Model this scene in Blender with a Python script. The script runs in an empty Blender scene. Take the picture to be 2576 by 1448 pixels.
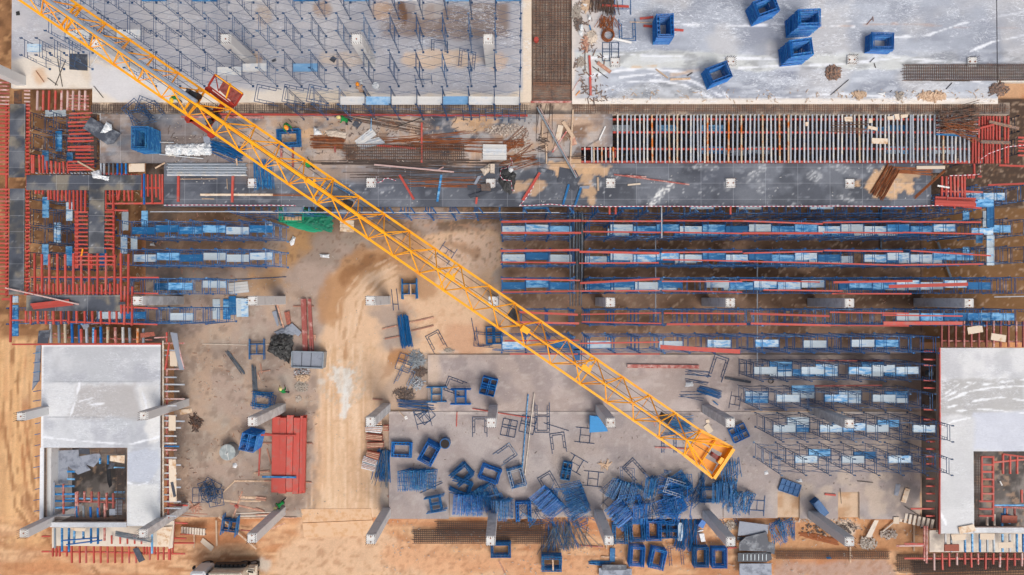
import bpy, math, random
import numpy as np
from mathutils import Vector, Matrix
random.seed(11)
SC = bpy.context.scene
COL = SC.collection
# ------------------------------------------------------------------ camera model (survey frame 2576 x 1448)
CAMH = 57.8; F = 1712.0; TILT = math.atan(21/F)
CT, ST = math.cos(TILT), math.sin(TILT)
TILES = {'D': None}
for r, yy in zip('abcd', (0, 400, 800, 1236)):
    for c, xx in enumerate((0, 750, 1500, 2200)):
        TILES[r+str(c)] = (xx, yy)
CUR = 'D'
def use(t):
    global CUR
    CUR = t
def D(x, y):
    t = TILES[CUR]
    if t is None: return x, y
    return (t[0]+x/3.2175)*.85867, (t[1]+y/3.2175)*.85867
def PD(x, y, z=0.0):
    dx = (x-1288)/F; dy = (724-y)/F
    vy = dy*CT+ST; vz = dy*ST-CT
    t = (z-CAMH)/vz
    return Vector((dx*t, vy*t, z))
def P(x, y, z=0.0):
    return PD(*D(x, y), z)
def projD(X, Y, z):
    w = z-CAMH
    yc = Y*CT+w*ST; zc = -Y*ST+w*CT
    return 1288+F*X/(-zc), 724-F*yc/(-zc)
# ------------------------------------------------------------------ materials
def lin(c):
    c = c/255.0
    return c/12.92 if c <= .04045 else ((c+.055)/1.055)**2.4
def rgb(r, g, b, k=1.0):
    return (lin(r)*k, lin(g)*k, lin(b)*k)
MATS = {}
def mat(name, base, wear=None, wear_amt=.45, nscale=3.0, rough=.7, metal=0.0, var=.18, bump=.15, rnd=.15, fine=25.0, stretch=(1,1,1)):
    m = bpy.data.materials.new(name); m.use_nodes = True
    nt = m.node_tree; N = nt.nodes; Lk = nt.links
    bs = N['Principled BSDF']; bs.inputs['Roughness'].default_value = rough; bs.inputs['Metallic'].default_value = metal
    geo = N.new('ShaderNodeNewGeometry')
    mp = N.new('ShaderNodeMapping'); mp.inputs['Scale'].default_value = stretch
    Lk.new(geo.outputs['Position'], mp.inputs['Vector'])
    n1 = N.new('ShaderNodeTexNoise'); n1.inputs['Scale'].default_value = nscale; n1.inputs['Detail'].default_value = 6; n1.inputs['Roughness'].default_value = .65
    n2 = N.new('ShaderNodeTexNoise'); n2.inputs['Scale'].default_value = fine; n2.inputs['Detail'].default_value = 3
    Lk.new(mp.outputs[0], n1.inputs['Vector']); Lk.new(mp.outputs[0], n2.inputs['Vector'])
    oi = N.new('ShaderNodeObjectInfo')
    # value variation
    def math_(op, a, b):
        q = N.new('ShaderNodeMath'); q.operation = op
        for i, v in enumerate((a, b)):
            if isinstance(v, (int, float)): q.inputs[i].default_value = v
            else: Lk.new(v, q.inputs[i])
        return q.outputs[0]
    v = math_('ADD', math_('MULTIPLY', math_('SUBTRACT', n2.outputs['Fac'], .5), var*2.2), 1.0)
    v = math_('ADD', v, math_('MULTIPLY', math_('SUBTRACT', oi.outputs['Random'], .5), rnd*2))
    v = math_('ADD', v, math_('MULTIPLY', math_('SUBTRACT', n1.outputs['Fac'], .5), var*1.6))
    mix = N.new('ShaderNodeMix'); mix.data_type = 'RGBA'
    mix.inputs[6].default_value = (*base, 1); mix.inputs[7].default_value = (*(wear or base), 1)
    f = math_('ADD', n1.outputs['Fac'], math_('MULTIPLY', math_('SUBTRACT', oi.outputs['Random'], .5), .22))
    mr = N.new('ShaderNodeMapRange'); mr.inputs['From Min'].default_value = .62-wear_amt*.25; mr.inputs['From Max'].default_value = .78-wear_amt*.25
    Lk.new(f, mr.inputs['Value']); Lk.new(mr.outputs[0], mix.inputs[0])
    if wear is None: mix.inputs[0].default_value = 0
    hs = N.new('ShaderNodeVectorMath'); hs.operation = 'SCALE'
    Lk.new(mix.outputs[2], hs.inputs[0]); Lk.new(v, hs.inputs['Scale'])
    Lk.new(hs.outputs[0], bs.inputs['Base Color'])
    if bump:
        b = N.new('ShaderNodeBump'); b.inputs['Strength'].default_value = bump; b.inputs['Distance'].default_value = .03
        Lk.new(n2.outputs['Fac'], b.inputs['Height']); Lk.new(b.outputs[0], bs.inputs['Normal'])
    MATS[name] = m
    return m
K = .85
mat('frame_blue', rgb(14, 92, 150), rgb(64, 128, 164), .3, 4, .45, 0, .22, .1, .25)
mat('frame_bright', rgb(6, 98, 174), rgb(50, 134, 184), .25, 4, .45, 0, .2, .1, .2)
mat('scaffold_shaded', rgb(16, 34, 58), rgb(40, 62, 92), .3, 2.5, .5, 0, .2, .1, .2)  # scaffold colour darkened to paint the deep shade under the joists
mat('scaffold_navy', rgb(36, 74, 114), rgb(120, 145, 170), .25, 2.5, .5, .1, .2, .1, .2)
mat('scaffold_blue', rgb(20, 88, 146), rgb(110, 155, 195), .25, 2.5, .5, 0, .2, .1, .2)
mat('board_blue', rgb(20, 112, 172), rgb(120, 172, 208), .6, 2.6, .6, 0, .25, .1, .3, stretch=(.5, 1.6, 1))
mat('board_pale', rgb(214, 212, 208), rgb(190, 196, 202), .5, 2.2, .6, 0, .12, .1, .1)
mat('board_sky', rgb(112, 160, 200), rgb(150, 182, 208), .5, 2.2, .6, 0, .12, .1, .1)
mat('board_white', rgb(196, 210, 218), rgb(84, 152, 202), .42, 2.8, .6, 0, .2, .1, .2, stretch=(.5, 1.6, 1))
mat('red_steel', rgb(188, 74, 62), rgb(165, 95, 85), .35, 2.2, .55, 0, .16, .1, .2)
mat('red_old', rgb(160, 82, 74), rgb(190, 150, 140), .5, 2.5, .65, 0, .25, .1, .2)
mat('red_worn', rgb(205, 175, 168), rgb(168, 84, 76), .5, 2.2, .65, 0, .2, .1, .25)
mat('steel_white', rgb(178, 184, 192), rgb(205, 200, 190), .35, 2.0, .45, .1, .12, .05, .15)
mat('steel_rusty', rgb(205, 190, 165), rgb(200, 110, 35), .62, 1.8, .6, 0, .2, .1, .15)
mat('galvanised', rgb(150, 160, 168), rgb(105, 115, 125), .4, 2.0, .4, .35, .2, .05, .2)
mat('pipe_grey', rgb(112, 122, 132), rgb(60, 66, 74), .5, 2.0, .45, .3, .2, .05, .3)
mat('crane_yellow', rgb(254, 176, 16), rgb(236, 150, 18), .35, 1.2, .42, 0, .08, .03, .05)
mat('crane_tan', rgb(238, 160, 62), rgb(225, 140, 50), .5, 3, .6, 0, .1, .05, 0)
mat('crane_red', rgb(168, 48, 30), rgb(120, 40, 30), .4, 3, .5, 0, .2, .05, .1)
mat('crane_floor', rgb(165, 88, 78), rgb(120, 60, 55), .5, 6, .7, 0, .25, .1, .1)
mat('tie_grey', rgb(150, 162, 176), rgb(110, 124, 140), .4, 2, .5, .2, .1, .05, 0)
mat('black_box', rgb(34, 35, 38), rgb(62, 62, 66), .3, 3, .5, 0, .2, .1, .1)
mat('rope', rgb(60, 54, 48), None, 0, 3, .6, 0, .1, 0, 0)
mat('concrete', rgb(208, 208, 207), rgb(180, 179, 178), .45, 1.6, .85, 0, .12, .2, .08)
mat('concrete_top', rgb(226, 224, 220), rgb(200, 194, 186), .4, 3, .85, 0, .12, .2, .05)
mat('concrete_cream', rgb(220, 208, 192), rgb(190, 178, 165), .45, 1.2, .85, 0, .12, .15, .05)
mat('rebar', rgb(88, 74, 68), rgb(120, 82, 60), .5, 3, .7, .1, .3, .1, .2)
mat('rebar_rust', rgb(148, 84, 44), rgb(110, 62, 36), .5, 3, .8, 0, .3, .1, .1)
mat('timber', rgb(206, 178, 150), rgb(170, 140, 116), .45, 4, .8, 0, .22, .15, .25)
mat('timber_red', rgb(176, 128, 108), rgb(200, 165, 140), .4, 4, .8, 0, .25, .15, .2)
mat('ply_tan', rgb(222, 204, 182), rgb(190, 150, 110), .3, 2.4, .8, 0, .12, .1, .12)
mat('ply_dark', rgb(66, 70, 80), rgb(120, 124, 130), .22, 1.6, .55, 0, .2, .1, .2)
mat('ply_grey', rgb(146, 152, 164), rgb(105, 110, 122), .45, 1.8, .6, 0, .2, .1, .15)
mat('bag_white', rgb(225, 226, 226), rgb(170, 180, 188), .35, 6, .6, 0, .2, .4, .1)
mat('bag_beige', rgb(212, 196, 178), rgb(160, 145, 130), .4, 6, .8, 0, .2, .4, .1)
mat('tarp_black', rgb(62, 62, 62), rgb(100, 100, 98), .35, 3, .5, 0, .3, .5, .1)
mat('tarp_green', rgb(12, 118, 88), rgb(10, 88, 70), .4, 3, .6, 0, .2, .4, .05)
mat('green_paint', rgb(20, 150, 110), rgb(15, 110, 85), .4, 3, .6, 0, .2, .1, .05)
mat('plastic_film', rgb(216, 219, 223), rgb(178, 184, 192), .5, 2.2, .3, 0, .16, .5, .05, stretch=(.35, 1.6, 1))
mat('rubble', rgb(190, 178, 165), rgb(130, 115, 105), .5, 9, .9, 0, .3, .3, .3)
mat('rubble_dark', rgb(112, 100, 94), rgb(160, 120, 95), .5, 9, .9, 0, .35, .3, .3)
mat('scrap', rgb(170, 178, 184), rgb(110, 85, 75), .5, 7, .5, .2, .3, .2, .3)
mat('brick', rgb(166, 96, 78), rgb(130, 80, 68), .45, 6, .9, 0, .25, .2, .2)
mat('void_shade', rgb(48, 42, 38), rgb(84, 66, 50), .4, 1.5, .9, 0, .25, .2, 0)
mat('truck_white', rgb(214, 216, 216), rgb(180, 182, 180), .25, 2, .35, 0, .05, 0, 0)
mat('truck_cream', rgb(206, 196, 178), rgb(184, 172, 152), .35, 2, .5, 0, .06, .02, 0)
mat('glass_dark', rgb(30, 38, 46), None, 0, 3, .1, 0, .05, 0, 0)
mat('rubber', rgb(36, 36, 36), None, 0, 3, .8, 0, .1, .1, 0)
mat('skin', rgb(150, 105, 80), None, 0, 3, .6, 0, .05, 0, .1)
mat('shirt_green', rgb(14, 135, 62), rgb(10, 100, 48), .3, 8, .8, 0, .12, .1, .05)
mat('shirt_tan', rgb(196, 160, 130), None, 0, 8, .8, 0, .1, .1, .05)
mat('trousers', rgb(40, 44, 54), None, 0, 8, .8, 0, .15, .1, .1)
mat('helmet_yellow', rgb(238, 196, 60), None, 0, 8, .4, 0, .04, 0, .05)
mat('helmet_pale', rgb(225, 212, 140), None, 0, 8, .4, 0, .04, 0, .05)
mat('helmet_orange', rgb(245, 150, 25), None, 0, 8, .4, 0, .04, 0, .05)
mat('vest_yellow', rgb(235, 190, 40), None, 0, 8, .8, 0, .1, 0, .05)
mat('boot', rgb(30, 28, 26), None, 0, 8, .8, 0, .1, 0, .05)
mat('blue_plastic', rgb(30, 130, 190), None, 0, 5, .5, 0, .15, .2, .1)
mat('tank_grey', rgb(178, 184, 182), rgb(150, 158, 158), .5, 3, .4, .1, .08, .05, 0)
mat('pvc_white', rgb(228, 226, 222), None, 0, 3, .5, 0, .06, 0, .05)
# red and white barrier tape
def tape_mat():
    m = bpy.data.materials.new('barrier_tape'); m.use_nodes = True
    N = m.node_tree.nodes; Lk = m.node_tree.links; bs = N['Principled BSDF']
    g = N.new('ShaderNodeTexCoord'); s = N.new('ShaderNodeSeparateXYZ'); Lk.new(g.outputs['UV'], s.inputs[0])
    w = N.new('ShaderNodeMath'); w.operation = 'FRACT'; Lk.new(s.outputs[0], w.inputs[0])
    t = N.new('ShaderNodeMath'); t.operation = 'GREATER_THAN'; t.inputs[1].default_value = .5; Lk.new(w.outputs[0], t.inputs[0])
    mx = N.new('ShaderNodeMix'); mx.data_type = 'RGBA'; mx.inputs[6].default_value = (*rgb(225, 215, 218), 1); mx.inputs[7].default_value = (*rgb(178, 70, 92), 1)
    Lk.new(t.outputs[0], mx.inputs[0]); Lk.new(mx.outputs[2], bs.inputs['Base Color']); MATS['tape'] = m
tape_mat()
# painted surfaces: colour attribute + fine noise
def canvas_mat(name, nlo=1.5, nhi=14, rough=.85, var=.22, bump=.35, seam=None, seamcol=None, streak=(1,1,1), crease=None):
    m = bpy.data.materials.new(name); m.use_nodes = True
    nt = m.node_tree; N = nt.nodes; Lk = nt.links; bs = N['Principled BSDF']; bs.inputs['Roughness'].default_value = rough
    at = N.new('ShaderNodeAttribute'); at.attribute_name = 'Col'
    geo = N.new('ShaderNodeNewGeometry'); mp = N.new('ShaderNodeMapping'); mp.inputs['Scale'].default_value = streak
    Lk.new(geo.outputs['Position'], mp.inputs['Vector'])
    acc = None
    for sc, a in ((nlo, .5), (nhi, .8), (nhi*3.3, .7)):
        n = N.new('ShaderNodeTexNoise'); n.inputs['Scale'].default_value = sc; n.inputs['Detail'].default_value = 4; n.inputs['Roughness'].default_value = .7
        Lk.new(mp.outputs[0], n.inputs['Vector'])
        q = N.new('ShaderNodeMath'); q.operation = 'MULTIPLY_ADD'; q.inputs[1].default_value = a*var*2; 
        Lk.new(n.outputs['Fac'], q.inputs[0])
        if acc is None: q.inputs[2].default_value = 1-var*2
        else: Lk.new(acc, q.inputs[2])
        acc = q.outputs[0]; last = n
    vm = N.new('ShaderNodeVectorMath'); vm.operation = 'SCALE'; Lk.new(at.outputs['Color'], vm.inputs[0]); Lk.new(acc, vm.inputs['Scale'])
    out = vm.outputs[0]
    if seam:
        br = N.new('ShaderNodeTexBrick'); br.offset = 0; br.inputs['Color1'].default_value = (0,0,0,1); br.inputs['Color2'].default_value = (.25,.25,.25,1)
        br.inputs['Mortar'].default_value = (1,1,1,1); br.inputs['Scale'].default_value = 1; br.inputs['Brick Width'].default_value = seam[0]; br.inputs['Row Height'].default_value = seam[1]
        br.inputs['Mortar Size'].default_value = .012; br.inputs['Mortar Smooth'].default_value = .3
        m2 = N.new('ShaderNodeMapping'); m2.inputs['Location'].default_value = seam[2]; Lk.new(geo.outputs['Position'], m2.inputs['Vector']); Lk.new(m2.outputs[0], br.inputs['Vector'])
        # sheet to sheet tone
        vt = N.new('ShaderNodeMath'); vt.operation = 'MULTIPLY_ADD'; vt.inputs[1].default_value = .9; vt.inputs[2].default_value = .9; Lk.new(br.outputs['Color'], vt.inputs[0])
        v2 = N.new('ShaderNodeVectorMath'); v2.operation = 'SCALE'; Lk.new(out, v2.inputs[0]); Lk.new(vt.outputs[0], v2.inputs['Scale'])
        mx = N.new('ShaderNodeMix'); mx.data_type = 'RGBA'; mx.inputs[7].default_value = (*seamcol, 1)
        fm = N.new('ShaderNodeMath'); fm.operation = 'MULTIPLY'; Lk.new(br.outputs['Fac'], fm.inputs[0]); Lk.new(last.outputs['Fac'], fm.inputs[1])
        Lk.new(fm.outputs[0], mx.inputs[0]); Lk.new(v2.outputs[0], mx.inputs[6]); out = mx.outputs[2]
    if crease:
        for sc, dist, wd_, colr, am, sy in crease:
            m3 = N.new('ShaderNodeMapping'); m3.inputs['Scale'].default_value = (.55, sy, 1); Lk.new(geo.outputs['Position'], m3.inputs['Vector'])
            nn = N.new('ShaderNodeTexNoise'); nn.inputs['Scale'].default_value = sc; nn.inputs['Detail'].default_value = 3; nn.inputs['Distortion'].default_value = dist; nn.inputs['Roughness'].default_value = .45; Lk.new(m3.outputs[0], nn.inputs['Vector'])
            k1 = N.new('ShaderNodeMath'); k1.operation = 'SUBTRACT'; k1.inputs[1].default_value = .5; Lk.new(nn.outputs['Fac'], k1.inputs[0])
            k2 = N.new('ShaderNodeMath'); k2.operation = 'ABSOLUTE'; Lk.new(k1.outputs[0], k2.inputs[0])
            k3 = N.new('ShaderNodeMapRange'); k3.inputs['From Min'].default_value = 0; k3.inputs['From Max'].default_value = wd_; k3.inputs['To Min'].default_value = am; k3.inputs['To Max'].default_value = 0; Lk.new(k2.outputs[0], k3.inputs['Value'])
            n4 = N.new('ShaderNodeTexNoise'); n4.inputs['Scale'].default_value = .45; n4.inputs['Detail'].default_value = 4; Lk.new(geo.outputs['Position'], n4.inputs['Vector'])
            k4 = N.new('ShaderNodeMapRange'); k4.inputs['From Min'].default_value = .42; k4.inputs['From Max'].default_value = .58; Lk.new(n4.outputs['Fac'], k4.inputs['Value'])
            k5 = N.new('ShaderNodeMath'); k5.operation = 'MULTIPLY'; Lk.new(k3.outputs[0], k5.inputs[0]); Lk.new(k4.outputs[0], k5.inputs[1])
            k6 = N.new('ShaderNodeMath'); k6.operation = 'MULTIPLY'; Lk.new(k5.outputs[0], k6.inputs[0]); Lk.new(at.outputs['Alpha'], k6.inputs[1])
            mx = N.new('ShaderNodeMix'); mx.data_type = 'RGBA'; mx.inputs[7].default_value = (*colr, 1); Lk.new(k6.outputs[0], mx.inputs[0]); Lk.new(out, mx.inputs[6]); out = mx.outputs[2]
    Lk.new(out, bs.inputs['Base Color'])
    b = N.new('ShaderNodeBump'); b.inputs['Strength'].default_value = bump; b.inputs['Distance'].default_value = .08
    Lk.new(acc, b.inputs['Height']); Lk.new(b.outputs[0], bs.inputs['Normal'])
    MATS[name] = m
canvas_mat('ground_mat', 2.0, 9, .95, .3, .7)
canvas_mat('floor_mat', 2.2, 11, .9, .28, .4)
canvas_mat('slab_mat', 1.4, 8, .55, .2, .3, streak=(.6, 1.3, 1), crease=((1.3, 1.6, .016, rgb(240,243,247), .85, 1.7), (3.2, 1.0, .03, rgb(236,240,246), .6, 1.5), (1.7, 2.0, .03, rgb(128,132,146), .5, 1.8)))
canvas_mat('deck_mat', 1.2, 8, .55, .3, .15, seam=(2.44, 1.22, (0.35, .02, 0)), seamcol=rgb(170, 172, 176))
# ------------------------------------------------------------------ objects
def tag(o, label=None, cat=None, group=None, kind=None):
    if label: o['label'] = label
    if cat: o['category'] = cat
    if group: o['group'] = group
    if kind: o['kind'] = kind
    return o
def link(name, me, parent=None, mx=None):
    o = bpy.data.objects.new(name, me); COL.objects.link(o)
    if mx is not None: o.matrix_world = mx
    if parent is not None:
        o.parent = parent; o.matrix_parent_inverse = Matrix.Identity(4)
        if mx is not None: o.matrix_basis = parent.matrix_basis.inverted() @ mx
    return o
def empty(name, loc, rz=0.0, label=None, cat=None, group=None):
    o = bpy.data.objects.new(name, None); COL.objects.link(o)
    o.matrix_basis = Matrix.Translation(loc) @ Matrix.Rotation(rz, 4, 'Z'); o.empty_display_size = .3
    return tag(o, label, cat, group)
class MB:
    def __init__(s): s.v = []; s.f = []
    def box(s, c, d, rz=0, mx=None):
        m = mx if mx is not None else Matrix.Translation(c) @ Matrix.Rotation(rz, 4, 'Z')
        b = len(s.v); hx, hy, hz = d[0]/2, d[1]/2, d[2]/2
        for x, y, z in ((-1,-1,-1),(1,-1,-1),(1,1,-1),(-1,1,-1),(-1,-1,1),(1,-1,1),(1,1,1),(-1,1,1)):
            s.v.append(tuple(m @ Vector((x*hx, y*hy, z*hz))))
        s.f += [tuple(b+i for i in q) for q in ((0,3,2,1),(4,5,6,7),(0,1,5,4),(1,2,6,5),(2,3,7,6),(3,0,4,7))]
        return s
    def prism(s, p, q, prof):
        p = Vector(p); q = Vector(q); d = (q-p).normalized()
        up = Vector((0,0,1)) if abs(d.z) < .95 else Vector((0,1,0))
        sx = d.cross(up).normalized(); uy = sx.cross(d)
        b = len(s.v); n = len(prof)
        for e in (p, q):
            for (a, c) in prof: s.v.append(tuple(e+sx*a+uy*c))
        for i in range(n):
            j = (i+1) % n; s.f.append((b+i, b+j, b+n+j, b+n+i))
        s.f.append(tuple(b+i for i in range(n))[::-1]); s.f.append(tuple(b+n+i for i in range(n)))
        return s
    def tube(s, p, q, r, n=6):
        return s.prism(p, q, [(r*math.cos(2*math.pi*i/n+.4), r*math.sin(2*math.pi*i/n+.4)) for i in range(n)])
    def beam(s, p, q, w, h):
        return s.prism(p, q, [(-w/2,-h/2),(w/2,-h/2),(w/2,h/2),(-w/2,h/2)])
    def cyl(s, c, r, h, n=20, r2=None):
        r2 = r if r2 is None else r2; b = len(s.v)
        for rr, z in ((r, 0), (r2, h)):
            for i in range(n):
                a = 2*math.pi*i/n; s.v.append((c[0]+rr*math.cos(a), c[1]+rr*math.sin(a), c[2]+z))
        for i in range(n):
            j = (i+1) % n; s.f.append((b+i, b+j, b+n+j, b+n+i))
        s.f.append(tuple(b+i for i in range(n))[::-1]); s.f.append(tuple(b+n+i for i in range(n)))
        return s
    def add(s, o, mx):
        b = len(s.v)
        s.v += [tuple(mx @ Vector(v)) for v in o.v]; s.f += [tuple(b+i for i in f) for f in o.f]
    def mesh(s, name, m):
        me = bpy.data.meshes.new(name); me.from_pydata(s.v, [], s.f); me.update()
        me.materials.append(MATS[m] if isinstance(m, str) else m); return me
    def obj(s, name, m, parent=None, mx=None):
        return link(name, s.mesh(name, m), parent, mx)
def centre(mb, loc):
    l = Vector(loc); mb.v = [tuple(Vector(v)-l) for v in mb.v]; return mb
# unit-length members, cached
PROF = {
 'channel': lambda w, h: [(-w/2,h),(-w/2,0),(-w*.36,0),(-w*.36,h*.84),(w*.36,h*.84),(w*.36,0),(w/2,0),(w/2,h)][::-1],
 'timber': lambda w, h: [(-w/2,0),(w/2,0),(w/2,h*.9),(w*.42,h),(-w*.42,h),(-w/2,h*.9)],
 'tube': lambda w, h: [(w/2*math.cos(i*math.pi/4), h/2+w/2*math.sin(i*math.pi/4)) for i in range(8)],
 'ibeam': lambda w, h: [(-w/2,0),(w/2,0),(w/2,h*.15),(w*.15,h*.15),(w*.15,h*.85),(w/2,h*.85),(w/2,h),(-w/2,h),(-w/2,h*.85),(-w*.15,h*.85),(-w*.15,h*.15),(-w/2,h*.15)],
}
MC = {}
def unit(kind, w, h, m):
    k = (kind, w, h, m)
    if k not in MC:
        b = MB(); b.prism((0,0,0), (1,0,0), PROF[kind](w, h)); MC[k] = b.mesh(kind, m)
    return MC[k]
def member(name, p, q, w, h, kind, m, parent=None):
    p = Vector(p); q = Vector(q); d = q-p; L = d.length; x = d/L
    up = Vector((0,0,1)) if abs(x.z) < .95 else Vector((0,1,0))
    y = up.cross(x).normalized(); z = x.cross(y)
    mx = Matrix((( x.x*L, y.x, z.x, p.x),(x.y*L, y.y, z.y, p.y),(x.z*L, y.z, z.z, p.z),(0,0,0,1)))
    return link(name, unit(kind, w, h, m), parent, mx)
# labels with a landmark
LM = [(540,240,'the red crane basket'),(440,240,'the black box on the crane jib'),(1387,120,'the rebar-filled floor bay'),(1670,80,'the tallest upright blue frame stack'),(2020,90,'the pair of touching blue stacks'),
 (2213,105,'the lone low blue stack on plastic'),(1803,190,'the tilted blue stack on plastic'),(362,350,'the dark navy frame stack'),(475,380,'the row of white sacks'),(522,428,'the silver pipe bundle'),
 (770,550,'the green covered shelter'),(1245,384,'the white board stack'),(1280,450,'the black net heap'),(1000,350,'the loose white boards'),(1500,350,'the open joist bay'),(2420,500,'the red beam bundle by the deck corner'),
 (243,560,'the T-shaped black formwork'),(42,600,'the long black formwork strip at left'),(180,760,'the lower black formwork'),(250,1000,'the plastic-covered slab at lower left'),(225,1220,'the lower left stair opening'),
 (640,1080,'the round grey tank'),(730,1150,'the big red steel stack'),(710,870,'the black tarpaulin heap'),(775,905,'the dark steel bin'),(1020,830,'the blue rod bundle on sand'),(1040,940,'the wire scrap heap'),
 (1145,1000,'the H-shaped frame pile'),(1230,975,'the four-hole frame stack'),(935,1150,'the white timber piles'),(1055,1140,'the nested frames on the slab'),(1680,1040,'the crane tip'),(1860,1085,'the four-hole stack by the crane tip'),
 (1500,1060,'the blue sheet stack'),(1600,1230,'the big tangled frame pile'),(1900,1370,'the grey and black panels'),(2440,1000,'the plastic-covered slab at lower right'),(2520,1220,'the lower right stair opening'),(2300,1310,'the precast stair flight'),
 (560,1430,'the parked truck'),(1000,1360,'the pair of long rebar cages'),(2000,1160,'the lower right scaffold rows'),(1450,620,'the grey pipe bundle in the gap'),(2060,1350,'the rust-stained mat'),(1130,640,'the loose frame under the jib')]
LIMIT = 10
def near(x, y):
    b = min(LM, key=lambda l: (l[0]-x)**2+(l[1]-y)**2)
    dx, dy = x-b[0], y-b[1]
    if abs(dx) > abs(dy): r = 'left of' if dx < 0 else 'right of'
    else: r = 'above' if dy < 0 else 'below'
    if max(abs(dx), abs(dy)) < 14: r = 'at'
    return r+' '+b[2]
def bar(x1, y1, x2, y2, z, w=.1, h=.1, kind='channel', m='red_steel', name='steel_channel', base=None, cat='steel member', group=None, label=None, z2=None):
    p = P(x1, y1, z); q = P(x2, y2, z if z2 is None else z2)
    o = member(name, p, q, w, h, kind, m)
    if not label:
        X, Y = D((x1+x2)/2, (y1+y2)/2)
        label = (base or 'red steel beam')+' '+near(X, Y)
    return tag(o, label, cat, group)
# ------------------------------------------------------------------ numpy noise and painting
VT = {}
def vnoise(x, y, seed):
    if seed not in VT: VT[seed] = np.random.RandomState(seed).rand(128, 128)
    T = VT[seed]
    xi = np.floor(x).astype(int); yi = np.floor(y).astype(int); fx = x-xi; fy = y-yi
    fx = fx*fx*(3-2*fx); fy = fy*fy*(3-2*fy)
    a = T[xi % 128, yi % 128]; b = T[(xi+1) % 128, yi % 128]; c = T[xi % 128, (yi+1) % 128]; d = T[(xi+1) % 128, (yi+1) % 128]
    return a*(1-fx)*(1-fy)+b*fx*(1-fy)+c*(1-fx)*fy+d*fx*fy
def fbm(x, y, size, oct=4, seed=1, sx=1, sy=1, rot=0):
    if rot: x, y = x*math.cos(rot)+y*math.sin(rot), -x*math.sin(rot)+y*math.cos(rot)
    r = 0; a = .5; t = 0; s = 1/size
    for i in range(oct):
        r = r+a*vnoise(x*s*sx+7*i, y*s*sy+3*i, seed+i*17); t += a; a *= .5; s *= 2
    return r/t
def sstep(a, b, x):
    t = np.clip((x-a)/(b-a), 0, 1); return t*t*(3-2*t)
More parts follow.
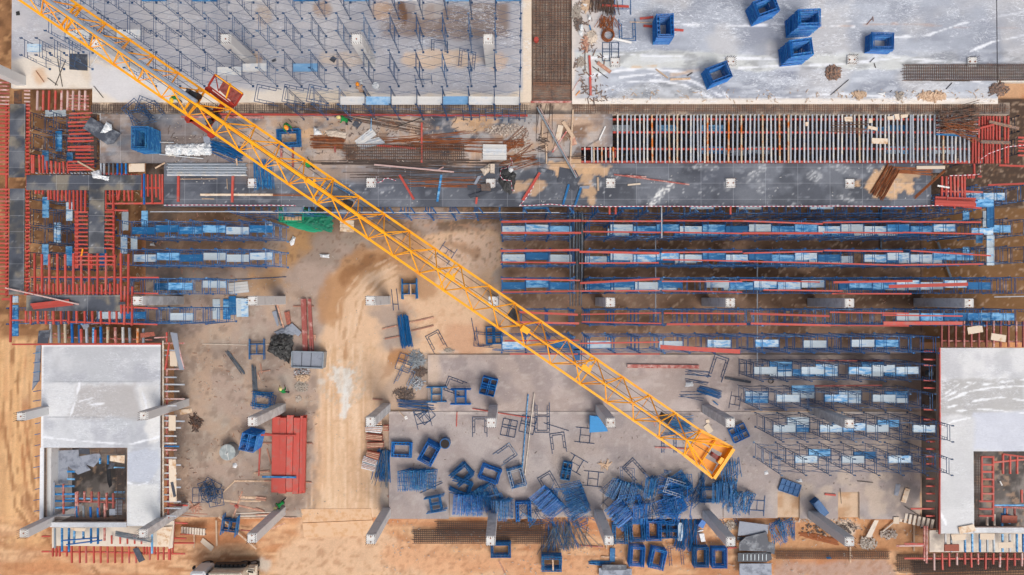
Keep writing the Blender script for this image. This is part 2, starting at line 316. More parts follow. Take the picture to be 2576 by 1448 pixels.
class Canvas:
    def __init__(s, x0, y0, x1, y1, z, res=.15):
        a = PD(x0, y1, z); b = PD(x1, y0, z)
        s.z = z; nx = max(2, int((b.x-a.x)/res)); ny = max(2, int((b.y-a.y)/res))
        gx = np.linspace(a.x, b.x, nx+1); gy = np.linspace(a.y, b.y, ny+1)
        s.nx, s.ny = nx, ny
        WX, WY = np.meshgrid(gx, gy); s.WX = WX.ravel(); s.WY = WY.ravel()
        s.X, s.Y = projD(s.WX, s.WY, z); s.C = np.ones((len(s.X), 3))*.5; s.H = np.zeros(len(s.X)); s.A = np.zeros(len(s.X)); s.box = (a.x, a.y, b.x, b.y)
    def fill(s, c): s.C[:] = c
    def mixin(s, m, c):
        m = np.clip(m, 0, 1)[:, None]; s.C = s.C*(1-m)+np.array(c)[None, :]*m
    def noise(s, c, size, thr=.5, soft=.1, amt=1, seed=1, sx=1, sy=1, rot=0, mask=None):
        n = fbm(s.X, s.Y, size, 5, seed, sx, sy, rot); m = sstep(thr-soft, thr+soft, n)*amt
        if mask is not None: m = m*mask
        s.mixin(m, c)
    def ell(s, cx, cy, rx, ry, c, rot=0, soft=.3, nz=.6, amt=1, size=40, seed=3):
        dx = s.X-cx; dy = s.Y-cy; r = math.radians(rot)
        u = (dx*math.cos(r)+dy*math.sin(r))/rx; v = (-dx*math.sin(r)+dy*math.cos(r))/ry
        d = np.sqrt(u*u+v*v)+nz*(fbm(s.X, s.Y, size, 4, seed)-.5)*2
        m = (1-sstep(1-soft, 1+soft, d))*amt; s.mixin(m, c); return m
    def line(s, pts, w, c, soft=6, nz=12, amt=1, size=30, seed=5):
        d = np.full(len(s.X), 1e9)
        for (ax, ay), (bx, by) in zip(pts[:-1], pts[1:]):
            t = np.clip(((s.X-ax)*(bx-ax)+(s.Y-ay)*(by-ay))/((bx-ax)**2+(by-ay)**2), 0, 1)
            d = np.minimum(d, np.hypot(s.X-ax-t*(bx-ax), s.Y-ay-t*(by-ay)))
        d = d+nz*(fbm(s.X, s.Y, size, 4, seed)-.5)*2
        m = (1-sstep(w-soft, w+soft, d))*amt; s.mixin(m, c); return m
    def polymask(s, pts, soft=6, nz=10, size=35, seed=5):
        d = np.full(len(s.X), 1e9); inside = np.zeros(len(s.X), bool); n = len(pts)
        for i in range(n):
            ax, ay = pts[i]; bx, by = pts[(i+1) % n]
            t = np.clip(((s.X-ax)*(bx-ax)+(s.Y-ay)*(by-ay))/((bx-ax)**2+(by-ay)**2+1e-9), 0, 1)
            d = np.minimum(d, np.hypot(s.X-ax-t*(bx-ax), s.Y-ay-t*(by-ay)))
            if ay != by:
                cr = ((ay > s.Y) != (by > s.Y)) & (s.X < (bx-ax)*(s.Y-ay)/(by-ay)+ax); inside ^= cr
        sd = np.where(inside, d, -d)+nz*(fbm(s.X, s.Y, size, 4, seed)-.5)*2
        return sstep(-soft, soft, sd)
    def poly(s, pts, c, soft=6, nz=10, amt=1, size=35, seed=5):
        m = s.polymask(pts, soft, nz, size, seed)*amt; s.mixin(m, c); return m
    def build(s, name, m, parent=None, smooth=True):
        nx, ny = s.nx, s.ny; me = bpy.data.meshes.new(name)
        V = np.stack([s.WX, s.WY, s.z+s.H], 1)
        i, j = np.meshgrid(np.arange(nx), np.arange(ny)); a = (j*(nx+1)+i).ravel()
        Fc = np.stack([a, a+1, a+nx+2, a+nx+1], 1)
        me.vertices.add(len(V)); me.vertices.foreach_set('co', V.ravel())
        me.loops.add(Fc.size); me.loops.foreach_set('vertex_index', Fc.ravel())
        me.polygons.add(len(Fc)); me.polygons.foreach_set('loop_start', np.arange(0, Fc.size, 4)); me.polygons.foreach_set('loop_total', np.full(len(Fc), 4))
        me.update(calc_edges=True)
        ca = me.color_attributes.new('Col', 'FLOAT_COLOR', 'POINT')
        ca.data.foreach_set('color', np.concatenate([np.clip(s.C, 0, 1), s.A[:, None]], 1).ravel())
        me.polygons.foreach_set('use_smooth', np.full(len(Fc), smooth))
        me.materials.append(MATS[m]); return link(name, me, parent)
# ================================================================== GROUND
SAND = rgb(214,179,142); TRACK = rgb(219,183,149); SOIL = rgb(206,149,104); SOILR = rgb(186,120,80); SOILD = rgb(160,108,70)
FLW = rgb(172,151,137); FLP = rgb(172,156,148); FLB = rgb(164,151,146); MUD = rgb(112,84,62); MUDL = rgb(142,112,88); DIRT = rgb(178,132,90); WHITE = rgb(212,208,200); GREY = rgb(140,134,132)
ZD = 6.5; ZDK = 6.42; ZSOIL = -.35
def paint_ground(c, soil):
    X, Y = c.X, c.Y
    if soil:
        c.fill(SOIL)
        c.noise(SOILR, 120, .55, .15, .6, 21); c.noise(SAND, 70, .55, .12, .6, 22)
        # the haul road down the left side: streaks along y
        m = sstep(130, 60, X)*sstep(780, 860, Y)
        c.noise(rgb(226,180,128), 34, .5, .12, .8, 31, 1.6, .12, mask=m); c.noise(rgb(160,112,72), 20, .56, .12, .6, 32, 2.6, .06, mask=m*1.0); c.noise(rgb(236,198,150), 12, .55, .1, .4, 33, 2.6, .08, mask=m)
        c.line([(20,860),(10,1100),(30,1300),(150,1430)], 34, rgb(224,178,128), 14, 20, .5)
        c.line([(0,1000),(25,1200),(110,1360),(260,1460)], 5, rgb(160,108,68), 6, 10, .6, 25, 8); c.line([(60,1100),(70,1250),(170,1390),(330,1450)], 5, rgb(170,116,74), 6, 10, .6, 25, 9)
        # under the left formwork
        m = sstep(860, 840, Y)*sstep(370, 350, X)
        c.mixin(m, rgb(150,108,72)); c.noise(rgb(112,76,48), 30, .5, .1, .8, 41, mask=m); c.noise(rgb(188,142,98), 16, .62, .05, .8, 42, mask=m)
        # bottom strip
        m = sstep(1290, 1310, Y)
        c.noise(rgb(190,128,88), 60, .5, .16, .7, 51, .4, 2.2, mask=m); c.noise(rgb(226,186,146), 36, .54, .14, .7, 52, .3, 2.2, mask=m); c.noise(rgb(172,118,80), 12, .56, .12, .45, 53, .4, 1.6, mask=m)
        for k in range(14): c.line([(330+k*6,1330+k*9),(520+k*14,1392+k*5),(760,1400+k*4),(1100,1410+k*3)], .9, rgb(176,124,84) if k%2 else rgb(232,192,150), 1, 12, .7, 60, 340+k)
        for k in range(10): c.line([(6+k*9,860),(2+k*8,1050),(30+k*9,1280),(150+k*14,1446)], .9, rgb(150,102,64) if k%2 else rgb(232,188,138), 1, 10, .7, 60, 360+k)
        c.poly([(760,1275),(930,1275),(1010,1380),(1300,1460),(560,1460),(740,1390)], TRACK, 14, 40, .9, 60)
        c.line([(1000,1400),(1300,1425),(1600,1430)], 30, rgb(216,164,124), 20, 30, .8)
        c.poly([(1960,1415),(2230,1405),(2260,1460),(1940,1460)], rgb(182,152,136), 8, 20, .9)
        c.poly([(1930,1310),(2300,1315),(2330,1400),(1950,1400)], rgb(190,140,98), 14, 40, .8)
        c.noise(rgb(164,112,76), 8, .62, .08, .45, 55, mask=m)
        c.ell(2120,1330,30,22, rgb(216,204,188), 0, .3, .8, .8, 16)
        c.ell(662,1420,22,16, rgb(206,196,182), 0, .4, .8, .8, 16); c.ell(1180,1330,60,26, rgb(170,112,74), 0, .4, .8, .7)
        return
    c.fill(FLW)
    c.noise(rgb(176,162,148), 60, .55, .12, .8, 61); c.noise(rgb(136,120,108), 90, .55, .12, .6, 62)
    # north part: damp brown mud under the scaffold rows
    m = sstep(890, 850, Y)*sstep(1240, 1290, X)
    c.mixin(m, rgb(154,124,102)); c.noise(rgb(104,78,58), 90, .5, .12, .85, 71, 1, 2.2, mask=m); c.noise(rgb(152,118,92), 38, .58, .1, .6, 72, 1, 1.8, mask=m)
    m2 = m*sstep(1500, 1900, X)*sstep(850, 700, Y); c.noise(rgb(70,48,32), 120, .46, .12, .8, 73, 1, 1.6, mask=m2)
    m = sstep(620, 560, Y)*sstep(360, 420, X); c.noise(rgb(112,88,68), 60, .38, .12, .9, 74, 1, 2, mask=m)
    m = sstep(690, 660, Y)*sstep(690, 640, X); c.mixin(m*.8, rgb(116,88,66)); c.noise(rgb(158,130,106), 26, .6, .06, .7, 75, mask=m)
    m = sstep(526, 518, Y); c.mixin(m*.9, rgb(70,54,44)); m = sstep(2320, 2326, X)*sstep(522, 528, Y); c.mixin(m*.8, rgb(120,84,44))  # first mix: mud under decks and joists darkened to paint deep shade
    c.line([(730,640),(760,600),(790,560)], 22, rgb(150,112,70), 14, 20, .7); c.line([(640,730),(700,680),(745,600)], 28, rgb(184,140,92), 16, 30, .7)
    # pale packed sand
    c.poly([(1000,600),(1250,585),(1270,650),(1235,700),(1290,780),(1265,890),(1150,900),(1060,885),(960,990),(950,1300),(800,1300),(800,900),(822,760),(860,680),(920,630)], TRACK, 10, 26, .95, 50, 81)
    c.poly([(1100,590),(1245,595),(1255,650),(1210,690),(1110,660)], rgb(214,184,160), 14, 26, .9, 40, 82)
    c.line([(838,790),(845,720),(890,670),(960,640),(1040,625)], 30, DIRT, 12, 24, .85, 35, 83); c.line([(860,700),(930,655),(1010,640)], 14, rgb(146,100,62), 9, 20, .75, 25, 84)
    c.line([(1030,720),(1080,730),(1060,680),(990,640)], 26, rgb(176,134,98), 10, 20, .8, 30, 85); c.line([(1100,620),(1130,612),(1200,640)], 9, rgb(150,108,72), 8, 16, .6, 25, 86)
    c.poly([(985,880),(1025,870),(1035,895),(975,945),(962,950)], rgb(172,122,78), 6, 14, .9, 20, 87)
    c.ell(1000,845,42,40, GREY, 20, .4, .6, .7); c.ell(985,790,52,36, rgb(158,142,132), 0, .4, .6, .8, 30)
    # wheel streaks on the road
    m = c.polymask([(800,860),(945,860),(950,1300),(760,1300),(800,1100)], 10, 20)
    c.noise(rgb(200,160,120), 12, .5, .14, .5, 91, 2.4, .07, mask=m); c.noise(rgb(236,208,178), 12, .55, .12, .5, 92, 2.4, .07, mask=m); c.noise(rgb(190,150,112), 7, .6, .08, .4, 94, mask=m)
    c.line([(872,860),(868,900)], 4, rgb(176,130,90), 3, 5, .7); c.line([(836,1310),(838,1100)], 30, rgb(218,184,148), 14, 20, .5)
    c.ell(862,955,25,34, rgb(216,212,204), 0, .1, .9, .9, 14, 93); c.noise(rgb(196,180,162), 8, .56, .1, .6, 92, mask=(np.hypot(X-862, Y-965) < 60)*1.0); c.line([(868,980),(872,1020),(862,1045)], 8, rgb(220,218,212), 4, 10, .9, 14, 94); c.ell(808,960,10,8, rgb(210,205,196), 0, .4, .5, .6, 10)
    c.ell(1132,885,22,8, rgb(206,198,188), 0, .3, .7, .9, 12); c.ell(1320,860,18,16, rgb(190,176,164), 0, .5, .6, .8, 14)
    # red dust between jib and scrap heap
    c.ell(1180,850,70,40, rgb(200,152,120), 0, .4, .7, .7, 30, 96)
    c.noise(rgb(188,160,136), 46, .52, .1, .55, 104, mask=sstep(820, 780, X)*sstep(700, 760, Y)); c.noise(rgb(126,108,96), 18, .6, .06, .5, 105, mask=sstep(820, 780, X)*sstep(700, 760, Y))
    c.noise(rgb(196,150,116), 9, .62, .06, .45, 106, mask=sstep(960, 1040, X)*sstep(890, 860, Y)*sstep(1260, 1240, X)); c.noise(rgb(120,92,70), 7, .66, .05, .6, 107, mask=sstep(700, 640, Y)); c.noise(rgb(190,164,140), 6, .68, .05, .5, 108, mask=sstep(1240, 1290, X)*sstep(890, 850, Y))
    for k in range(16):
        x0 = 812+k*9; c.line([(x0+30*math.sin(k), 880),(x0-6, 1010),(x0-4*math.sin(k*2), 1290)], .9, rgb(196,156,118) if k%2 else rgb(234,206,176), 1.2, 9, .35, 40, 300+k)
    for k in range(9): c.line([(845+k*7,850),(852+k*9,760),(905+k*8,690+k*3),(1000,640+k*7)], .9, rgb(170,126,86) if k%2 else rgb(226,196,166), 1.2, 9, .5, 40, 320+k)
    # west floor stains
    c.noise(rgb(184,172,158), 10, .68, .08, .45, 97, mask=sstep(820, 780, X)*sstep(700, 760, Y)); c.line([(850,1130),(860,1100)], 2, WHITE, 1, 1, 0)
    m = sstep(470, 440, X); c.noise(rgb(120,108,100), 26, .5, .1, .7, 98, mask=m)
    c.noise(rgb(190,160,134), 120, .55, .1, .6, 99, mask=sstep(1090, 1020, X)*sstep(890, 950, X)*sstep(880, 930, Y))
    m = sstep(1236, 1244, Y)*sstep(1930, 1950, X); c.mixin(m, rgb(206,178,150)); c.noise(rgb(180,140,104), 30, .52, .1, .8, 100, mask=m)
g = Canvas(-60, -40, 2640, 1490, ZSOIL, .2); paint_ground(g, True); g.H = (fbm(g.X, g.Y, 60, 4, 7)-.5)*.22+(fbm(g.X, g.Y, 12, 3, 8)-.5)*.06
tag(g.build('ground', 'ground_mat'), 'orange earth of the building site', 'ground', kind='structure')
# far earth to the horizon
f = MB(); R = 3000; bx = g.box
for x0, y0, x1, y1 in ((-R,-R,R,bx[1]+.3),(-R,bx[3]-.3,R,R),(-R,bx[1]+.3,bx[0]+.3,bx[3]-.3),(bx[2]-.3,bx[1]+.3,R,bx[3]-.3)):
    b = len(f.v); f.v += [(x0,y0,ZSOIL-.12),(x1,y0,ZSOIL-.12),(x1,y1,ZSOIL-.12),(x0,y1,ZSOIL-.12)]; f.f.append((b,b+1,b+2,b+3))
mat('far_soil', SOIL, SOILR, .5, .08, .95, 0, .2, .2, 0, 2.0)
tag(f.obj('terrain', 'far_soil'), 'open earth around the site', 'ground', kind='structure')
def floor_piece(name, rects, z, paint, thick, m='floor_mat', res=.15, label=None, cat=None, kind=None, side='concrete_cream', bulge=0):
    if kind: root = None
    else:
        c0 = PD((rects[0][0]+rects[0][2])/2, (rects[0][1]+rects[0][3])/2, z-thick); root = empty(name, (c0.x, c0.y, z-thick), 0, label, cat)
    out = []
    for i, (x0, y0, x1, y1) in enumerate(rects):
        c = Canvas(x0, y0, x1, y1, z, res); paint(c)
        o = c.build(name if kind else 'slab_surface', m)
        b = MB(); a = c.box; b.box(((a[0]+a[2])/2, (a[1]+a[3])/2, z-thick/2-.006), (a[2]-a[0]-.004*i, a[3]-a[1]-.004*i, thick))
        e = b.obj(name if kind else 'slab_edge', side)
        for q in (o, e):
            if kind: tag(q, label, cat, kind=kind)
            else:
                q.parent = root; q.matrix_basis = root.matrix_basis.inverted()
        out.append(c)
    return root
floor_piece('floor', [(365,522,2316,862),(436,862,2316,1302),(366,250,2640,521),(2317,522,2640,862)], 0.0, lambda c: paint_ground(c, False), .45, kind='structure', label='dusty concrete ground floor', cat='floor')
def paint_c(c):
    c.fill(FLP); c.noise(rgb(188,174,168), 60, .52, .1, .8, 111, .6, 1.3); c.noise(rgb(146,134,132), 40, .56, .09, .6, 112); c.noise(rgb(196,184,176), 8, .66, .08, .4, 113, .4, 1)
    c.line([(1090,900),(1090,1030)], 14, rgb(206,182,160), 8, 10, .7); c.noise(rgb(204,184,166), 26, .55, .1, .6, 115, mask=sstep(905, 893, c.Y)); 
    m = sstep(2000, 2200, c.X); c.noise(rgb(112,96,84), 60, .42, .12, .8, 114, mask=m)
floor_piece('floor_strip', [(1076,893,2316,1035)], .16, paint_c, .14, label='pinkish grey concrete floor strip with a straight edge', cat='floor slab', kind='structure')
def paint_b(c):
    c.fill(FLB); c.noise(rgb(178,168,164), 70, .52, .12, .8, 121, .7, 1.2); c.noise(rgb(140,132,132), 50, .56, .1, .55, 122); c.noise(rgb(186,177,170), 8, .68, .08, .4, 123)
    c.ell(1440,1135,60,40, rgb(176,160,148), 0, .5, .6, .5); c.line([(2160,1240),(2310,1290)], 26, rgb(190,170,156), 14, 20, .5)
    c.line([(978,1039),(2314,1039)], 1.2, rgb(214,204,194), 1.5, 3, .7, 30); m = sstep(2130, 2300, c.X); c.noise(rgb(110,104,104), 40, .5, .12, .7, 124, mask=m); c.noise(rgb(196,178,160), 40, .56, .08, .6, 126, mask=sstep(1900, 2000, c.X))
    c.line([(1420,1180),(1560,1220),(1750,1190)], 26, rgb(186,172,162), 16, 26, .6)
floor_piece('floor_bay', [(978,1036,2314,1238),(978,1238,1129,1306),(1131,1238,1230,1300),(1232,1238,1368,1306),(1370,1238,1516,1298),(1518,1238,1640,1306),(1642,1238,1818,1306),(1820,1238,1956,1304),(2013,1238,2108,1306),(2163,1238,2314,1307)], .2, paint_b, .28, label='grey concrete floor bay strewn with frames', cat='floor slab', kind='structure')
# timber ramp plates where the road leaves the floor
def plate(name, pts, z, t, m, label, cat, group=None):
    b = MB(); n = len(pts); V = [P(x, y, z) for x, y in pts]
    c = sum(V, Vector())/n
    if (V[1]-V[0]).cross(V[2]-V[1]).z < 0: V = V[::-1]
    b.v = [tuple(v-c) for v in V]+[tuple(v-c-Vector((0,0,t))) for v in V]
    b.f = [tuple(range(n)), tuple(range(n, 2*n))[::-1]]+[(i, n+i, n+(i+1) % n, (i+1) % n) for i in range(n)]
    o = b.obj(name, m, mx=Matrix.Translation(c)); return tag(o, label, cat, group)
use('d1'); mat('ramp_sand', rgb(222,184,148), rgb(206,160,118), .4, 2, .9, 0, .15, .2, 0)
plate('ramp_slab', [(425,825),(1085,820),(1095,925),(440,952)], .03, .12, 'ramp_sand', 'sand-covered ramp slab where the haul road crosses the floor edge', 'ramp')
plate('ramp_slab', [(438,958),(1100,930),(1120,1075),(452,1090)], -.12, .12, 'ramp_sand', 'lower sandy ramp slab beside the leaning grey column', 'ramp')
# ================================================================== UPPER SLABS
CREAM = rgb(226,214,198); PLG = rgb(184,188,198)
def wrinkle(c, col, size, amt=.8, sx=.35, sy=1.4, seed=1, mask=None, rot=0, lo=.9, hi=.985):
    n = fbm(c.X, c.Y, size, 4, seed, sx, sy, rot); r = 1-np.abs(2*n-1); m = sstep(lo, hi, r)*amt
    m = m*sstep(.42, .56, fbm(c.X, c.Y, size*3, 2, seed+9))
    if mask is not None: m = m*mask
    c.mixin(m, col)
def paint_ul(c):
    X, Y = c.X, c.Y
    c.fill(rgb(178,176,180)); c.noise(rgb(196,192,192), 110, .52, .12, .8, 131, .8, 1.4); c.noise(rgb(168,168,176), 60, .55, .1, .6, 132)
    m = sstep(900, 1010, X)*sstep(105, 85, Y-12*(fbm(X, Y, 50, 3, 4)-.5)*2)*sstep(5, 12, Y)
    c.noise(rgb(136,116,104), 80, .36, .1, .9, 133, .8, 1.2, mask=m*sstep(1290, 1270, X)); 
    c.ell(1012,26,10,36, rgb(112,78,52), -8, .2, .4, .9, 18); c.ell(1080,30,16,16, rgb(122,86,60), 0, .2, .5, .9, 12); c.ell(960,28,22,22, rgb(196,160,128), 0, .4, .6, .7); c.ell(810,24,20,22, rgb(170,140,116), 0, .3, .6, .8, 20); c.ell(662,40,22,26, rgb(182,160,138), 0, .4, .6, .7)
    c.ell(1078,28,34,28, rgb(226,224,222), 0, .3, .8, .35, 10)
    c.ell(1110,148,110,24, rgb(222,192,160), 0, .2, .5, .75, 40); c.ell(860,150,70,18, rgb(214,190,164), 0, .3, .5, .6, 30); c.ell(640,155,20,26, rgb(206,168,128), 0, .3, .5, .8, 20); c.ell(1250,155,22,22, rgb(206,170,134), 0, .4, .6, .6, 20)
    # cream uncovered concrete
    m = c.polymask([(20,150),(130,122),(240,150),(330,190),(480,225),(700,232),(1000,235),(1340,240),(1340,275),(20,275)], 8, 18, 60, 6)
    c.mixin(m*.9, CREAM); c.noise(rgb(208,190,166), 60, .55, .1, .6, 134, mask=m); c.ell(100,190,16,22, rgb(206,160,112), 0, .5, .6, .6, 20)
    m = sstep(1312, 1318, X); c.mixin(m, rgb(224,206,184))
    c.poly([(230,160),(300,170),(420,215),(440,255),(300,258),(225,215)], rgb(206,206,210), 8, 14, .8)
    c.A = .55*(1-c.polymask([(20,140),(330,180),(480,225),(1340,235),(1340,280),(20,280)], 8, 18))+.45*sstep(950, 1010, X)*sstep(130, 110, Y)
    m = sstep(780, 800, X)*sstep(210, 200, Y)*sstep(112, 118, Y)*.0
    for sx in (28, 1318):
        pass
floor_piece('floor_slab', [(28,-30,1337,222),(232,222,1337,258)], ZD, paint_ul, .3, 'slab_mat', .12, 'upper concrete slab carrying the rows of scaffold, top left', 'floor slab')
def paint_ur(c):
    X, Y = c.X, c.Y
    c.fill(rgb(162,167,178)); c.noise(rgb(142,147,159), 110, .5, .12, .8, 151, .8, 1.5); c.noise(rgb(184,190,200), 60, .56, .1, .7, 152, .6, 1.6); c.noise(rgb(206,202,198), 130, .58, .08, .5, 153)
    m = sstep(1452, 1440, X+10*(fbm(X, Y, 30, 3, 3)-.5)); c.mixin(m, rgb(228,214,200)); m = sstep(1545, 1500, X+40*(fbm(X, Y, 30, 3, 3)-.5))*sstep(130,120,Y)*.8; c.mixin(m, rgb(206,196,188))
    # uncovered concrete lens between the sheets
    c.poly([(1450,135),(1700,128),(1950,142),(2200,135),(2450,160),(2576,175),(2576,200),(2250,178),(2000,170),(1900,180),(1700,170),(1560,172),(1470,190)], rgb(206,208,204), 3, 8, .9, 40, 7)
    c.noise(rgb(136,138,142), 26, .6, .06, .6, 154, .6, 1.4, mask=sstep(125, 135, Y)*sstep(185, 172, Y)*sstep(1480, 1520, X))
    c.poly([(1520,250),(1600,215),(1680,205),(1760,222),(1810,252)], rgb(170,172,176), 3, 8, .9, 30, 8); c.noise(rgb(120,124,130), 20, .55, .07, .7, 155, mask=c.polymask([(1520,250),(1600,215),(1680,205),(1760,222),(1810,252)], 3, 6))
    m = sstep(246, 252, Y+4*(fbm(X, Y, 40, 3, 9)-.5)); c.mixin(m, rgb(232,222,210))
    m = sstep(2505, 2515, X)*sstep(200, 205, Y); c.mixin(m, rgb(226,220,208))
    for k, (pts, w) in enumerate([([(1450,152),(1560,138),(1700,143),(1900,148),(2000,150)],1.6),([(1480,192),(1560,178),(1620,172),(1720,182),(1800,210),(1830,245)],2.2),([(1500,235),(1570,208),(1660,203),(1720,215),(1790,247)],2.0),([(1560,195),(1640,186),(1740,204),(1815,242)],1.2),
            ([(1860,172),(1960,166),(2100,164),(2220,150),(2330,158),(2420,166)],1.6),([(2200,140),(2330,152),(2440,160)],1.2),([(1700,62),(1850,66),(2000,62),(2150,68)],1.3),([(1960,0),(2000,30),(2120,52),(2200,60)],1.0),([(1900,250),(2100,236),(2200,243),(2400,252)],1.5),([(2380,196),(2460,205),(2530,232)],1.4),([(2250,95),(2330,90),(2420,60),(2576,30)],1.0),([(2440,130),(2500,105),(2576,90)],1.2)]):
        c.line(pts, w, rgb(240,242,246), 1.6, 5, .85, 30, 160+k)
    c.line([(2040,70),(2250,60),(2370,65)], 2.0, rgb(200,160,130), 2, 4, .5); c.line([(2400,71),(2576,72)], .8, rgb(196,150,120), 1, 1, .6); c.line([(1590,170),(1650,167)], 2, rgb(216,176,124), 2, 4, .7); c.line([(1690,190),(1760,176),(1790,182)], 3, rgb(210,176,140), 2, 5, .6)
    c.noise(rgb(226,230,236), 20, .6, .08, .35, 158, .5, 1.6, mask=sstep(1500, 1560, X)*sstep(120, 135, Y)*sstep(250, 240, Y))
    c.noise(rgb(150,154,166), 60, .5, .12, .5, 159, .6, 1.3, mask=sstep(2250, 2400, X)*sstep(140, 110, Y)); c.A = sstep(1470, 1540, X)*(1-.8*c.polymask([(1450,135),(1700,128),(2450,160),(2000,175),(1470,190)], 3, 8))
floor_piece('floor_slab', [(1439,-30,2508,262),(2508,-30,2640,208)], ZD, paint_ur, .3, 'slab_mat', .12, 'upper concrete slab under crinkled grey plastic, top right', 'floor slab')
# beam soffit strip with dense starter bars along both slabs
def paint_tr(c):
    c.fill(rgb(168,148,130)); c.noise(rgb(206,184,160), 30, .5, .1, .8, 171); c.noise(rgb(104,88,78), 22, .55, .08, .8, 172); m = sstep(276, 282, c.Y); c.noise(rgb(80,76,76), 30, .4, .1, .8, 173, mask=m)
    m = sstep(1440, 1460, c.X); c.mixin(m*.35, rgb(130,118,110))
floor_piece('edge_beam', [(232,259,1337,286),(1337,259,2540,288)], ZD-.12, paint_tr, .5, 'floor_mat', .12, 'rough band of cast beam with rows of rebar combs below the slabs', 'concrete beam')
def rebar_comb(x0, x1, y0, y1, step, z, label, jitter=2, r=.02):
    b = MB(); n = int((x1-x0)/step); c = PD((x0+x1)/2, (y0+y1)/2, z)
    for i in range(n):
        x = x0+i*step+random.uniform(-.8, .8)
        b.tube(PD(x, y0+random.uniform(-jitter, jitter), z+.02), PD(x+random.uniform(-.6, .6), y1+random.uniform(-jitter*2, jitter), z+.02), r, 4)
    for k in range(3):
        y = y0+(y1-y0)*(.25+.25*k); b.tube(PD(x0, y, z+.06), PD(x1, y, z+.06), .02, 4)
    centre(b, c); o = b.obj('rebar_comb', 'rebar', mx=Matrix.Translation(c)); return tag(o, label, 'rebar', 'rebar combs along the slab edge')
use('D')
rebar_comb(234, 1336, 262, 284, 5.6, ZD-.1, 'long comb of rebar along the bottom edge of the left slab')
rebar_comb(1442, 2538, 262, 285, 5.6, ZD-.1, 'long comb of rebar along the bottom edge of the right slab')
# recessed bay full of rebar between the slabs
def paint_bay(c):
    c.fill(rgb(176,162,150)); c.noise(rgb(138,122,112), 40, .5, .1, .7, 181); c.noise(rgb(190,176,160), 18, .58, .07, .7, 182)
floor_piece('floor_bay_form', [(1338,-30,1438,256)], ZD-.35, paint_bay, .2, 'floor_mat', .12, 'sunken slab bay floor filled with a rebar grid', 'floor slab')
def rebar_grid(name, x0, y0, x1, y1, z, nx, ny, label, r=.019, m='rebar', cat='rebar mesh', jit=.8, rot=0, group=None, droop=0):
    c = P((x0+x1)/2, (y0+y1)/2, z); b = MB()
    for i in range(nx):
        t = i/(nx-1); x = x0+(x1-x0)*t+random.uniform(-jit, jit); b.tube(P(x, y0, z)-c, P(x+random.uniform(-jit, jit), y1, z)-c, r, 4)
    for i in range(ny):
        t = i/(ny-1); y = y0+(y1-y0)*t+random.uniform(-jit, jit); b.tube(P(x0, y, z+.04)-c, P(x1, y+random.uniform(-jit, jit), z+.04)-c, r, 4)
    o = b.obj(name, m, mx=Matrix.Translation(c) @ Matrix.Rotation(rot, 4, 'Z')); return tag(o, label, cat, group)
rebar_grid('rebar_mesh', 1340, -28, 1436, 218, ZD-.1, 16, 52, 'upper layer of the rebar grid in the bay between the two slabs')
rebar_grid('rebar_mesh', 1342, -28, 1434, 214, ZD-.22, 13, 34, 'lower layer of the rebar grid in the bay between the slabs', .022, jit=1.5)
rebar_grid('rebar_mesh', 1341, 208, 1435, 252, ZD-.12, 3, 17, 'short run of parallel bars at the bottom of the rebar bay', .024)
use('a2')
bar(175, 965, 560, 965, ZD-.05, .14, .1, 'channel', 'red_old', 'edge_board', label='thin red edge board closing the bottom of the rebar bay', cat='board')
# ================================================================== PLYWOOD DECKS
def paint_deck(c):
    X, Y = c.X, c.Y
    c.fill(rgb(80,84,94)); c.noise(rgb(108,112,120), 90, .52, .12, .8, 191, .6, 1.2); c.noise(rgb(54,58,68), 60, .56, .1, .7, 192)
    m = sstep(1560, 1480, X)*sstep(424, 408, Y-14*(fbm(X, Y, 40, 3, 2)-.5)*2)
    m = m*(.25+.75*sstep(520, 700, X)+.3*sstep(400, 250, X))
    c.noise(rgb(196,164,136), 60, .44, .1, .8, 193, .6, 1.2, mask=m); c.noise(rgb(112,84,64), 40, .56, .08, .8, 194, .5, 1.6, mask=m); c.noise(rgb(176,170,166), 26, .54, .08, .7, 195, mask=m)
    m = sstep(1060, 760, X)*sstep(470, 440, Y)*sstep(560, 700, X); c.noise(rgb(184,158,136), 36, .46, .08, .7, 196, .7, 1.4, mask=m)
    for e in ((1455,425,70,20,.8),(1480,470,18,40,.7),(1340,470,40,18,.6),(2230,465,60,30,.85),(2260,440,40,12,.7),(780,340,60,14,.7),(1180,318,60,14,.6),(1200,300,70,12,.7)):
        c.ell(e[0], e[1], e[2], e[3], rgb(212,172,130), 0, .12, .8, e[4], 22, int(e[0]))
    for e in ((1500,462,16,12),(1640,500,14,3),(1660,485,8,14),(1905,430,40,10),(1910,470,10,16),(2050,445,20,12),(2130,430,34,8),(2130,500,24,7),(1990,520,20,4),(1770,420,30,8),(1830,465,10,10),(1300,430,18,14),(2190,425,10,8),(1545,440,14,10)):
        mk = c.ell(*e, rgb(150,153,158), random.uniform(-40, 40), .5, .9, .3, 9, int(e[0])); c.noise(rgb(196,198,200), 5, .58, .08, .7, int(e[0])+3, 1, 1.2, mask=np.clip(mk*3, 0, 1))
    mk = c.line([(1635,520),(1660,490),(1690,462)], 7, rgb(160,162,166), 4, 9, .3, 7); c.noise(rgb(232,232,228), 4, .52, .08, .9, 9, mask=np.clip(mk*3, 0, 1)); c.noise(rgb(140,144,152), 14, .7, .08, .5, 197, .6, 1.3)
    c.noise(rgb(200,202,204), 5, .8, .05, .6, 198, .8, 1.3)
floor_piece('formwork_deck', [(252,288,1462,411),(1462,288,1541,370)], ZDK, paint_deck, .06, 'deck_mat', .12, 'dirty black plywood deck strewn with rebar and timber, upper strip', 'formwork deck', side='ply_dark')
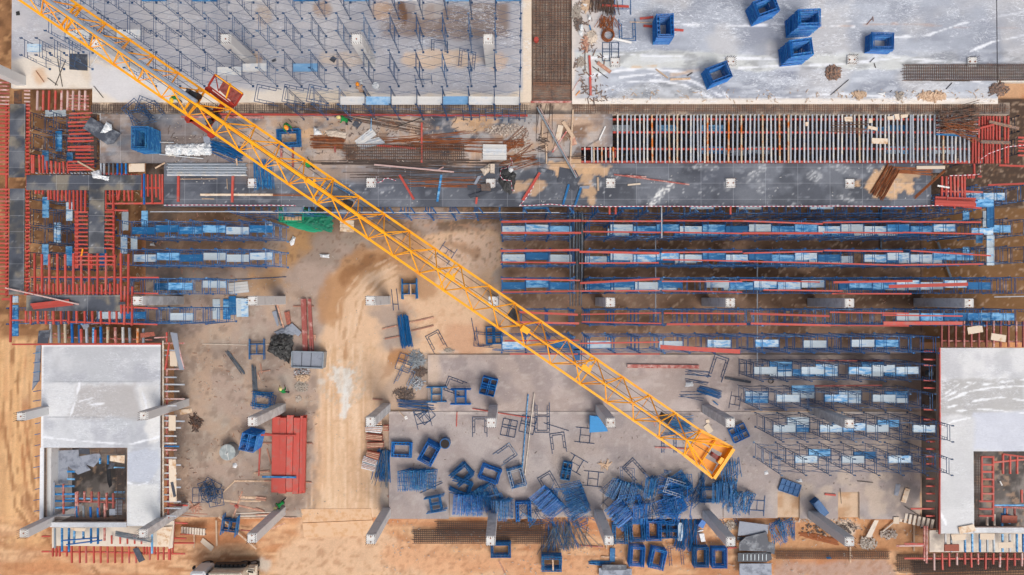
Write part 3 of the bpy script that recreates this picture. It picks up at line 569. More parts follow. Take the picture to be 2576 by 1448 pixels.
floor_piece('formwork_deck', [(412,412,2342,521),(2342,412,2372,436)], ZDK+.02, paint_deck, .06, 'deck_mat', .12, 'clean black plywood deck with concrete column heads, lower strip', 'formwork deck', side='ply_dark')
def paint_dk2(c):
    c.fill(rgb(76,80,90)); c.noise(rgb(108,110,114), 50, .52, .1, .8, 201); c.noise(rgb(140,130,112), 30, .58, .08, .7, 202); c.noise(rgb(180,180,178), 4, .78, .05, .6, 203); c.noise(rgb(46,50,58), 40, .58, .08, .7, 204)
def deck2(rects, label, z=ZD-.15): return floor_piece('formwork_deck', rects, z, paint_dk2, .05, 'deck_mat', .12, label, 'formwork deck', side='ply_dark')
deck2([(24,262,64,350),(22,350,62,447),(22,475,62,742)], 'long narrow black plywood strip running down the far left')
deck2([(66,441,356,479),(223,479,263,638)], 'T-shaped black plywood strip between red joists on the left')
deck2([(66,743,302,783)], 'black plywood strip with three red beams lying on it')
# ================================================================== PEOPLE
def person(x, y, z, rz, label, shirt, helmet, lean=25, arms=((.35,.3),(.35,.25)), stride=.25, sleeves=True, crouch=0.0):
    """skinned figure standing on z; rz is the direction faced (degrees)"""
    p0 = P(x, y, z+1.2); root = empty('person', (p0.x, p0.y, z), math.radians(rz), label, 'person'); ln = math.radians(lean)
    hip = Vector((0,0,.92-crouch)); f = Vector((math.sin(ln),0,math.cos(ln)))   # faces +X
    waist = hip+f*.15; chest = hip+f*.36; neck = hip+f*.55; headc = hip+f*.70+Vector((.03,0,0)); top = hip+f*.80+Vector((.03,0,0))
    V = []; E = []; R = []
    def node(v, r, par=None):
        V.append(tuple(v)); R.append(r if isinstance(r, tuple) else (r, r))
        if par is not None: E.append((par, len(V)-1))
        return len(V)-1
    h = node(hip,(.13,.16)); w_ = node(waist,(.11,.15),h); c = node(chest,(.12,.17),w_); nk = node(neck,(.055,.055),c); hd = node(headc,(.085,.08),nk); tp_ = node(top,(.07,.07),hd); node(headc+Vector((.1,0,-.02)),.018,hd)
    for s in (-1,1):
        node(headc+Vector((.0,s*.085,0)),.018,hd)
        kx = stride*s*.5; kn = node(hip+Vector((.06+kx*.6+crouch*.5, s*.11, -.44+crouch*.5)),.07,node(hip+Vector((0,s*.1,-.06)),.095,h)); an = node(Vector((kx-.02,s*.12,.09)),.045,kn); node(Vector((kx+.14,s*.13,.045)),.04,an)
        sh_ = node(chest+f*.1+Vector((0,s*.2,0)),.06,c); ext, drop = arms[(s+1)//2]
        el = node(chest+Vector((ext*.5,s*.27,.04-drop*.55)),.045,sh_); wr = node(chest+Vector((ext,s*.2,-drop)),.03,el)
        pm = node(chest+Vector((ext+.07,s*.19,-drop-.02)),(.03,.018),wr)
        for k in range(4): 
            q = node(chest+Vector((ext+.12,s*.19+(k-1.5)*.02,-drop-.035)),.009,pm); node(chest+Vector((ext+.155-abs(k-1.3)*.006,s*.19+(k-1.5)*.022,-drop-.065)),.0075,q)
        node(chest+Vector((ext+.09,s*.19-s*.055,-drop-.04)),.01,wr)
    me = bpy.data.meshes.new('body'); me.from_pydata(V, E, []); o = bpy.data.objects.new('body', me); COL.objects.link(o)
    md = o.modifiers.new('s','SKIN'); 
    for i, sv in enumerate(me.skin_vertices[0].data): sv.radius = R[i]; sv.use_root = (i == 0)
    o.modifiers.new('d','SUBSURF').levels = 1
    bpy.context.view_layer.update(); dg = bpy.context.evaluated_depsgraph_get(); m2 = bpy.data.meshes.new_from_object(o.evaluated_get(dg)); bpy.data.objects.remove(o)
    m2.materials.clear()
    for mm in ('skin', shirt, 'trousers', 'boot'): m2.materials.append(MATS[mm])
    for pl in m2.polygons:
        ce = pl.center; t = (ce-hip).dot(f)
        if ce.z < .12: k = 3
        elif ce.z < hip.z+.02 and t < .05 and ce.x < .45: k = 2
        elif t > .56: k = 0
        elif ce.x > chest.x+min(a[0] for a in arms)-.02 and ce.z < chest.z and t > 0: k = 0
        else: k = 1
        pl.material_index = k; pl.use_smooth = True
    # limbs below the hip are trousers wherever the arms hang
    link('body', m2, root)
    b = MB(); mx = Matrix.Translation(headc+Vector((.0,0,.03))) @ Matrix.Rotation(ln*.6, 4, 'Y'); n = 18
    dome = MB(); rings = 5
    for j in range(rings+1):
        a = j/rings*math.pi/2
        for i in range(n): t = 2*math.pi*i/n; dome.v.append((.15*math.cos(a)*math.cos(t), .125*math.cos(a)*math.sin(t), .02+.135*math.sin(a)))
    for j in range(rings):
        for i in range(n): k = (i+1)%n; dome.f.append((j*n+i, j*n+k, (j+1)*n+k, (j+1)*n+i))
    k0 = len(dome.v)
    for i in range(n): t = 2*math.pi*i/n; e = 1.18+(.25 if math.cos(t) > .5 else 0); dome.v.append((.15*e*math.cos(t), .125*1.15*math.sin(t), .01))
    for i in range(n): k = (i+1)%n; dome.f.append((k0+i, k0+k, k, i))
    dome.box((0,0,.155),(.2,.02,.012)); b.add(dome, mx); b.obj('helmet', helmet, root)
    e = MB(); 
    for s in (-1,1): e.cyl((headc.x+.075, s*.03, headc.z+.0), .011, .02, 8)
    e.obj('eyes', 'rubber', root); return root
use('a0'); person(1618,905,ZD,-70,'worker in green with a yellow vest seen through the crane jib','shirt_green','vest_yellow',35,((.3,.35),(.35,.3)))
use('a1'); person(985,850,ZD,115,'worker in orange helmet and tan shirt walking on the upper slab','shirt_tan','helmet_orange',25,((.25,.45),(.3,.35)),.7); person(265,1160,ZDK,-60,'worker in green with orange helmet at the low square stack','shirt_green','helmet_orange',40,((.4,.35),(.35,.3)),.4); person(848,1128,ZDK,170,'worker in green shirt with pale yellow helmet on the deck','shirt_green','helmet_pale',40,((.35,.4),(.3,.35)),.3)
use('b1'); person(485,275,ZDK,115,'worker in green with a yellow helmet behind the jib chord','shirt_green','helmet_yellow',30,((.35,.3),(.3,.3)),.3)
use('c1'); person(252,1132,0,100,'worker in bright green near the rubble beside the road','shirt_green','helmet_pale',30,((.3,.2),(.35,.1)),.3)
use('d1'); person(232,780,0,215,'crouching worker in dark green by the foot of the bottom column','shirt_green','helmet_pale',50,((.35,.35),(.4,.3)),.3,crouch=.25)
# ================================================================== COLUMNS
def stub_tips(b, c, z, s, n=5):
    for sx in (-1, 1):
        for i in range(n):
            o = -s*.42+i*s*.84/(n-1)
            for p in ((sx*s*.44, o), (o, sx*s*.44)):
                b.tube(c+Vector((p[0], p[1], 0)), c+Vector((p[0]*1.03+random.uniform(-.02,.02), p[1]*1.03+random.uniform(-.02,.02), .28+random.uniform(0,.12))), .016, 4)
def column(x, y, ztop, zbase, label, s=.72, orient=0, group='square concrete columns'):
    p = P(x, y, ztop); root = empty('concrete_column', (p.x, p.y, zbase), 0, label, 'column', group)
    b = MB(); h = ztop-zbase; c = .03
    prof = [(-s/2+c,-s/2),(s/2-c,-s/2),(s/2,-s/2+c),(s/2,s/2-c),(s/2-c,s/2),(-s/2+c,s/2),(-s/2,s/2-c),(-s/2,-s/2+c)]
    b.v = [(a, d, 0) for a, d in prof]+[(a, d, h-.015) for a, d in prof]; n = 8
    b.f = [tuple(range(n))[::-1], tuple(range(n, 16))]+[(i, (i+1) % n, n+(i+1) % n, n+i) for i in range(n)]
    b.obj('shaft', 'concrete', root)
    t = MB(); t.box((0, 0, h), (s-.07, s-.07, .03)); cap = t.obj('cap', 'concrete_top', root)
    e = MB(); stub_tips(e, Vector((0, 0, h)), 0, s, 5); e.obj('starter_bars', 'rebar', cap)
    for k in (-1, 1) if orient >= 0 else (0,):
        q = MB(); q.cyl((k*.19*(orient == 0), k*.19*(orient == 1), h+.016), .05, .05, 10); q.obj('anchor_bolt', 'rebar_rust', cap)
    return root
use('D')
for i, (x, y, o, lb) in enumerate([
    (346,757,0,'short-looking grey column beside the lower black formwork'),(635,757,0,'grey column beside the blue boards, upright near the sand'),(932,757,0,'grey column standing alone in the pale sand'),(1240,758,0,'grey column seen through the crane jib'),
    (1535.5,761,1,'grey column between scaffold rows, nearest the pipe gap'),(1837,762,1,'grey column between scaffold rows, middle of the row'),(2137,763,1,'grey column between scaffold rows, right of the middle'),(2438,763,1,'dark shaded column near the right edge between scaffold rows'),
    (635,1061,1,'grey column leaning into view above the big red steel stack'),(932,1061,1,'grey column beside the white timber piles'),(1236,1064,0,'grey column rising through loose frames on the grey bay'),(1536,1064,0,'grey column beside the blue sheet stack'),(1837,1064,1,'grey column next to the four-hole stack by the crane tip'),(2137,1066,0,'grey column among the lower right scaffold rows'),
    (634,1354,1,'grey column at the bottom with a worker beside its foot'),(933,1357,1,'grey column at the bottom of the sandy haul road'),(1234,1361,1,'grey column rising over the long rebar cages'),(1532,1360,1,'grey column among the tangled frames at the bottom'),(1838,1363,1,'grey column left of the grey and black panels'),(2137,1363,0,'long grey column over the rust-stained mat')]):
    column(x, y, ZD, 0 if y < 1300 else 0, lb, orient=o)
for x, y, lb in [(53,1048,'left grey column overhanging the lower left slab'),(362,1046,'grey column piercing the lower left slab, upper right one'),(60,1342,'grey column at the bottom left corner of the stair opening'),(360,1342,'grey column piercing the lower left slab, bottom right one')]:
    column(x, y, ZD, 0, lb, orient=-1, s=.66)
for x, y, lb in [(568,99,'pale column on the upper slab nearest the crane jib'),(897,99,'pale column on the upper slab, middle one'),(1228,99,'pale column on the upper slab nearest the rebar bay'),(-70,150,'pale column at the far left edge of the upper slab'),(242,112,'pale column on the upper slab half hidden by the jib')]:
    column(x, y, 11.2, ZD, lb, orient=-1)
for x, y, z, lb in [(2143,151,ZD,'square column head in the grey plastic right of the clamp pile'),(2446,156,ZD,'square column head in the plastic above the long rebar cage'),(1838,156,ZD,'square column head by the tilted blue stack'),(1547,158,ZD,'square column head under the loose blue frame'),
        (635,461,ZDK,'white column head in the deck beside blue rods'),(933,460,ZDK,'white column head in the deck with tape around it'),(1234,462,ZDK,'white column head beside the black net heap'),(1536,461,ZDK,'white column head near the splash of concrete'),(1838,461,ZDK,'white column head in the middle of the clean black deck'),(2138,462,ZDK,'white column head at the right of the black deck')]:
    column(x, y, z+.1, z-.6, lb, orient=0, group='column heads flush with the decks', s=.72)
# ================================================================== SCAFFOLD
def tower_mesh(levels, h, jack=.28, w=1.22, r=.024):
    b = MB(); z = jack; hw = w/2
    for s in (-1, 1):
        b.tube((0, s*hw, 0), (0, s*hw, jack), .02, 5); b.box((0, s*hw, .01), (.16, .16, .02))
        b.tube((0, s*hw, jack+levels*h), (0, s*hw, jack*2+levels*h), .02, 5)
        zt = jack*2+levels*h; b.box((0, s*hw, zt), (.16, .1, .02)); b.box((0.07, s*hw, zt+.05), (.01, .1, .1)); b.box((-0.07, s*hw, zt+.05), (.01, .1, .1))
    for l in range(levels):
        z0 = jack+l*h; z1 = z0+h-.03
        for s in (-1, 1):
            b.tube((0, s*hw, z0), (0, s*hw, z1+.03), r, 5)
            b.tube((0, s*(hw-.18), z0+.1 if False else z1-1.25), (0, s*(hw-.18), z1-.3), r*.75, 4)
            for k in range(4): b.tube((0, s*hw, z1-1.2+k*.28), (0, s*(hw-.18), z1-1.2+k*.28), r*.7, 4)
        b.tube((0, -hw, z1), (0, hw, z1), r, 5); b.tube((0, -hw, z1-.3), (0, hw, z1-.3), r*.85, 5); b.tube((0, -hw, z0+.12), (0, hw, z0+.12), r*.8, 4)
    return b
def brace_mesh(levels, h, L, sides=(-1, 1), jack=.28, w=1.22, r=.017):
    b = MB(); hw = w/2
    for l in range(levels):
        z0 = jack+l*h+.25; z1 = z0+h*.62
        for s in sides:
            b.tube((0, s*hw, z0), (L, s*hw, z1), r, 4); b.tube((0, s*hw, z1), (L, s*hw, z0), r, 4)
    return b
BC = {}
def walkboard(L, W, m):
    k = ('wb', round(L, 2), W, m)
    if k not in BC:
        b = MB(); b.box((L/2, 0, 0), (L-.06, W, .045))
        for s in (-1, 1):
            b.box((L/2, s*(W/2-.02), .035), (L-.06, .03, .03)); 
            for e in (.0, L): b.tube((e, s*W*.3, .0), (e+(.06 if e == 0 else -.06), s*W*.3, .03), .02, 4)
        b.box((L/2, 0, .028), (L-.1, .02, .012))
        BC[k] = b.mesh('walkboard', m)
    return BC[k]
def scaffold(label, y, xs, ztop, zbase, levels=2, boards=(), m='scaffold_navy', drop=(), group='rows of tube scaffold', nobrace=(), w=1.22, jog=0):
    """y, xs in survey pixels at the scaffold top; boards = (bay index, lift height fraction, offset across, material)"""
    h = (ztop-zbase-.56)/levels
    pts = [P(x, y, ztop) for x in xs]; y0 = pts[0].y; L = (pts[-1].x-pts[0].x)/max(1, len(pts)-1)
    root = empty('scaffold', (pts[0].x, y0, zbase), 0, label, 'scaffold', group)
    key = ('tw', levels, round(h, 2), m, w)
    if key not in BC: BC[key] = tower_mesh(levels, h, w=w, r=.021 if ztop > 9 else .025).mesh('frame', m)
    kb = ('br', levels, round(h, 2), round(L, 2), m)
    if kb not in BC: BC[kb] = [brace_mesh(levels, h, L, (sd,), r=.0135 if ztop > 9 else .018).mesh('cross_brace', m) for sd in (-1, 1)]
    for i, p in enumerate(pts):
        if i in drop: continue
        link('frame', BC[key], root).location = (p.x-pts[0].x, random.uniform(-jog, jog), 0)
        if i < len(pts)-1 and i not in nobrace and (i+1) not in drop:
            for bm_ in BC[kb]: link('cross_brace', bm_, root).location = (p.x-pts[0].x, 0, 0)
    for bi, lift, off, bm in boards:
        z = .28+lift*h-.02
        o = link('walkboard', walkboard(L, .58, bm), root); o.location = (pts[0].x+bi*L-pts[0].x, off, z); o.rotation_euler = (0, 0, random.uniform(-.015, .015))
    return root
WB = ('board_white', 'board_blue')
def rb(p=.5): return 'board_white' if random.random() < p else 'board_blue'
# --- on the upper slab (tops 4.2 m above it)
use('D'); S = 66.45; ZT = 10.7
xs = [1311-S*i for i in range(0, 20)][::-1]
n = len(xs)
scaffold('upper slab scaffold row along the top edge of the view, below the frame tops', -36, xs, ZT, ZD, 2, [(i, 1, .1, random.choice(('board_white','board_pale','board_blue','board_sky'))) for i in range(4, n-1, 2)]+[(n-2, 1, .1, 'board_sky')], group='scaffold rows on the upper slab')
scaffold('upper slab scaffold row, second from the top, level with the pale columns', 56, xs[1:], ZT, ZD, 2, [(0,1.0,0,'board_pale'),(2,1,0,'board_pale')], group='scaffold rows on the upper slab')
xs2 = [1310-S*i for i in range(0, 16)][::-1]
scaffold('upper slab scaffold row, third from the top, just below the pale columns', 149, xs2, ZT, ZD, 2, [(3,1.0,-.15,'board_pale'),(4,1,.1,'board_pale'),(6,1.0,.1,'board_sky')], group='scaffold rows on the upper slab')
xs3 = [1308-65.4*i for i in range(0, 10)][::-1]
scaffold('upper slab scaffold row closest to the deck, topped by a line of boards', 241, xs3, ZT-.2, ZD-.05, 2, [(i, 1.86, -.2, ['board_pale','board_pale','board_pale','board_sky','board_pale','board_pale','board_sky','board_pale','board_pale'][i]) for i in range(2, 9)], group='scaffold rows on the upper slab')
scaffold('short scaffold at the far left of the upper slab', 118, [54,92,130,168], ZT-1.2, ZD, 1, [(0,.9,.1,'board_white')], group='scaffold rows on the upper slab')
# --- shoring rows in the right half
SR = 5.6
def xr(a, b, st=61.4):
    k = max(1, round((b-a)/st)); return [a+(b-a)*i/k for i in range(k+1)]
def mkboards(n, lifts=(2, 1), p=.62, skip=.12, off=0):
    out = []
    for i in range(n):
        if random.random() > skip: out.append((i, lifts[0]*1.0, off+(.12 if i % 2 else -.02), rb(p)))
        if len(lifts) > 1 and random.random() > .45: out.append((i, lifts[1], off-.05, rb(p)))
    return out
rows = [('first',572),('second',646),('third',718)]
for nm, y in rows:
    scaffold(nm+' shoring row below the deck, short left section', y, xr(1262,1445), SR, 0, 3, mkboards(3, (2,), .5, .0), 'scaffold_blue', group='shoring rows under the next deck')
    e = 2446 if nm != 'third' else 2600
    scaffold(nm+' shoring row below the deck, long right section', y, xr(1484, e), SR, 0, 3, mkboards(round((e-1484)/61.4), (2, 1), .6, .1), 'scaffold_blue', group='shoring rows under the next deck')
scaffold('fourth shoring row, short left part beneath the jib', 800, xr(1312,1445), SR, 0, 3, [], 'scaffold_blue', group='shoring rows under the next deck')
scaffold('fourth shoring row, mostly empty of boards, below the row of columns', 800, xr(1484,2600), SR, 0, 3, [(i, 2, 0, rb(.4)) for i in range(13, 18)]+[(i, 1, 0, 'board_blue') for i in range(14, 18)], 'scaffold_blue', group='shoring rows under the next deck')
scaffold('fifth shoring row, left part by the four blue frames', 868, xr(1262,1445), SR, 0, 3, [(0,2,-.2,'board_white'),(2,2,-.1,'board_blue')], 'scaffold_blue', group='shoring rows under the next deck')
scaffold('fifth shoring row with widely spaced boards', 869, xr(1484,2360), SR, 0, 3, [(0,2,-.1,'board_white'),(3,2,-.1,'board_white'),(5,2,0,'board_white'),(7,2,0,'board_white'),(9,2,-.05,'board_white'),(11,2,0,'board_white'),(12,2,0,'board_blue')], 'scaffold_blue', group='shoring rows under the next deck')
def mb6(n, base):
    out = []
    for i in range(n):
        if i % 2 == base or random.random() < .35: out.append((i, 2, 0 if i % 2 == base else .15, rb(.7)))
        else: out.append((i, 1, .05, rb(.5)))
        if random.random() < .5: out.append((i, 1, -.35, rb(.4)))
    return out
scaffold('sixth scaffold row, upper one of the lower right group', 940, xr(1918,2350), SR, .05, 3, mb6(7, 0)+[(1,1,.3,'board_blue'),(5,1,.2,'board_blue')], 'scaffold_navy', group='lower right scaffold rows')
scaffold('seventh scaffold row, crowded with boards, lower right group', 1012, xr(1914,2352), SR, .1, 3, mb6(7, 1)+[(0,1,0,'board_white'),(2,1,.5,'board_blue'),(4,1,.1,'board_white')], 'scaffold_navy', group='lower right scaffold rows')
scaffold('eighth scaffold row, reaching over the edge of the lower right slab', 1092, xr(1970,2396), SR+.5, .2, 3, mb6(7, 0)+[(1,1,.3,'board_white'),(3,1,.2,'board_blue')], 'scaffold_navy', group='lower right scaffold rows')
scaffold('ninth scaffold row, lowest of the lower right group', 1176, xr(1966,2394), SR+.5, .2, 3, [(1,2,.1,'board_white'),(3,2,.1,'board_white'),(5,2,.1,'board_white'),(4,1,0,'board_blue'),(2,1,.2,'board_blue')], 'scaffold_navy', group='lower right scaffold rows')
# --- under the joist bay: two rows with shade put into their colour, and one under the deck edge
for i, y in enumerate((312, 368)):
    scaffold(('upper','lower')[i]+' scaffold row standing in the dark under the open joists', y, xr(1480,2560), SR-.4, 0, 3, mkboards(17, (2,), .25, .6, -.05), 'scaffold_shaded', group='rows under the joist bay')
scaffold('scaffold row under the bottom edge of the black deck', 512, xr(570,2440), SR+.3, 0, 3, [(i,2,.1,rb(.4)) for i in (12,16,19,21,24,27)], 'scaffold_blue', group='rows under the decks')
# --- left rows
scaffold('upper of two board-topped scaffold rows left of the booth', 574, xr(296,664), SR, 0, 3, mkboards(6, (2,), .5, .0), 'scaffold_blue', group='left shoring rows')
scaffold('lower of two board-topped scaffold rows left of the road', 646, xr(300,664), SR, 0, 3, mkboards(6, (2,), .6, .0), 'scaffold_blue', group='left shoring rows')
scaffold('scaffold row between the T-shaped and lower black formwork', 720, xr(66,520), SR, 0, 3, [(5,2,0,'board_blue'),(4,1,0,'board_blue'),(6,1,.2,'board_white')], 'scaffold_blue', group='left shoring rows')
scaffold('scaffold row directly below the lower black formwork', 796, xr(20,520), SR, 0, 3, [(3,2,0,'board_white'),(4,2,0,'board_blue'),(6,2,-.1,'board_white')], 'scaffold_blue', group='left shoring rows')
for i, y in enumerate((300, 352, 405, 480, 545, 590, 655)):
    scaffold('scaffold bay standing on leafy soil %s the left formwork' % ('below','beneath','inside','within','behind','under','across')[i], y, [70,128,186], SR-.3, -.3, 3, [], 'scaffold_navy', group='bays under the left formwork', nobrace=())
scaffold('scaffold row at the right edge beside the blue vertical boards', 640, [2470,2530,2590], SR, 0, 3, [(0,1,0,'board_blue')], 'scaffold_navy', group='right edge bays'); scaffold('scaffold row at the right edge next to the dark pit', 570, [2470,2530,2590], SR, 0, 3, [(1,2,0,'board_blue')], 'scaffold_navy', group='right edge bays'); scaffold('scaffold row at the right edge level with the black deck', 486, [2455,2515,2575], SR, 0, 3, [(0,2,0,'board_white'),(1,2,0,'board_white')], 'scaffold_blue', group='right edge bays')
def loose_board(x0, y0, x1, y1, z, m, label, W=.5, cat='board', name='walkboard', group=None):
    p = P(x0, y0, z); q = P(x1, y1, z); L = (q-p).length; a = math.atan2(q.y-p.y, q.x-p.x)
    o = link(name, walkboard(L, W, m)); o.matrix_basis = Matrix.Translation(p) @ Matrix.Rotation(a, 4, 'Z'); return tag(o, label, cat, group)
use('a0')
loose_board(425,1072,625,1068,4.0,'board_white','white board lying below the upper left red joists'); loose_board(555,1235,555,1430,4.4,'board_blue','dark blue board standing out above the T-shaped formwork')
use('b0')
for k, (a, c, e, f, z, m, l) in enumerate([(430,130,430,320,3.5,'board_blue','blue board above the left end of the cross formwork'),(660,150,660,235,3.4,'board_blue','short dark blue board left of the red joists'),(432,570,432,770,4,'board_blue','greyish blue board below the cross formwork'),
    (655,620,655,800,3.6,'board_white','white board left of the T-shaped formwork stem'),(543,810,543,1005,3.8,'board_white','white board in the middle of the leafy bay'),(428,1015,428,1215,4.2,'board_blue','bright blue board at the bottom of the leafy bay, left'),(652,1035,652,1225,4.2,'board_blue','bright blue board at the bottom of the leafy bay, right'),
    (1180,710,1180,890,3.6,'board_white','white upright board at the left end of the shoring rows'),(1170,930,1170,1110,3.4,'board_white','blue-white upright board below the first'),(1265,940,1265,1080,3,'board_white','grey board between the left shoring rows'),(1365,700,1365,880,3.2,'board_blue','faint blue board by the left shoring row'),
    (970,1040,970,1235,2.8,'board_blue','blue board under the T stem joists')]):
    loose_board(a, c, e, f, z, m, l)
use('b3')
for a, c, e, f, z, m, l, W in [(2255,660,2255,860,4.6,'board_blue','blue upright board at the right edge, top one',.6),(2255,925,2255,1220,4.4,'board_white','blue-white upright board at the right edge, lower one',.6),(2085,630,2290,632,5,'board_blue','bright blue board by the red beam bundle',.6),(2025,700,2025,800,4,'board_blue','pale blue board left of the right edge boards',.5),(2205,700,2205,860,3.6,'board_white','beige upright board at the right edge',.4),(2150,890,2150,1010,3.6,'board_blue','dark blue board near the right edge',.5),(2075,895,2285,897,5.2,'board_white','white board at the right end of the first row',.5),(2025,1040,2025,1100,3.6,'board_blue','small blue board at the right edge',.5)]:
    loose_board(a, c, e, f, z, m, l, W)
use('c0')
for a, c, e, f, z, m, l in [(145,215,145,285,4,'board_white','white and blue board at the left end of the lower formwork'),(145,300,145,600,3.6,'board_blue','long blue board under the far left red beam')]: loose_board(a, c, e, f, z, m, l)
# ================================================================== RED BEAMS ON THE SHORING
ZB = SR+.06
G1 = 'red beams laid along the shoring rows'
ORD = ['zeroth','first','second','third','fourth','fifth','sixth','seventh','eighth','ninth','tenth','eleventh','twelfth','thirteenth','fourteenth','fifteenth','sixteenth','seventeenth','eighteenth','nineteenth']
TENS = {2:'twenty',3:'thirty',4:'forty',5:'fifty',6:'sixty',7:'seventy',8:'eighty',9:'ninety'}
TENTH = {2:'twentieth',3:'thirtieth',4:'fortieth',5:'fiftieth',6:'sixtieth',7:'seventieth',8:'eightieth',9:'ninetieth'}
def ordn(i):
    if i < 20: return ORD[i]
    if i >= 100: return 'hundred-and-'+ordn(i-100) if i > 100 else 'hundredth'
    return TENTH[i//10] if i % 10 == 0 else TENS[i//10]+'-'+ORD[i % 10]
beams = {
 'upper line of the first shoring row': [('b2',-100,808,650,797,2),('b2',655,800,1405,803,1),('b2',1425,797,2170,800,1),('b2',2170,800,2922,828,1),('b3',670,815,1410,803,1),('b3',1410,808,2160,812,1)],
 'lower line of the first shoring row': [('b2',-100,912,650,912,2),('b2',668,900,1405,908,1),('b2',1430,905,2170,918,1),('b2',2170,915,2922,915,2),('b3',680,907,1425,912,1),('b3',1425,908,2175,922,1)],
 'upper line of the second shoring row': [('b2',-112,1082,635,1073,2),('b2',635,1090,1385,1103,2),('b2',1410,1097,2165,1090,1),('b2',2175,1103,2922,1085,1),('b3',680,1078,1425,1087,1),('b3',1500,1080,2250,1127,1)],
 'lower line of the second shoring row': [('b2',-112,1187,600,1193,1),('b2',630,1197,1380,1193,1),('b2',1420,1163,2170,1178,1),('b2',2160,1180,2900,1195,1),('b3',650,1195,1400,1217,1),('b3',1400,1215,2180,1205,1)],
 'upper line of the third shoring row': [('b2',-100,1345,640,1360,1),('b2',640,1385,1390,1345,2),('b2',1410,1368,2165,1370,1),('b2',2145,1355,2895,1375,1),('b3',770,1377,1515,1365,2),('b3',1290,1417,2035,1395,3)],
 'lower line of the third shoring row': [('c2',-100,183,635,172,1),('c2',640,172,1390,168,1),('c2',1410,168,2165,183,1),('c2',2365,162,3110,172,1),('c3',755,197,1505,198,1)],
 'upper line of the fourth shoring row': [('c2',60,370,620,395,2),('c2',650,392,1400,378,1),('c2',1430,380,2185,385,1),('c2',2240,385,2985,408,2),('c3',735,372,1480,382,1),('c3',1230,398,1985,408,1)],
 'lower line of the fourth shoring row': [('c2',0,465,630,477,2),('c2',655,462,1405,478,1),('c2',1455,485,2205,483,2),('c2',2245,478,2995,495,2),('c3',745,495,1480,500,1),('c3',1240,475,1985,475,3)],
 'upper line of the fifth shoring row': [('c2',-70,640,630,635,1),('c2',640,665,1385,652,1),('c2',1395,698,2145,742,4)],
 'lower line of the fifth shoring row': [('c2',-20,765,620,765,1),('c2',640,765,1390,765,1)],
}
for line, bs in beams.items():
    for i, (t, x0, y0, x1, y1, th) in enumerate(bs):
        use(t); w = {1:.1,2:.16,3:.26,4:.32}[th]
        bar(x0, y0, x1, y1, ZB+(.12 if th > 2 else 0), w, .14, 'channel', 'red_steel', 'steel_channel', label=('thick ' if th > 1 else '')+'red beam, '+ordn(i+1)+' from the left on the '+line, group=G1)
use('c3')
bar(600,828,1240,828,1.5,.12,.12,'channel','red_old','steel_channel',label='dark red beam low in the shade above the sixth scaffold row'); bar(590,1065,1230,1060,1.5,.12,.12,'channel','red_old','steel_channel',label='dark red beam low in the shade above the seventh scaffold row')
use('c2'); bar(1085,874,1760,882,.2,.22,.15,'channel','red_old','steel_channel',label='pair-wide red beam lying alone on the pinkish floor, upper half'); bar(1085,886,1760,893,.18,.16,.15,'channel','red_old','steel_channel',label='narrow red beam touching the lone beam on the pinkish floor')
# ================================================================== JOISTS
def _joists(items, z, w, h, m, base, group, kind='channel', name='joist', cat='joist', start=1, mats=None, fmt=None):
    """items: (x0,y0,x1,y1) in the current tile"""
    for i, it in enumerate(items):
        mm = it[4] if len(it) > 4 else m
        bar(it[0], it[1], it[2], it[3], z+random.uniform(-.01, .02), round(w*.85, 3), h, kind, mm, name, label=(fmt or '{o} {b}').format(o=ordn(i+start), b=base), cat=cat, group=group)
# open joist bay
use('D')
bear = []
for k, y in enumerate((302, 334.5, 376, 409.5)):
    for j, (x0, x1) in enumerate([(1541 if k < 2 else 1462, 1850), (1852, 2150), (2152, 2442)]):
        bar(x0, y, x1, y+random.uniform(-.5,.8), ZD-.42 if k < 3 else ZD-.36, .13 if k < 3 else .2, .16, 'channel', 'red_steel', 'bearer', label='red bearer under the white joists, '+ordn(k+1)+' line down, '+('left','middle','right')[j]+' length', cat='steel member', group='red bearers under the open joists')
x = 1554.5; i = 0
while x < 2437:
    i += 1; m = 'steel_rusty' if random.random() < .16 else 'steel_white'
    bar(x+random.uniform(-1.3,1.3), 290+random.uniform(-1,1), x+random.uniform(-1.3,1.3), 411+random.uniform(-1.5,1), ZD-.24, .11, .11, 'channel', m, 'joist', label=ordn(i)+(' rust-streaked' if m == 'steel_rusty' else ' white')+' joist from the left in the long open bay', cat='joist', group='white joists of the open bay')
    x += 10.7 if random.random() < .9 else 7
use('b2')
_joists([(xx,105,xx+2,250,('steel_rusty' if xx in (770,845,953) else 'steel_white')) for xx in (685,750,770,805,845,882,925,953)], ZD-.24, .12, .11, 'steel_white', 'short joist from the left beside the patched black panel', 'short joists by the black panel')
for k, (a, c, e, f) in enumerate([(910,140,910,205),(973,140,973,205),(918,665,918,738),(975,665,975,738),(2056,668,2056,738)]): bar(a, c, e, f, ZD-.5, .13, .12, 'channel', 'red_steel', 'joist_end', label=ordn(k+1)+' short red joist end poking out along the black deck', cat='joist', group='red joist ends at the deck edge')
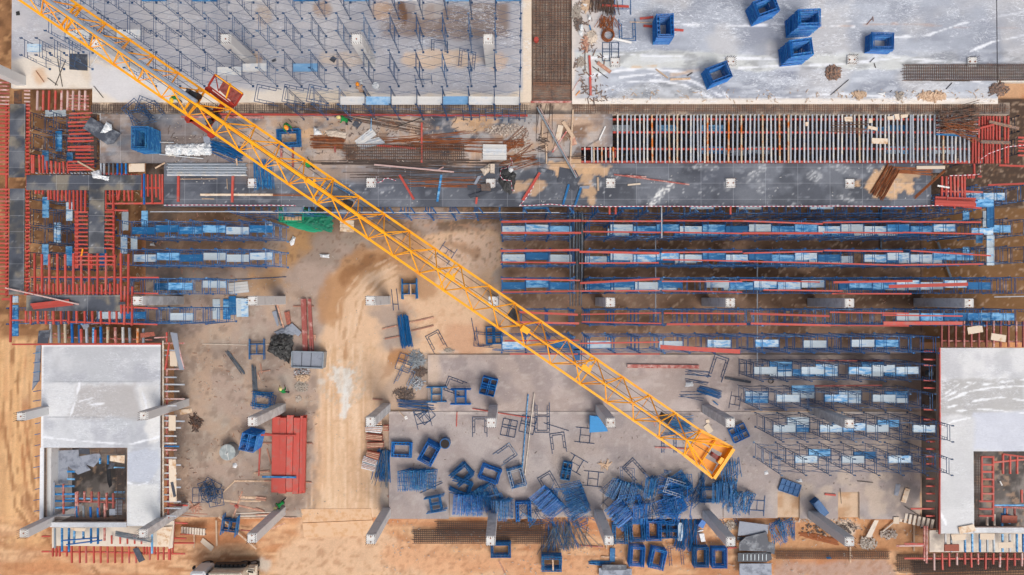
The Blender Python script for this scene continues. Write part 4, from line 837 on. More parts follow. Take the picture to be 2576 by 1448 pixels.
# red joists at the right end of the bay
use('a3')
for i, xx in enumerate((2084,2112,2143,2172,2200,2222,2250,2278,2310,2340,2388,2415)):
    y0 = 1300 if xx < 2130 else 1100
    bar(xx+random.uniform(-4,4), y0, xx+random.uniform(-8,8), 1286+260, ZD-.22, .12, .11, 'channel', 'red_steel', 'joist', label=ordn(i+1)+' red joist from the left at the right end of the open bay', cat='joist', group='red joists right of the bay')
bar(2050,1240,2280,1180,ZD,.14,.12,'channel','red_steel',label='slanting red beam across the right end of the joist bay'); bar(1740,1270,2110,1290,ZD-.1,.1,.1,'channel','board_blue','steel_channel',label='thin blue beam at the right end of the joist bay')
for i, yy in enumerate((1110,1130,1152,1175,1200,1222,1245,1262)): bar(1742,yy+8,2135,yy+random.uniform(-4,4),ZD-.1,.07,.08,'channel',('red_old','steel_white')[i%2],'joist',label=ordn(i+1)+' thin joist under the rebar heap at the bay end',cat='joist',group='thin joists under the rebar heap')
bar(2240,1150,2520,1215,ZD+.05,.2,.1,'timber','rubble_dark','plank',label='brown plank slanting over the red joists at right',cat='plank'); bar(2165,1340,2440,1350,ZD+.02,.24,.08,'timber','rubble_dark','plank',label='brown plank lying across the red joists at right',cat='plank')
for i, yy in enumerate((1300,1335,1365,1395,1425,1448+20)): bar(2510,yy,2600,yy+4,ZD-.3,.12,.1,'channel','red_steel','joist',label=ordn(i+1)+' red joist from the top at the right edge',cat='joist',group='red joists at the right edge')
use('b3')
for i, (xx, y1) in enumerate(((1795,575),(1835,580),(1875,580),(1910,578),(1945,580),(1980,575),(2007,580))): bar(xx,380,xx+random.uniform(-2,4),y1,ZD-.15,.14,.12,'channel','red_steel','joist',label=ordn(i+1)+' red joist from the left in the corner notch of the deck',cat='joist',group='red joists in the deck notch')
for i, xx in enumerate((2040,2060,2080,2095)): bar(xx,360,xx,400,ZD-.2,.1,.1,'channel','red_steel','joist',label=ordn(i+1)+' stubby red joist right of the deck notch',cat='joist',group='stubby joists by the notch')
for i, (a,c,e,f) in enumerate([(2097,262,2100,375),(2130,380,2165,382),(2010,522,2178,530),(1985,664,2165,680),(2225,462,2574,448),(2330,275,2574,285),(1790,520,2010,526),(1910,640,1912,682)]): bar(a,c,e,f,ZD-.18,.13,.12,'channel','red_steel','steel_channel',label=ordn(i+1)+' odd red beam around the deck corner at right',group='odd red beams at the deck corner')
for i, yy in enumerate((588,604,620,636,650)): bar(1712+random.uniform(0,20),yy-6,2108+random.uniform(-10,5),yy+8,ZD+.02,.2,.14,'channel','red_steel',label=ordn(i+1)+' beam from the top in the red bundle at the deck corner',group='red beam bundle at the deck corner')
for i, (x, y) in enumerate([(655,645),(690,668)]): bar(1725,y-30,2100,y-14,ZD+.18,.2,.14,'channel','red_steel',label=('upper','lower')[i]+' beam lying on top of the red bundle by the deck corner',group='red beam bundle at the deck corner')
# ---- left formwork
def joists(*a, **k):
    k.setdefault('name', 'formwork_joist'); k.setdefault('cat', 'formwork member'); return _joists(*a, **k)  # joists of the left formwork, same kind as the other joists

use('D')
Y = 264; i = 0
while Y < 748:
    if not (447 < Y < 476):
        i += 1; bar(-14, Y+random.uniform(-1,1), 76+random.uniform(-1,3), Y+random.uniform(-1.5,1.5), ZD-.36, .12, .12, 'channel', 'red_steel', 'formwork_joist', label=ordn(i)+' red joist from the top under the far left black strip', cat='formwork member', group='red joists under the far left strip')
    Y += 9.7
for xx, lb in ((70,'right'),(18,'left')): bar(xx,258,xx,746,ZD-.5,.12,.12,'channel','red_steel','bearer',label='long red bearer along the '+lb+' side of the far left strip',cat='steel member')
use('a0')
joists([(x+4,860,x,1045,'red_steel' if x in (465,525,410) else 'red_worn') for x in (355,410,465,525,583,640,690,750,805)], ZD-.28, .15, .1, 'red_worn', 'paint-worn joist in the top row of the left corner', 'worn joists in the left corner')
joists([(645,y,845,y+8,'red_old') for y in (905,935,968,1000,1030)], ZD-.34, .11, .1, 'red_old', 'faded joist from the top beside the worn joists', 'faded joists in the left corner')
joists([(235,y,290,y+2,'red_worn' if y < 1000 else 'red_steel') for y in range(860,1060,34)], ZD-.3, .13, .1, 'red_steel', 'stub joist along the upper left beam', 'stub joists at upper left')
joists([(-40,y,95,y+3,'red_worn' if k%2 else 'red_old') for k,y in enumerate(range(680,1000,34))], ZD-.34, .12, .1, 'red_old', 'pale joist at the far left edge beside the slab', 'pale joists at the left edge')
joists([(645+random.uniform(0,20) if y%3 else 720,y,890,y-8) for y in (1078,1115,1160,1195,1235,1270,1310,1340,1390,1420)], ZD-.3, .13, .11, 'red_steel', 'red joist from the top left of the fallen black panel', 'red joists left of the fallen panel')
joists([(x,1075,x+3,1690,'steel_white' if x < 1020 else ('frame_bright' if x > 1100 else 'pipe_grey')) for x in (955,985,1030,1070,1110,1150,1190)], ZD-.3, .12, .11, 'frame_bright', 'blue or white joist beside the navy frame stack', 'blue and white joists at left')
for k, yy in enumerate((1083,1170,1225,1290,1372,1640,1672)): bar(960,yy,1210,yy+3,ZD-.44,.12,.12,'channel','red_steel','bearer',label=ordn(k+1)+' red bearer crossing below the blue and white joists',cat='steel member',group='red bearers by the navy stack')
use('b0')
joists([(645,y,893,y+random.uniform(-8,4)) if y not in (135,170,205) else (720,y,893,y) for y in (48,105,135,170,205,242,275,297,320)], ZD-.3, .13, .11, 'red_steel', 'red joist above the cross formwork beside the wall rebar', 'red joists above the cross formwork')
joists([(x,y0,x+random.uniform(-4,8),352) for x,y0 in ((305,180),(322,180),(375,178),(410,182),(445,235),(487,235),(532,240),(568,250),(602,240),(640,250))], ZD-.3, .13, .11, 'red_steel', 'upright red joist above the cross formwork', 'upright joists above the cross formwork')
joists([(x,y0,x+random.uniform(-3,5),y1) for x,y0,y1 in ((345,482,545),(376,505,545),(410,505,550),(462,505,600),(485,505,595),(520,505,605),(553,505,615),(592,505,610),(627,505,615),(663,505,690),(699,505,692),(735,512,712),(770,512,712),(810,512,710))], ZD-.3, .13, .11, 'red_steel', 'red joist hanging below the cross formwork', 'red joists below the cross formwork')
joists([(1040,500,1042,608),(1070,490,1070,700),(1105,500,1112,606),(1135,498,1118,606),(1177,498,1177,612),(1213,498,1222,612),(1252,498,1252,614),(1340,360,1340,575),(1363,355,1363,645,'frame_bright'),(1397,362,1400,570),(1435,362,1440,632),(1473,360,1478,578),(1510,360,1515,600),(1536,360,1537,640)], ZD-.28, .13, .11, 'red_steel', 'joist right of the T formwork stem', 'joists right of the T stem')
joists([(710,715+38*k,836,717+38*k) for k in range(11)]+[(710,715+38*k,1083,717+38*k) for k in (11,12,13)], ZD-.3, .13, .11, 'red_steel', 'red rung from the top left of the T stem', 'red rungs left of the T stem')
joists([(983,715+38*k,1085,717+38*k) for k in range(10)], ZD-.3, .13, .11, 'red_steel', 'red rung from the top right of the T stem', 'red rungs right of the T stem')
joists([(972,490,1540,488),(990,637,1540,633),(1000,697,1215,703),(1000,645,1002,720)], ZD-.42, .14, .12, 'red_steel', 'red bearer right of the T formwork', 'red bearers right of the T', name='bearer', cat='steel member')
joists([(737,510,737,1245),(722,700,722,1245),(1076,560,1077,1232),(870,1112,870,1248),(925,1112,925,1248),(1000,500,1003,680)], ZD-.42, .14, .12, 'red_steel', 'long red bearer flanking the T stem', 'long bearers at the T stem', name='bearer', cat='steel member')
joists([(985+26*k,358,985+26*k,380) for k in range(13)], ZD-.3, .1, .1, 'red_steel', 'tiny red joist end above the cross formwork', 'tiny joist ends above the cross formwork')
joists([(340+33*k,347,362+33*k,353,'steel_white') for k in range(16)], ZD-.4, .08, .08, 'steel_white', 'white bearer piece above the cross formwork', 'white bearer pieces', name='bearer_piece', cat='steel member')
use('c0')
joists([(x,-180+random.uniform(-8,8),x+random.uniform(-4,6),205 if x < 1130 else 385) for x in (330,400,470,545,620,697,770,845,925,1005,1087,1143,1215)], ZD-.3, .14, .12, 'red_steel', 'tall red joist from the left above the lower formwork', 'tall red joists above the lower formwork')
joists([(x,105+random.uniform(-6,8),x+2,205) for x in (363,437,510,580,657,733,806,882,963,1042,1115)]+[(1182,125,1175,490),(1252,130,1248,497)], ZD-.3, .14, .12, 'red_steel', 'short red joist from the left above the lower formwork', 'short red joists above the lower formwork')
joists([(x,358,x+2,478+random.uniform(-10,10)) for x in (250,293,363,437,508,580,653,727,803,875,955,1037,1103)], ZD-.3, .14, .12, 'red_steel', 'red joist from the left below the lower formwork', 'red joists below the lower formwork')
joists([(300,42,1505,45),(60,185,1130,190),(1250,193,1500,196),(1140,322,1492,337),(120,447,640,450),(640,462,1492,488)], ZD-.45, .13, .13, 'red_steel', 'long red bearer around the lower formwork', 'long bearers of the lower formwork', name='bearer', cat='steel member')
joists([(112,210,104,655),(125,674,760,672),(755,672,1530,670)], ZD-.9, .14, .14, 'red_steel', 'red edge beam framing the top of the lower left slab', 'red edge beams at lower left', name='edge_channel', cat='edge form')
joists([(30+6*k,250+28*k,118,248+28*k) for k in range(1)]+[(300,300,660,260),(312,320,680,280),(322,335,700,295)], ZD-.08, .2, .14, 'red_steel', 'red beam lying on the lower black formwork', 'red beams lying on the lower formwork', name='steel_channel', cat='steel member')
bar(52,143,745,298,ZD+.05,.1,.06,'timber','red_worn','batten',label='long pinkish batten slanting across the lower black formwork',cat='batten')
joists([(x,y0,x+random.uniform(-3,6),660,m) for x,y0,m in ((482,462,'steel_white'),(560,468,'galvanised'),(618,468,'steel_rusty'),(683,478,'frame_bright'),(752,490,'frame_blue'),(770,528,'red_steel'),(820,490,'steel_white'),(888,515,'board_blue'),(905,535,'red_steel'),(955,508,'frame_bright'),(1022,508,'steel_rusty'),(1090,513,'red_old'),(1163,513,'steel_white'),(1225,518,'galvanised'),(1303,520,'steel_rusty'),(1357,525,'galvanised'))], 3.8, .17, .14, 'steel_white', 'mixed joist from the left along the top of the lower left slab', 'mixed joists above the lower left slab')
joists([(470,603,1440,632),(470,575,640,572)], 3.6, .1, .1, 'red_old', 'old pink bearer under the mixed joists', 'old bearers at lower left', name='bearer', cat='steel member')
# ==== LOWER LEFT BLOCK
def joists(*a, **k):
    k.setdefault('name', 'block_joist'); k.setdefault('cat', 'stub member'); return _joists(*a, **k)  # joists and joist stubs of the two lower blocks

ZS = 3.9
def paint_sw(c):
    X, Y = c.X, c.Y
    c.fill(rgb(184,187,191)); c.noise(rgb(204,206,209), 70, .5, .12, .8, 211); c.noise(rgb(168,170,178), 50, .57, .1, .7, 212)
    c.poly([(190,962),(400,962),(400,1050),(130,1050),(105,1000),(105,960)], rgb(216,217,218), 6, 10, .8, 30, 8)
    c.poly([(190,965),(340,965),(352,1050),(165,1052),(185,1010)], rgb(176,172,170), 8, 14, .9, 40, 7); c.poly([(345,975),(400,970),(403,1110),(372,1120),(366,1060)], rgb(226,224,220), 6, 10, .7, 30, 8)
    c.poly([(360,1130),(400,1130),(402,1180),(370,1215),(322,1215),(320,1140)], rgb(186,192,204), 4, 8, .85, 20, 9)
    c.poly([(320,1225),(400,1215),(402,1320),(320,1320)], rgb(224,224,220), 6, 10, .7, 30, 9)
    c.line([(135,960),(385,962)], 1.3, rgb(150,154,160), 1, 1, .8); c.line([(118,1050),(350,1052)], 1.0, rgb(150,152,158), 1, 1, .8); c.line([(106,1124),(400,1126)], 1.0, rgb(206,210,216), 1, 1, .8)
    m = sstep(112, 106, X)+sstep(875, 870, Y); c.mixin(np.clip(m, 0, 1), rgb(232,232,232))
    for k, pts in enumerate([[(200,965),(192,1000),(178,1045)],[(352,970),(366,1010),(372,1050)],[(110,1100),(220,1112),(330,1118),(400,1100)],[(370,1215),(345,1222),(322,1215)],[(200,1010),(240,1000)],[(215,1020),(260,1016)]]): c.line(pts, 1.6, rgb(236,238,242), 1.5, 4, .85, 20, 220+k)
    c.A = np.full(len(X), .6)
floor_piece('floor_slab', [(103,868,404,1127),(319,1127,404,1324),(126,1315,318,1327),(99,1127,111,1318)], ZS, paint_sw, .3, 'slab_mat', .1, 'raised slab wrapped in white plastic, lower left block', 'floor slab')
use('d0')
def bars_h(x0, x1, y0, y1, n, z, label, r=.022, m='rebar', vert=False, cat='rebar'):
    b = MB(); c = P((x0+x1)/2, (y0+y1)/2, z)
    for i in range(n):
        t = i/(n-1)
        if vert: x = x0+(x1-x0)*t; b.tube(P(x+random.uniform(-1,1), y0, z)-c, P(x+random.uniform(-1,1), y1, z)-c, r, 4)
        else: y = y0+(y1-y0)*t; b.tube(P(x0, y+random.uniform(-1,1), z)-c, P(x1, y+random.uniform(-1,1), z)-c, r, 4)
    for k in (.25, .75):
        if vert: b.tube(P(x0, y0+(y1-y0)*k, z+.04)-c, P(x1, y0+(y1-y0)*k, z+.04)-c, r, 4)
        else: b.tube(P(x0+(x1-x0)*k, y0, z+.04)-c, P(x0+(x1-x0)*k, y1, z+.04)-c, r, 4)
    return tag(b.obj('rebar_mat', m, mx=Matrix.Translation(c)), label, cat)
bars_h(414,438,250,905,60,ZS-.1,'brown rebar ladder along the left edge of the stair opening')
bars_h(1085,1180,440,960,40,ZS-.3,'rebar mat along the right side of the lower left stair opening')
bars_h(515,1180,905,950,7,ZS-.3,'rebar bars along the bottom of the lower left stair opening'); bars_h(860,1180,255,300,5,ZS-.4,'rebar bars along the top of the lower left opening')
use('c0')
bars_h(1512,1528,650,2395,170,ZS-.1,'dark rebar ladder down the right side of the lower left slab')
bars_h(1532,1541,640,2395,3,ZS-.1,'thin edge rail outside the rebar ladder, lower left slab',.03,'concrete_cream',True,'rail')
# inside the opening
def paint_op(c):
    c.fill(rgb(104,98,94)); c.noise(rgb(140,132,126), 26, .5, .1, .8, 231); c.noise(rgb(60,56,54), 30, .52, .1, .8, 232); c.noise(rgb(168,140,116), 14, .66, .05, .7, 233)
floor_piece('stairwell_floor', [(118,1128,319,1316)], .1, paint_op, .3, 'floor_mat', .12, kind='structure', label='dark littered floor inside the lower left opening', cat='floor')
use('d0')
b = MB(); pa, pb = P(460,250,3.55), P(460,905,3.55); c = (pa+pb)/2-Vector((0,0,1.3)); b.box((0,0,0), (.35, (pb-pa).length, 2.6))
tag(b.obj('concrete_wall', 'concrete', mx=Matrix.Translation(c)), 'concrete wall down the left side of the lower left opening', 'wall')
joists([(640,y,712,y+2) for y in (468,538)]+[(525,608,710,606),(525,682,712,680),(527,745,710,747),(530,808,712,806),(510,880,710,878,'steel_white')], 3.1, .16, .12, 'board_blue', 'blue joist from the top inside the lower left opening', 'blue joists in the lower left opening')
joists([(x,y0,x+2,y1) for x,y0,y1 in ((603,585,868),(735,655,880),(722,660,900),(800,655,750),(867,655,760),(936,660,880),(1010,668,830),(1071,672,818),(992,770,912))], 3.15, .15, .12, 'red_old', 'red upright beam inside the lower left opening', 'red joists in the lower left opening')
joists([(x,y0,x+4,910,m) for x,y0,m in ((728,795,'board_blue'),(792,790,'galvanised'),(857,800,'frame_bright'),(927,810,'frame_bright'))], 3.2, .16, .12, 'board_blue', 'short blue upright joist inside the lower left opening', 'short blue joists in the opening')
joists([(615,722,1180,722,'board_blue'),(715,748,1180,762,'red_old'),(1085,662,1180,664,'board_blue'),(1080,430,1180,434,'board_blue'),(948,345,948,395,'board_blue'),(1024,315,1024,400,'board_blue')], 3.0, .13, .12, 'board_blue', 'cross beam inside the lower left opening', 'cross beams in the opening', name='bearer', cat='steel member')
for k, (pts, z, m, l) in enumerate([([(490,275),(740,265),(745,330),(855,455),(735,500),(640,420),(640,585),(492,590)],2.7,'ply_grey','big grey dusty panel in the corner of the lower left opening'),([(735,330),(935,295),(958,340),(880,430),(800,400)],2.9,'ply_grey','tilted grey sheet at the top of the lower left opening'),([(1045,385),(1085,395),(1060,440),(1010,450)],2.6,'ply_dark','small black sheet in the lower left opening'),
    ([(1092,740),(1152,740),(1150,880),(1030,885),(1030,825),(1090,822)],3.4,'ply_grey','L-shaped grey sheet at the bottom right of the opening'),([(1040,322),(1175,318),(1172,395),(1035,370)],3.3,'ply_tan','tan slatted panel at the top right of the opening'),([(1000,400),(1035,410),(1055,600),(1030,625),(1010,560)],1.6,'black_box','black pipe-like debris in the middle of the opening'),
    ([(745,250),(840,255),(845,310),(745,300)],2.9,'ply_dark','black sheet at the top edge of the opening'),([(490,560),(515,570),(515,870),(490,880)],3.3,'ply_grey','narrow grey board on the left side of the opening')]): plate('plywood_sheet', pts, z, .03, m, l, 'plywood sheet')
# right hand comb and boards
use('c0')
ys = [665,730,778,908,983,1050,1117,1187,1253,1345,1395]
joists([(1545,y,1545+random.choice((125,150,160,200)),y+random.uniform(-3,4),'red_worn' if y in (908,1187,665) else 'steel_white') for y in ys], ZS-.45, .13, .1, 'steel_white', 'pale joist from the top, right of the lower left slab', 'pale joists right of the lower left slab')
use('d0')
joists([(1545,y,1545+random.choice((125,150,165)),y+2,'board_blue' if y in (230,) else ('red_worn' if y == 263 else 'steel_white')) for y in (55,133,202,230,263,337,405,483,540,615,687,750,812,885)], ZS-.45, .13, .1, 'steel_white', 'pale joist from the top, right of the stair opening block', 'pale joists right of the stair opening')
joists([(1578,-580,1578,300),(1585,300,1590,910)], ZS-.6, .13, .13, 'red_old', 'long red bearer under the pale joists, right of the lower left block', 'bearers right of the lower left block', name='bearer', cat='steel member')
for k, (pts, m, l) in enumerate([([(1590,-60),(1655,-60),(1655,85),(1590,85)],'ply_tan','tan board on the pale joists, upper one'),([(1590,355),(1657,358),(1665,755),(1595,755)],'ply_tan','long tan board with a burnt patch on the pale joists'),([(1607,575),(1632,570),(1660,705),(1635,715)],'ply_dark','dark strip lying on the long tan board')]): plate('plywood_sheet', pts, ZS-.3+.04*(k == 2), .03, m, l, 'board')
use('c0')
plate('plywood_sheet', [(1600,740),(1668,745),(1672,882),(1602,880)], ZS-.3, .03, 'ply_tan', 'tan board with knots near the top right of the lower left slab', 'board')
plate('plywood_sheet', [(1605,560),(1670,570),(1700,800),(1735,915),(1690,915)], ZS-.1, .04, 'ply_grey', 'long grey panel leaning at the top right of the lower left slab', 'board')
joists([(1600,655,1560,915,'red_steel'),(1575,560,1575,650,'red_steel'),(1672,640,1740,905,'red_worn'),(1460,612,1580,606,'red_worn')], ZS-.2, .12, .1, 'red_steel', 'loose beam near the top right of the lower left slab', 'loose beams by the lower left slab', name='steel_channel', cat='steel member')
for k, (pts, m, l) in enumerate([([(365,545),(470,540),(450,665),(352,665)],'ply_dark','black panel above the top left corner of the lower left slab'),([(760,480),(830,475),(840,510),(790,535)],'ply_grey','small grey sheet among the mixed joists'),([(1320,570),(1450,555),(1462,595),(1325,615)],'brick','brick-red slatted panel above the lower left slab')]): plate('plywood_sheet', pts, 4.1, .05, m, l, 'panel')
plate('shutter_sheet', [(340,690),(385,680),(370,1010),(300,1110)], 1.8, .08, 'ply_grey', 'dark weathered form panel leaning on the left side of the lower left slab', 'form panel')
for k in range(7): bar(315,760+k*90,385,748+k*90,2.6,.06,.06,'tube','frame_blue','tie_bar',label=ordn(k+1)+' blue tie bar from the top on the left side of the lower left slab',cat='tie bar',group='blue tie bars left of the slab')
use('d0')
for k in range(9): bar(315+random.uniform(0,20),20+k*103,380,10+k*103,2.8,.06,.06,'tube','frame_blue','tie_bar',label=ordn(k+1)+' blue tie bar from the top beside the stair opening wall',cat='tie bar',group='blue tie bars beside the opening')
# bottom platform
plate('platform', [(490,1000),(1640,935),(1625,1190),(1590,1200),(1585,1180),(530,1170),(490,1195)], 1.2, .12, 'concrete_cream', 'low beige platform below the stair opening', 'platform')
joists([(590,1000,590,1222),(655,1000,655,1225),(707,1020,703,1140),(790,1000,792,1105),(863,1000,863,1145),(928,1000,928,1150),(990,1000,990,1120,'red_old'),(522,1000,524,1190,'galvanised'),(1437,1000,1437,1240,'board_blue')], 2.0, .15, .12, 'board_blue', 'blue upright joist on the beige platform', 'blue joists on the platform')
joists([(600,1118,925,1093),(630,1158,965,1115)], 2.2, .13, .1, 'frame_bright', 'bright blue rod lying across the platform joists', 'blue rods on the platform', kind='tube', name='rod', cat='rod')
joists([(x,1175,x,1268) for x in (503,537,568,635)]+[(x,1172,x+2,1330) for x in (680,755,815,888,952,1018,1088,1155,1220,1285)]+[(x,1120,x,1250) for x in (1360,1388,1462)]+[(x,1180,x,1300) for x in (1415,1493,1547,1595,1607)], 1.0, .13, .12, 'red_steel', 'red stub beam from the left along the bottom of the lower left block', 'red stub beams at the bottom left')
joists([(400,1222,900,1226),(900,1226,1750,1243),(1645,920,1630,1250),(1650,950,1775,957),(1645,1095,1760,1100),(1640,1142,1835,1142),(1590,782,1775,788),(400,1078,480,1078)], .8, .13, .12, 'red_steel', 'red bearer around the bottom of the lower left block', 'red bearers at the bottom left', name='bearer', cat='steel member')
joists([(x,1070,x+2,1150) for x in (1055,1135,1203,1271,1335)], 1.5, .12, .1, 'red_steel', 'small red stub on the beige platform', 'small red stubs on the platform')
plate('plywood_sheet', [(1250,1200),(1300,1185),(1365,1305),(1310,1330)], 1.3, .05, 'ply_dark', 'black sheet lying on the red stubs at the bottom left', 'plywood sheet')
plate('plywood_sheet', [(1480,1000),(1625,990),(1590,1180),(1480,1180)], 1.35, .03, 'ply_tan', 'tan sheet at the right end of the beige platform', 'plywood sheet'); plate('plywood_sheet', [(660,1000),(805,1005),(800,1035),(700,1030)], 2.2, .03, 'ply_tan', 'tan scrap sheet below the stair opening', 'plywood sheet')
b = MB(); c = P(1230,1080,2.2)
for k in range(16): b.tube(P(1090+random.uniform(-15,20),1030+k*3,2.2+.03*(k%3))-c, P(1390+random.uniform(-20,50),1090+k*3.5,2.2+.03*(k%3))-c, .022, 5)
tag(b.obj('pipe_bundle','galvanised',mx=Matrix.Translation(c)),'fan of grey pipes lying on the beige platform','pipe bundle')
# ================================================================== LOWER RIGHT BLOCK
def paint_se(c):
    X, Y = c.X, c.Y
    c.fill(rgb(192,193,194)); c.noise(rgb(214,214,214), 60, .48, .12, .9, 241); c.noise(rgb(186,186,190), 46, .56, .1, .6, 242)
    c.poly([(2365,957),(2576,950),(2576,1032),(2365,1050)], rgb(172,170,168), 5, 8, .85, 30, 7); c.poly([(2450,1040),(2576,1035),(2600,1135),(2448,1135)], rgb(196,200,212), 5, 8, .8, 30, 7); c.poly([(2365,1060),(2450,1055),(2450,1340),(2365,1340)], rgb(200,200,200), 5, 10, .6, 30, 7)
    for k, pts in enumerate([[(2380,1010),(2440,985),(2500,975),(2576,972)],[(2385,1025),(2450,1010),(2520,1000),(2576,1008)],[(2400,960),(2480,968),(2576,955)],[(2395,1035),(2480,1030),(2576,1040)],[(2370,1075),(2400,1060),(2440,1052)],[(2365,1290),(2380,1320)],[(2380,990),(2420,962)],[(2375,1000),(2460,960)]]): c.line(pts, 1.3, rgb(238,240,242), 1.5, 5, .9, 20, 250+k)
    c.A = np.full(len(X), .4)+.45*sstep(945, 960, Y)*sstep(1050, 1030, Y)
floor_piece('floor_slab', [(2367,876,2640,1136),(2367,1136,2449,1343),(2449,1328,2640,1341)], ZS, paint_se, .3, 'slab_mat', .1, 'raised slab wrapped in white plastic, lower right block', 'floor slab')
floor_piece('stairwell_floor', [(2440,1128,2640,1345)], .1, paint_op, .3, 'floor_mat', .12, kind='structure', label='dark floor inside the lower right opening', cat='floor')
use('c3')
bars_h(1744,1760,705,2440,120,ZS-.1,'dark rebar ladder down the left side of the lower right slab')
joists([(1772,706,1774,1448),(1778,1402,1768,2460)], ZS-.05, .1, .16, 'red_steel', 'thin red edge form along the left side of the lower right slab', 'red edge forms at lower right', name='edge_channel', cat='edge form')
joists([(x,455+random.uniform(-4,4),x,700,'red_old') for x in (1792,1858,1925,2003,2073,2143,2215,2282,2348,2422,2495,2560)], ZS+.1, .13, .12, 'red_old', 'old red joist from the left above the lower right slab', 'old red joists above the lower right slab')
joists([(1790,640,2600,648)], ZS-.1, .12, .12, 'red_old', 'dull red bearer crossing the joists above the lower right slab', 'dull bearers', name='bearer', cat='steel member')
plate('plywood_sheet', [(2040,515),(2180,492),(2190,558),(2050,582)], ZS+.25, .03, 'ply_tan', 'tan board on the joists above the lower right slab, left one', 'board'); plate('plywood_sheet', [(2268,568),(2408,590),(2400,655),(2262,632)], ZS+.25, .03, 'ply_tan', 'tan board on the joists above the lower right slab, right one', 'board')
joists([(1620,y,1728,y+3) for y in (740,815,870,1012,1083,1287,1380)], ZS-.5, .13, .12, 'red_steel', 'red joist from the top, left of the lower right slab', 'red joists left of the lower right slab')
use('d3')
joists([(1645,y,1726,y+2) for y in (55,185,255,325,395,535,605,675,745,885)]+[(1500,818,1722,818)], ZS-.5, .13, .12, 'red_steel', 'red joist from the top, beside the precast stair', 'red joists beside the precast stair')
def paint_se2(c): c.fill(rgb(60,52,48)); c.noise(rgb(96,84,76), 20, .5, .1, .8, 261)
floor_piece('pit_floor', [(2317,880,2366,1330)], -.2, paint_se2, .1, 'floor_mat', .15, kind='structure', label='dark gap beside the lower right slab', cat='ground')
bars_h(2108,2160,300,980,46,ZS-.3,'rebar mat down the left side of the lower right opening')
joists([(2170,325,2170,740),(2276,325,2276,935)]+[(2165,y,2285,y+2) for y in (330,403,470,540,608,675)]+[(2135,y,2285,y+2) for y in (747,820,885)], 3.2, .15, .12, 'red_steel', 'member of the red ladder-like frame in the lower right opening', 'red ladder frame in the opening', name='steel_channel', cat='steel member')
joists([(2270,383,2600,352),(2370,300,2370,490),(2437,320,2437,490),(2503,330,2503,490),(2370,305,2600,335),(2545,640,2548,760)], 3.0, .15, .12, 'red_steel', 'red beam at the top of the lower right opening', 'red beams at the top of the opening', name='steel_channel', cat='steel member')
joists([(2285,785,2600,785,'board_blue'),(2285,800,2600,812,'red_old'),(2222,890,2222,975,'concrete_cream'),(2290,870,2290,975,'concrete_cream'),(2362,860,2362,980,'board_blue'),(2430,870,2430,960,'board_blue'),(2385,790,2385,880,'frame_blue'),(2405,790,2405,890,'red_old'),(2480,790,2480,880,'red_old')], 2.9, .14, .12, 'board_blue', 'mixed member at the bottom of the lower right opening', 'mixed members in the opening', name='steel_channel', cat='steel member')
plate('brick_pallet', [(2370,885),(2512,888),(2510,958),(2368,955)], 3.2, .1, 'brick', 'orange-brown slatted panel in the lower right opening', 'pallet')
plate('platform', [(1685,1025),(2620,1030),(2620,1232),(1685,1230)], 1.2, .12, 'concrete_cream', 'low beige platform below the lower right slab', 'platform')
joists([(x,1055,x+2,1225,m) for x,m in ((1828,'concrete'),(1882,'galvanised'),(2012,'board_blue'),(2080,'board_blue'),(2152,'board_blue'),(2222,'galvanised'),(2283,'galvanised'),(2365,'board_blue'),(2433,'steel_white'),(2500,'board_blue'),(2560,'board_blue'))], 2.0, .14, .12, 'board_blue', 'upright joist from the left on the lower right platform', 'upright joists on the lower right platform')
joists([(x,1235,x+random.uniform(-6,6),1340+random.uniform(-10,60),'red_steel' if k%3 else 'red_worn') for k,x in enumerate((1722,1797,1862,1935,2010,2068,2135,2208,2280,2343,2410,2480,2550))], 1.0, .14, .12, 'red_steel', 'red stub beam from the left at the bottom right corner', 'red stub beams at the bottom right')
joists([(1440,1285,2600,1292),(1440,1148,1620,1150),(1365,1168,1640,1165,'red_worn'),(1655,980,1650,1330,'red_worn'),(1630,980,1628,1310,'red_old'),(1840,1105,2600,1108)], .9, .14, .12, 'red_steel', 'red bearer around the lower right platform', 'red bearers at the bottom right', name='bearer', cat='steel member')
plate('brick_pallet', [(1828,1160),(1963,1158),(1963,1222),(1826,1222)], 2.3, .1, 'brick', 'orange-brown slatted panel on the lower right platform', 'pallet')
plate('plywood_sheet', [(1957,995),(2100,968),(2125,1030),(1970,1060)], ZS+.12, .04, 'ply_tan', 'tan board on the bottom edge of the lower right slab', 'board')
for k, pts in enumerate([[(1885,1065),(2030,1060),(2025,1115),(1900,1125)],[(2160,1055),(2300,1055),(2295,1115),(2160,1112)],[(2330,1140),(2470,1135),(2475,1190),(2335,1195)]]): plate('plywood_sheet', pts, 2.25+.01*k, .03, 'ply_tan', ordn(k+1)+' pale board from the left on the lower right platform', 'board')
# ================================================================== TOWER CRANE JIB
ZJ = 22.8
use('D')
crane = empty('tower_crane', P(950, 620, ZJ), 0, 'long yellow lattice crane jib crossing the site diagonally from top left', 'crane')
def cpart(b, name, m): 
    o = b.obj(name, m); o.parent = crane; o.matrix_basis = crane.matrix_basis.inverted(); return o
Ux = [205.5,267,327,388,448,515,582,643,705,767,838.8,903,967,1030,1095,1159,1231,1295,1361,1427,1501,1567,1635,1699,1763]
Un = [( -167.5,0)]
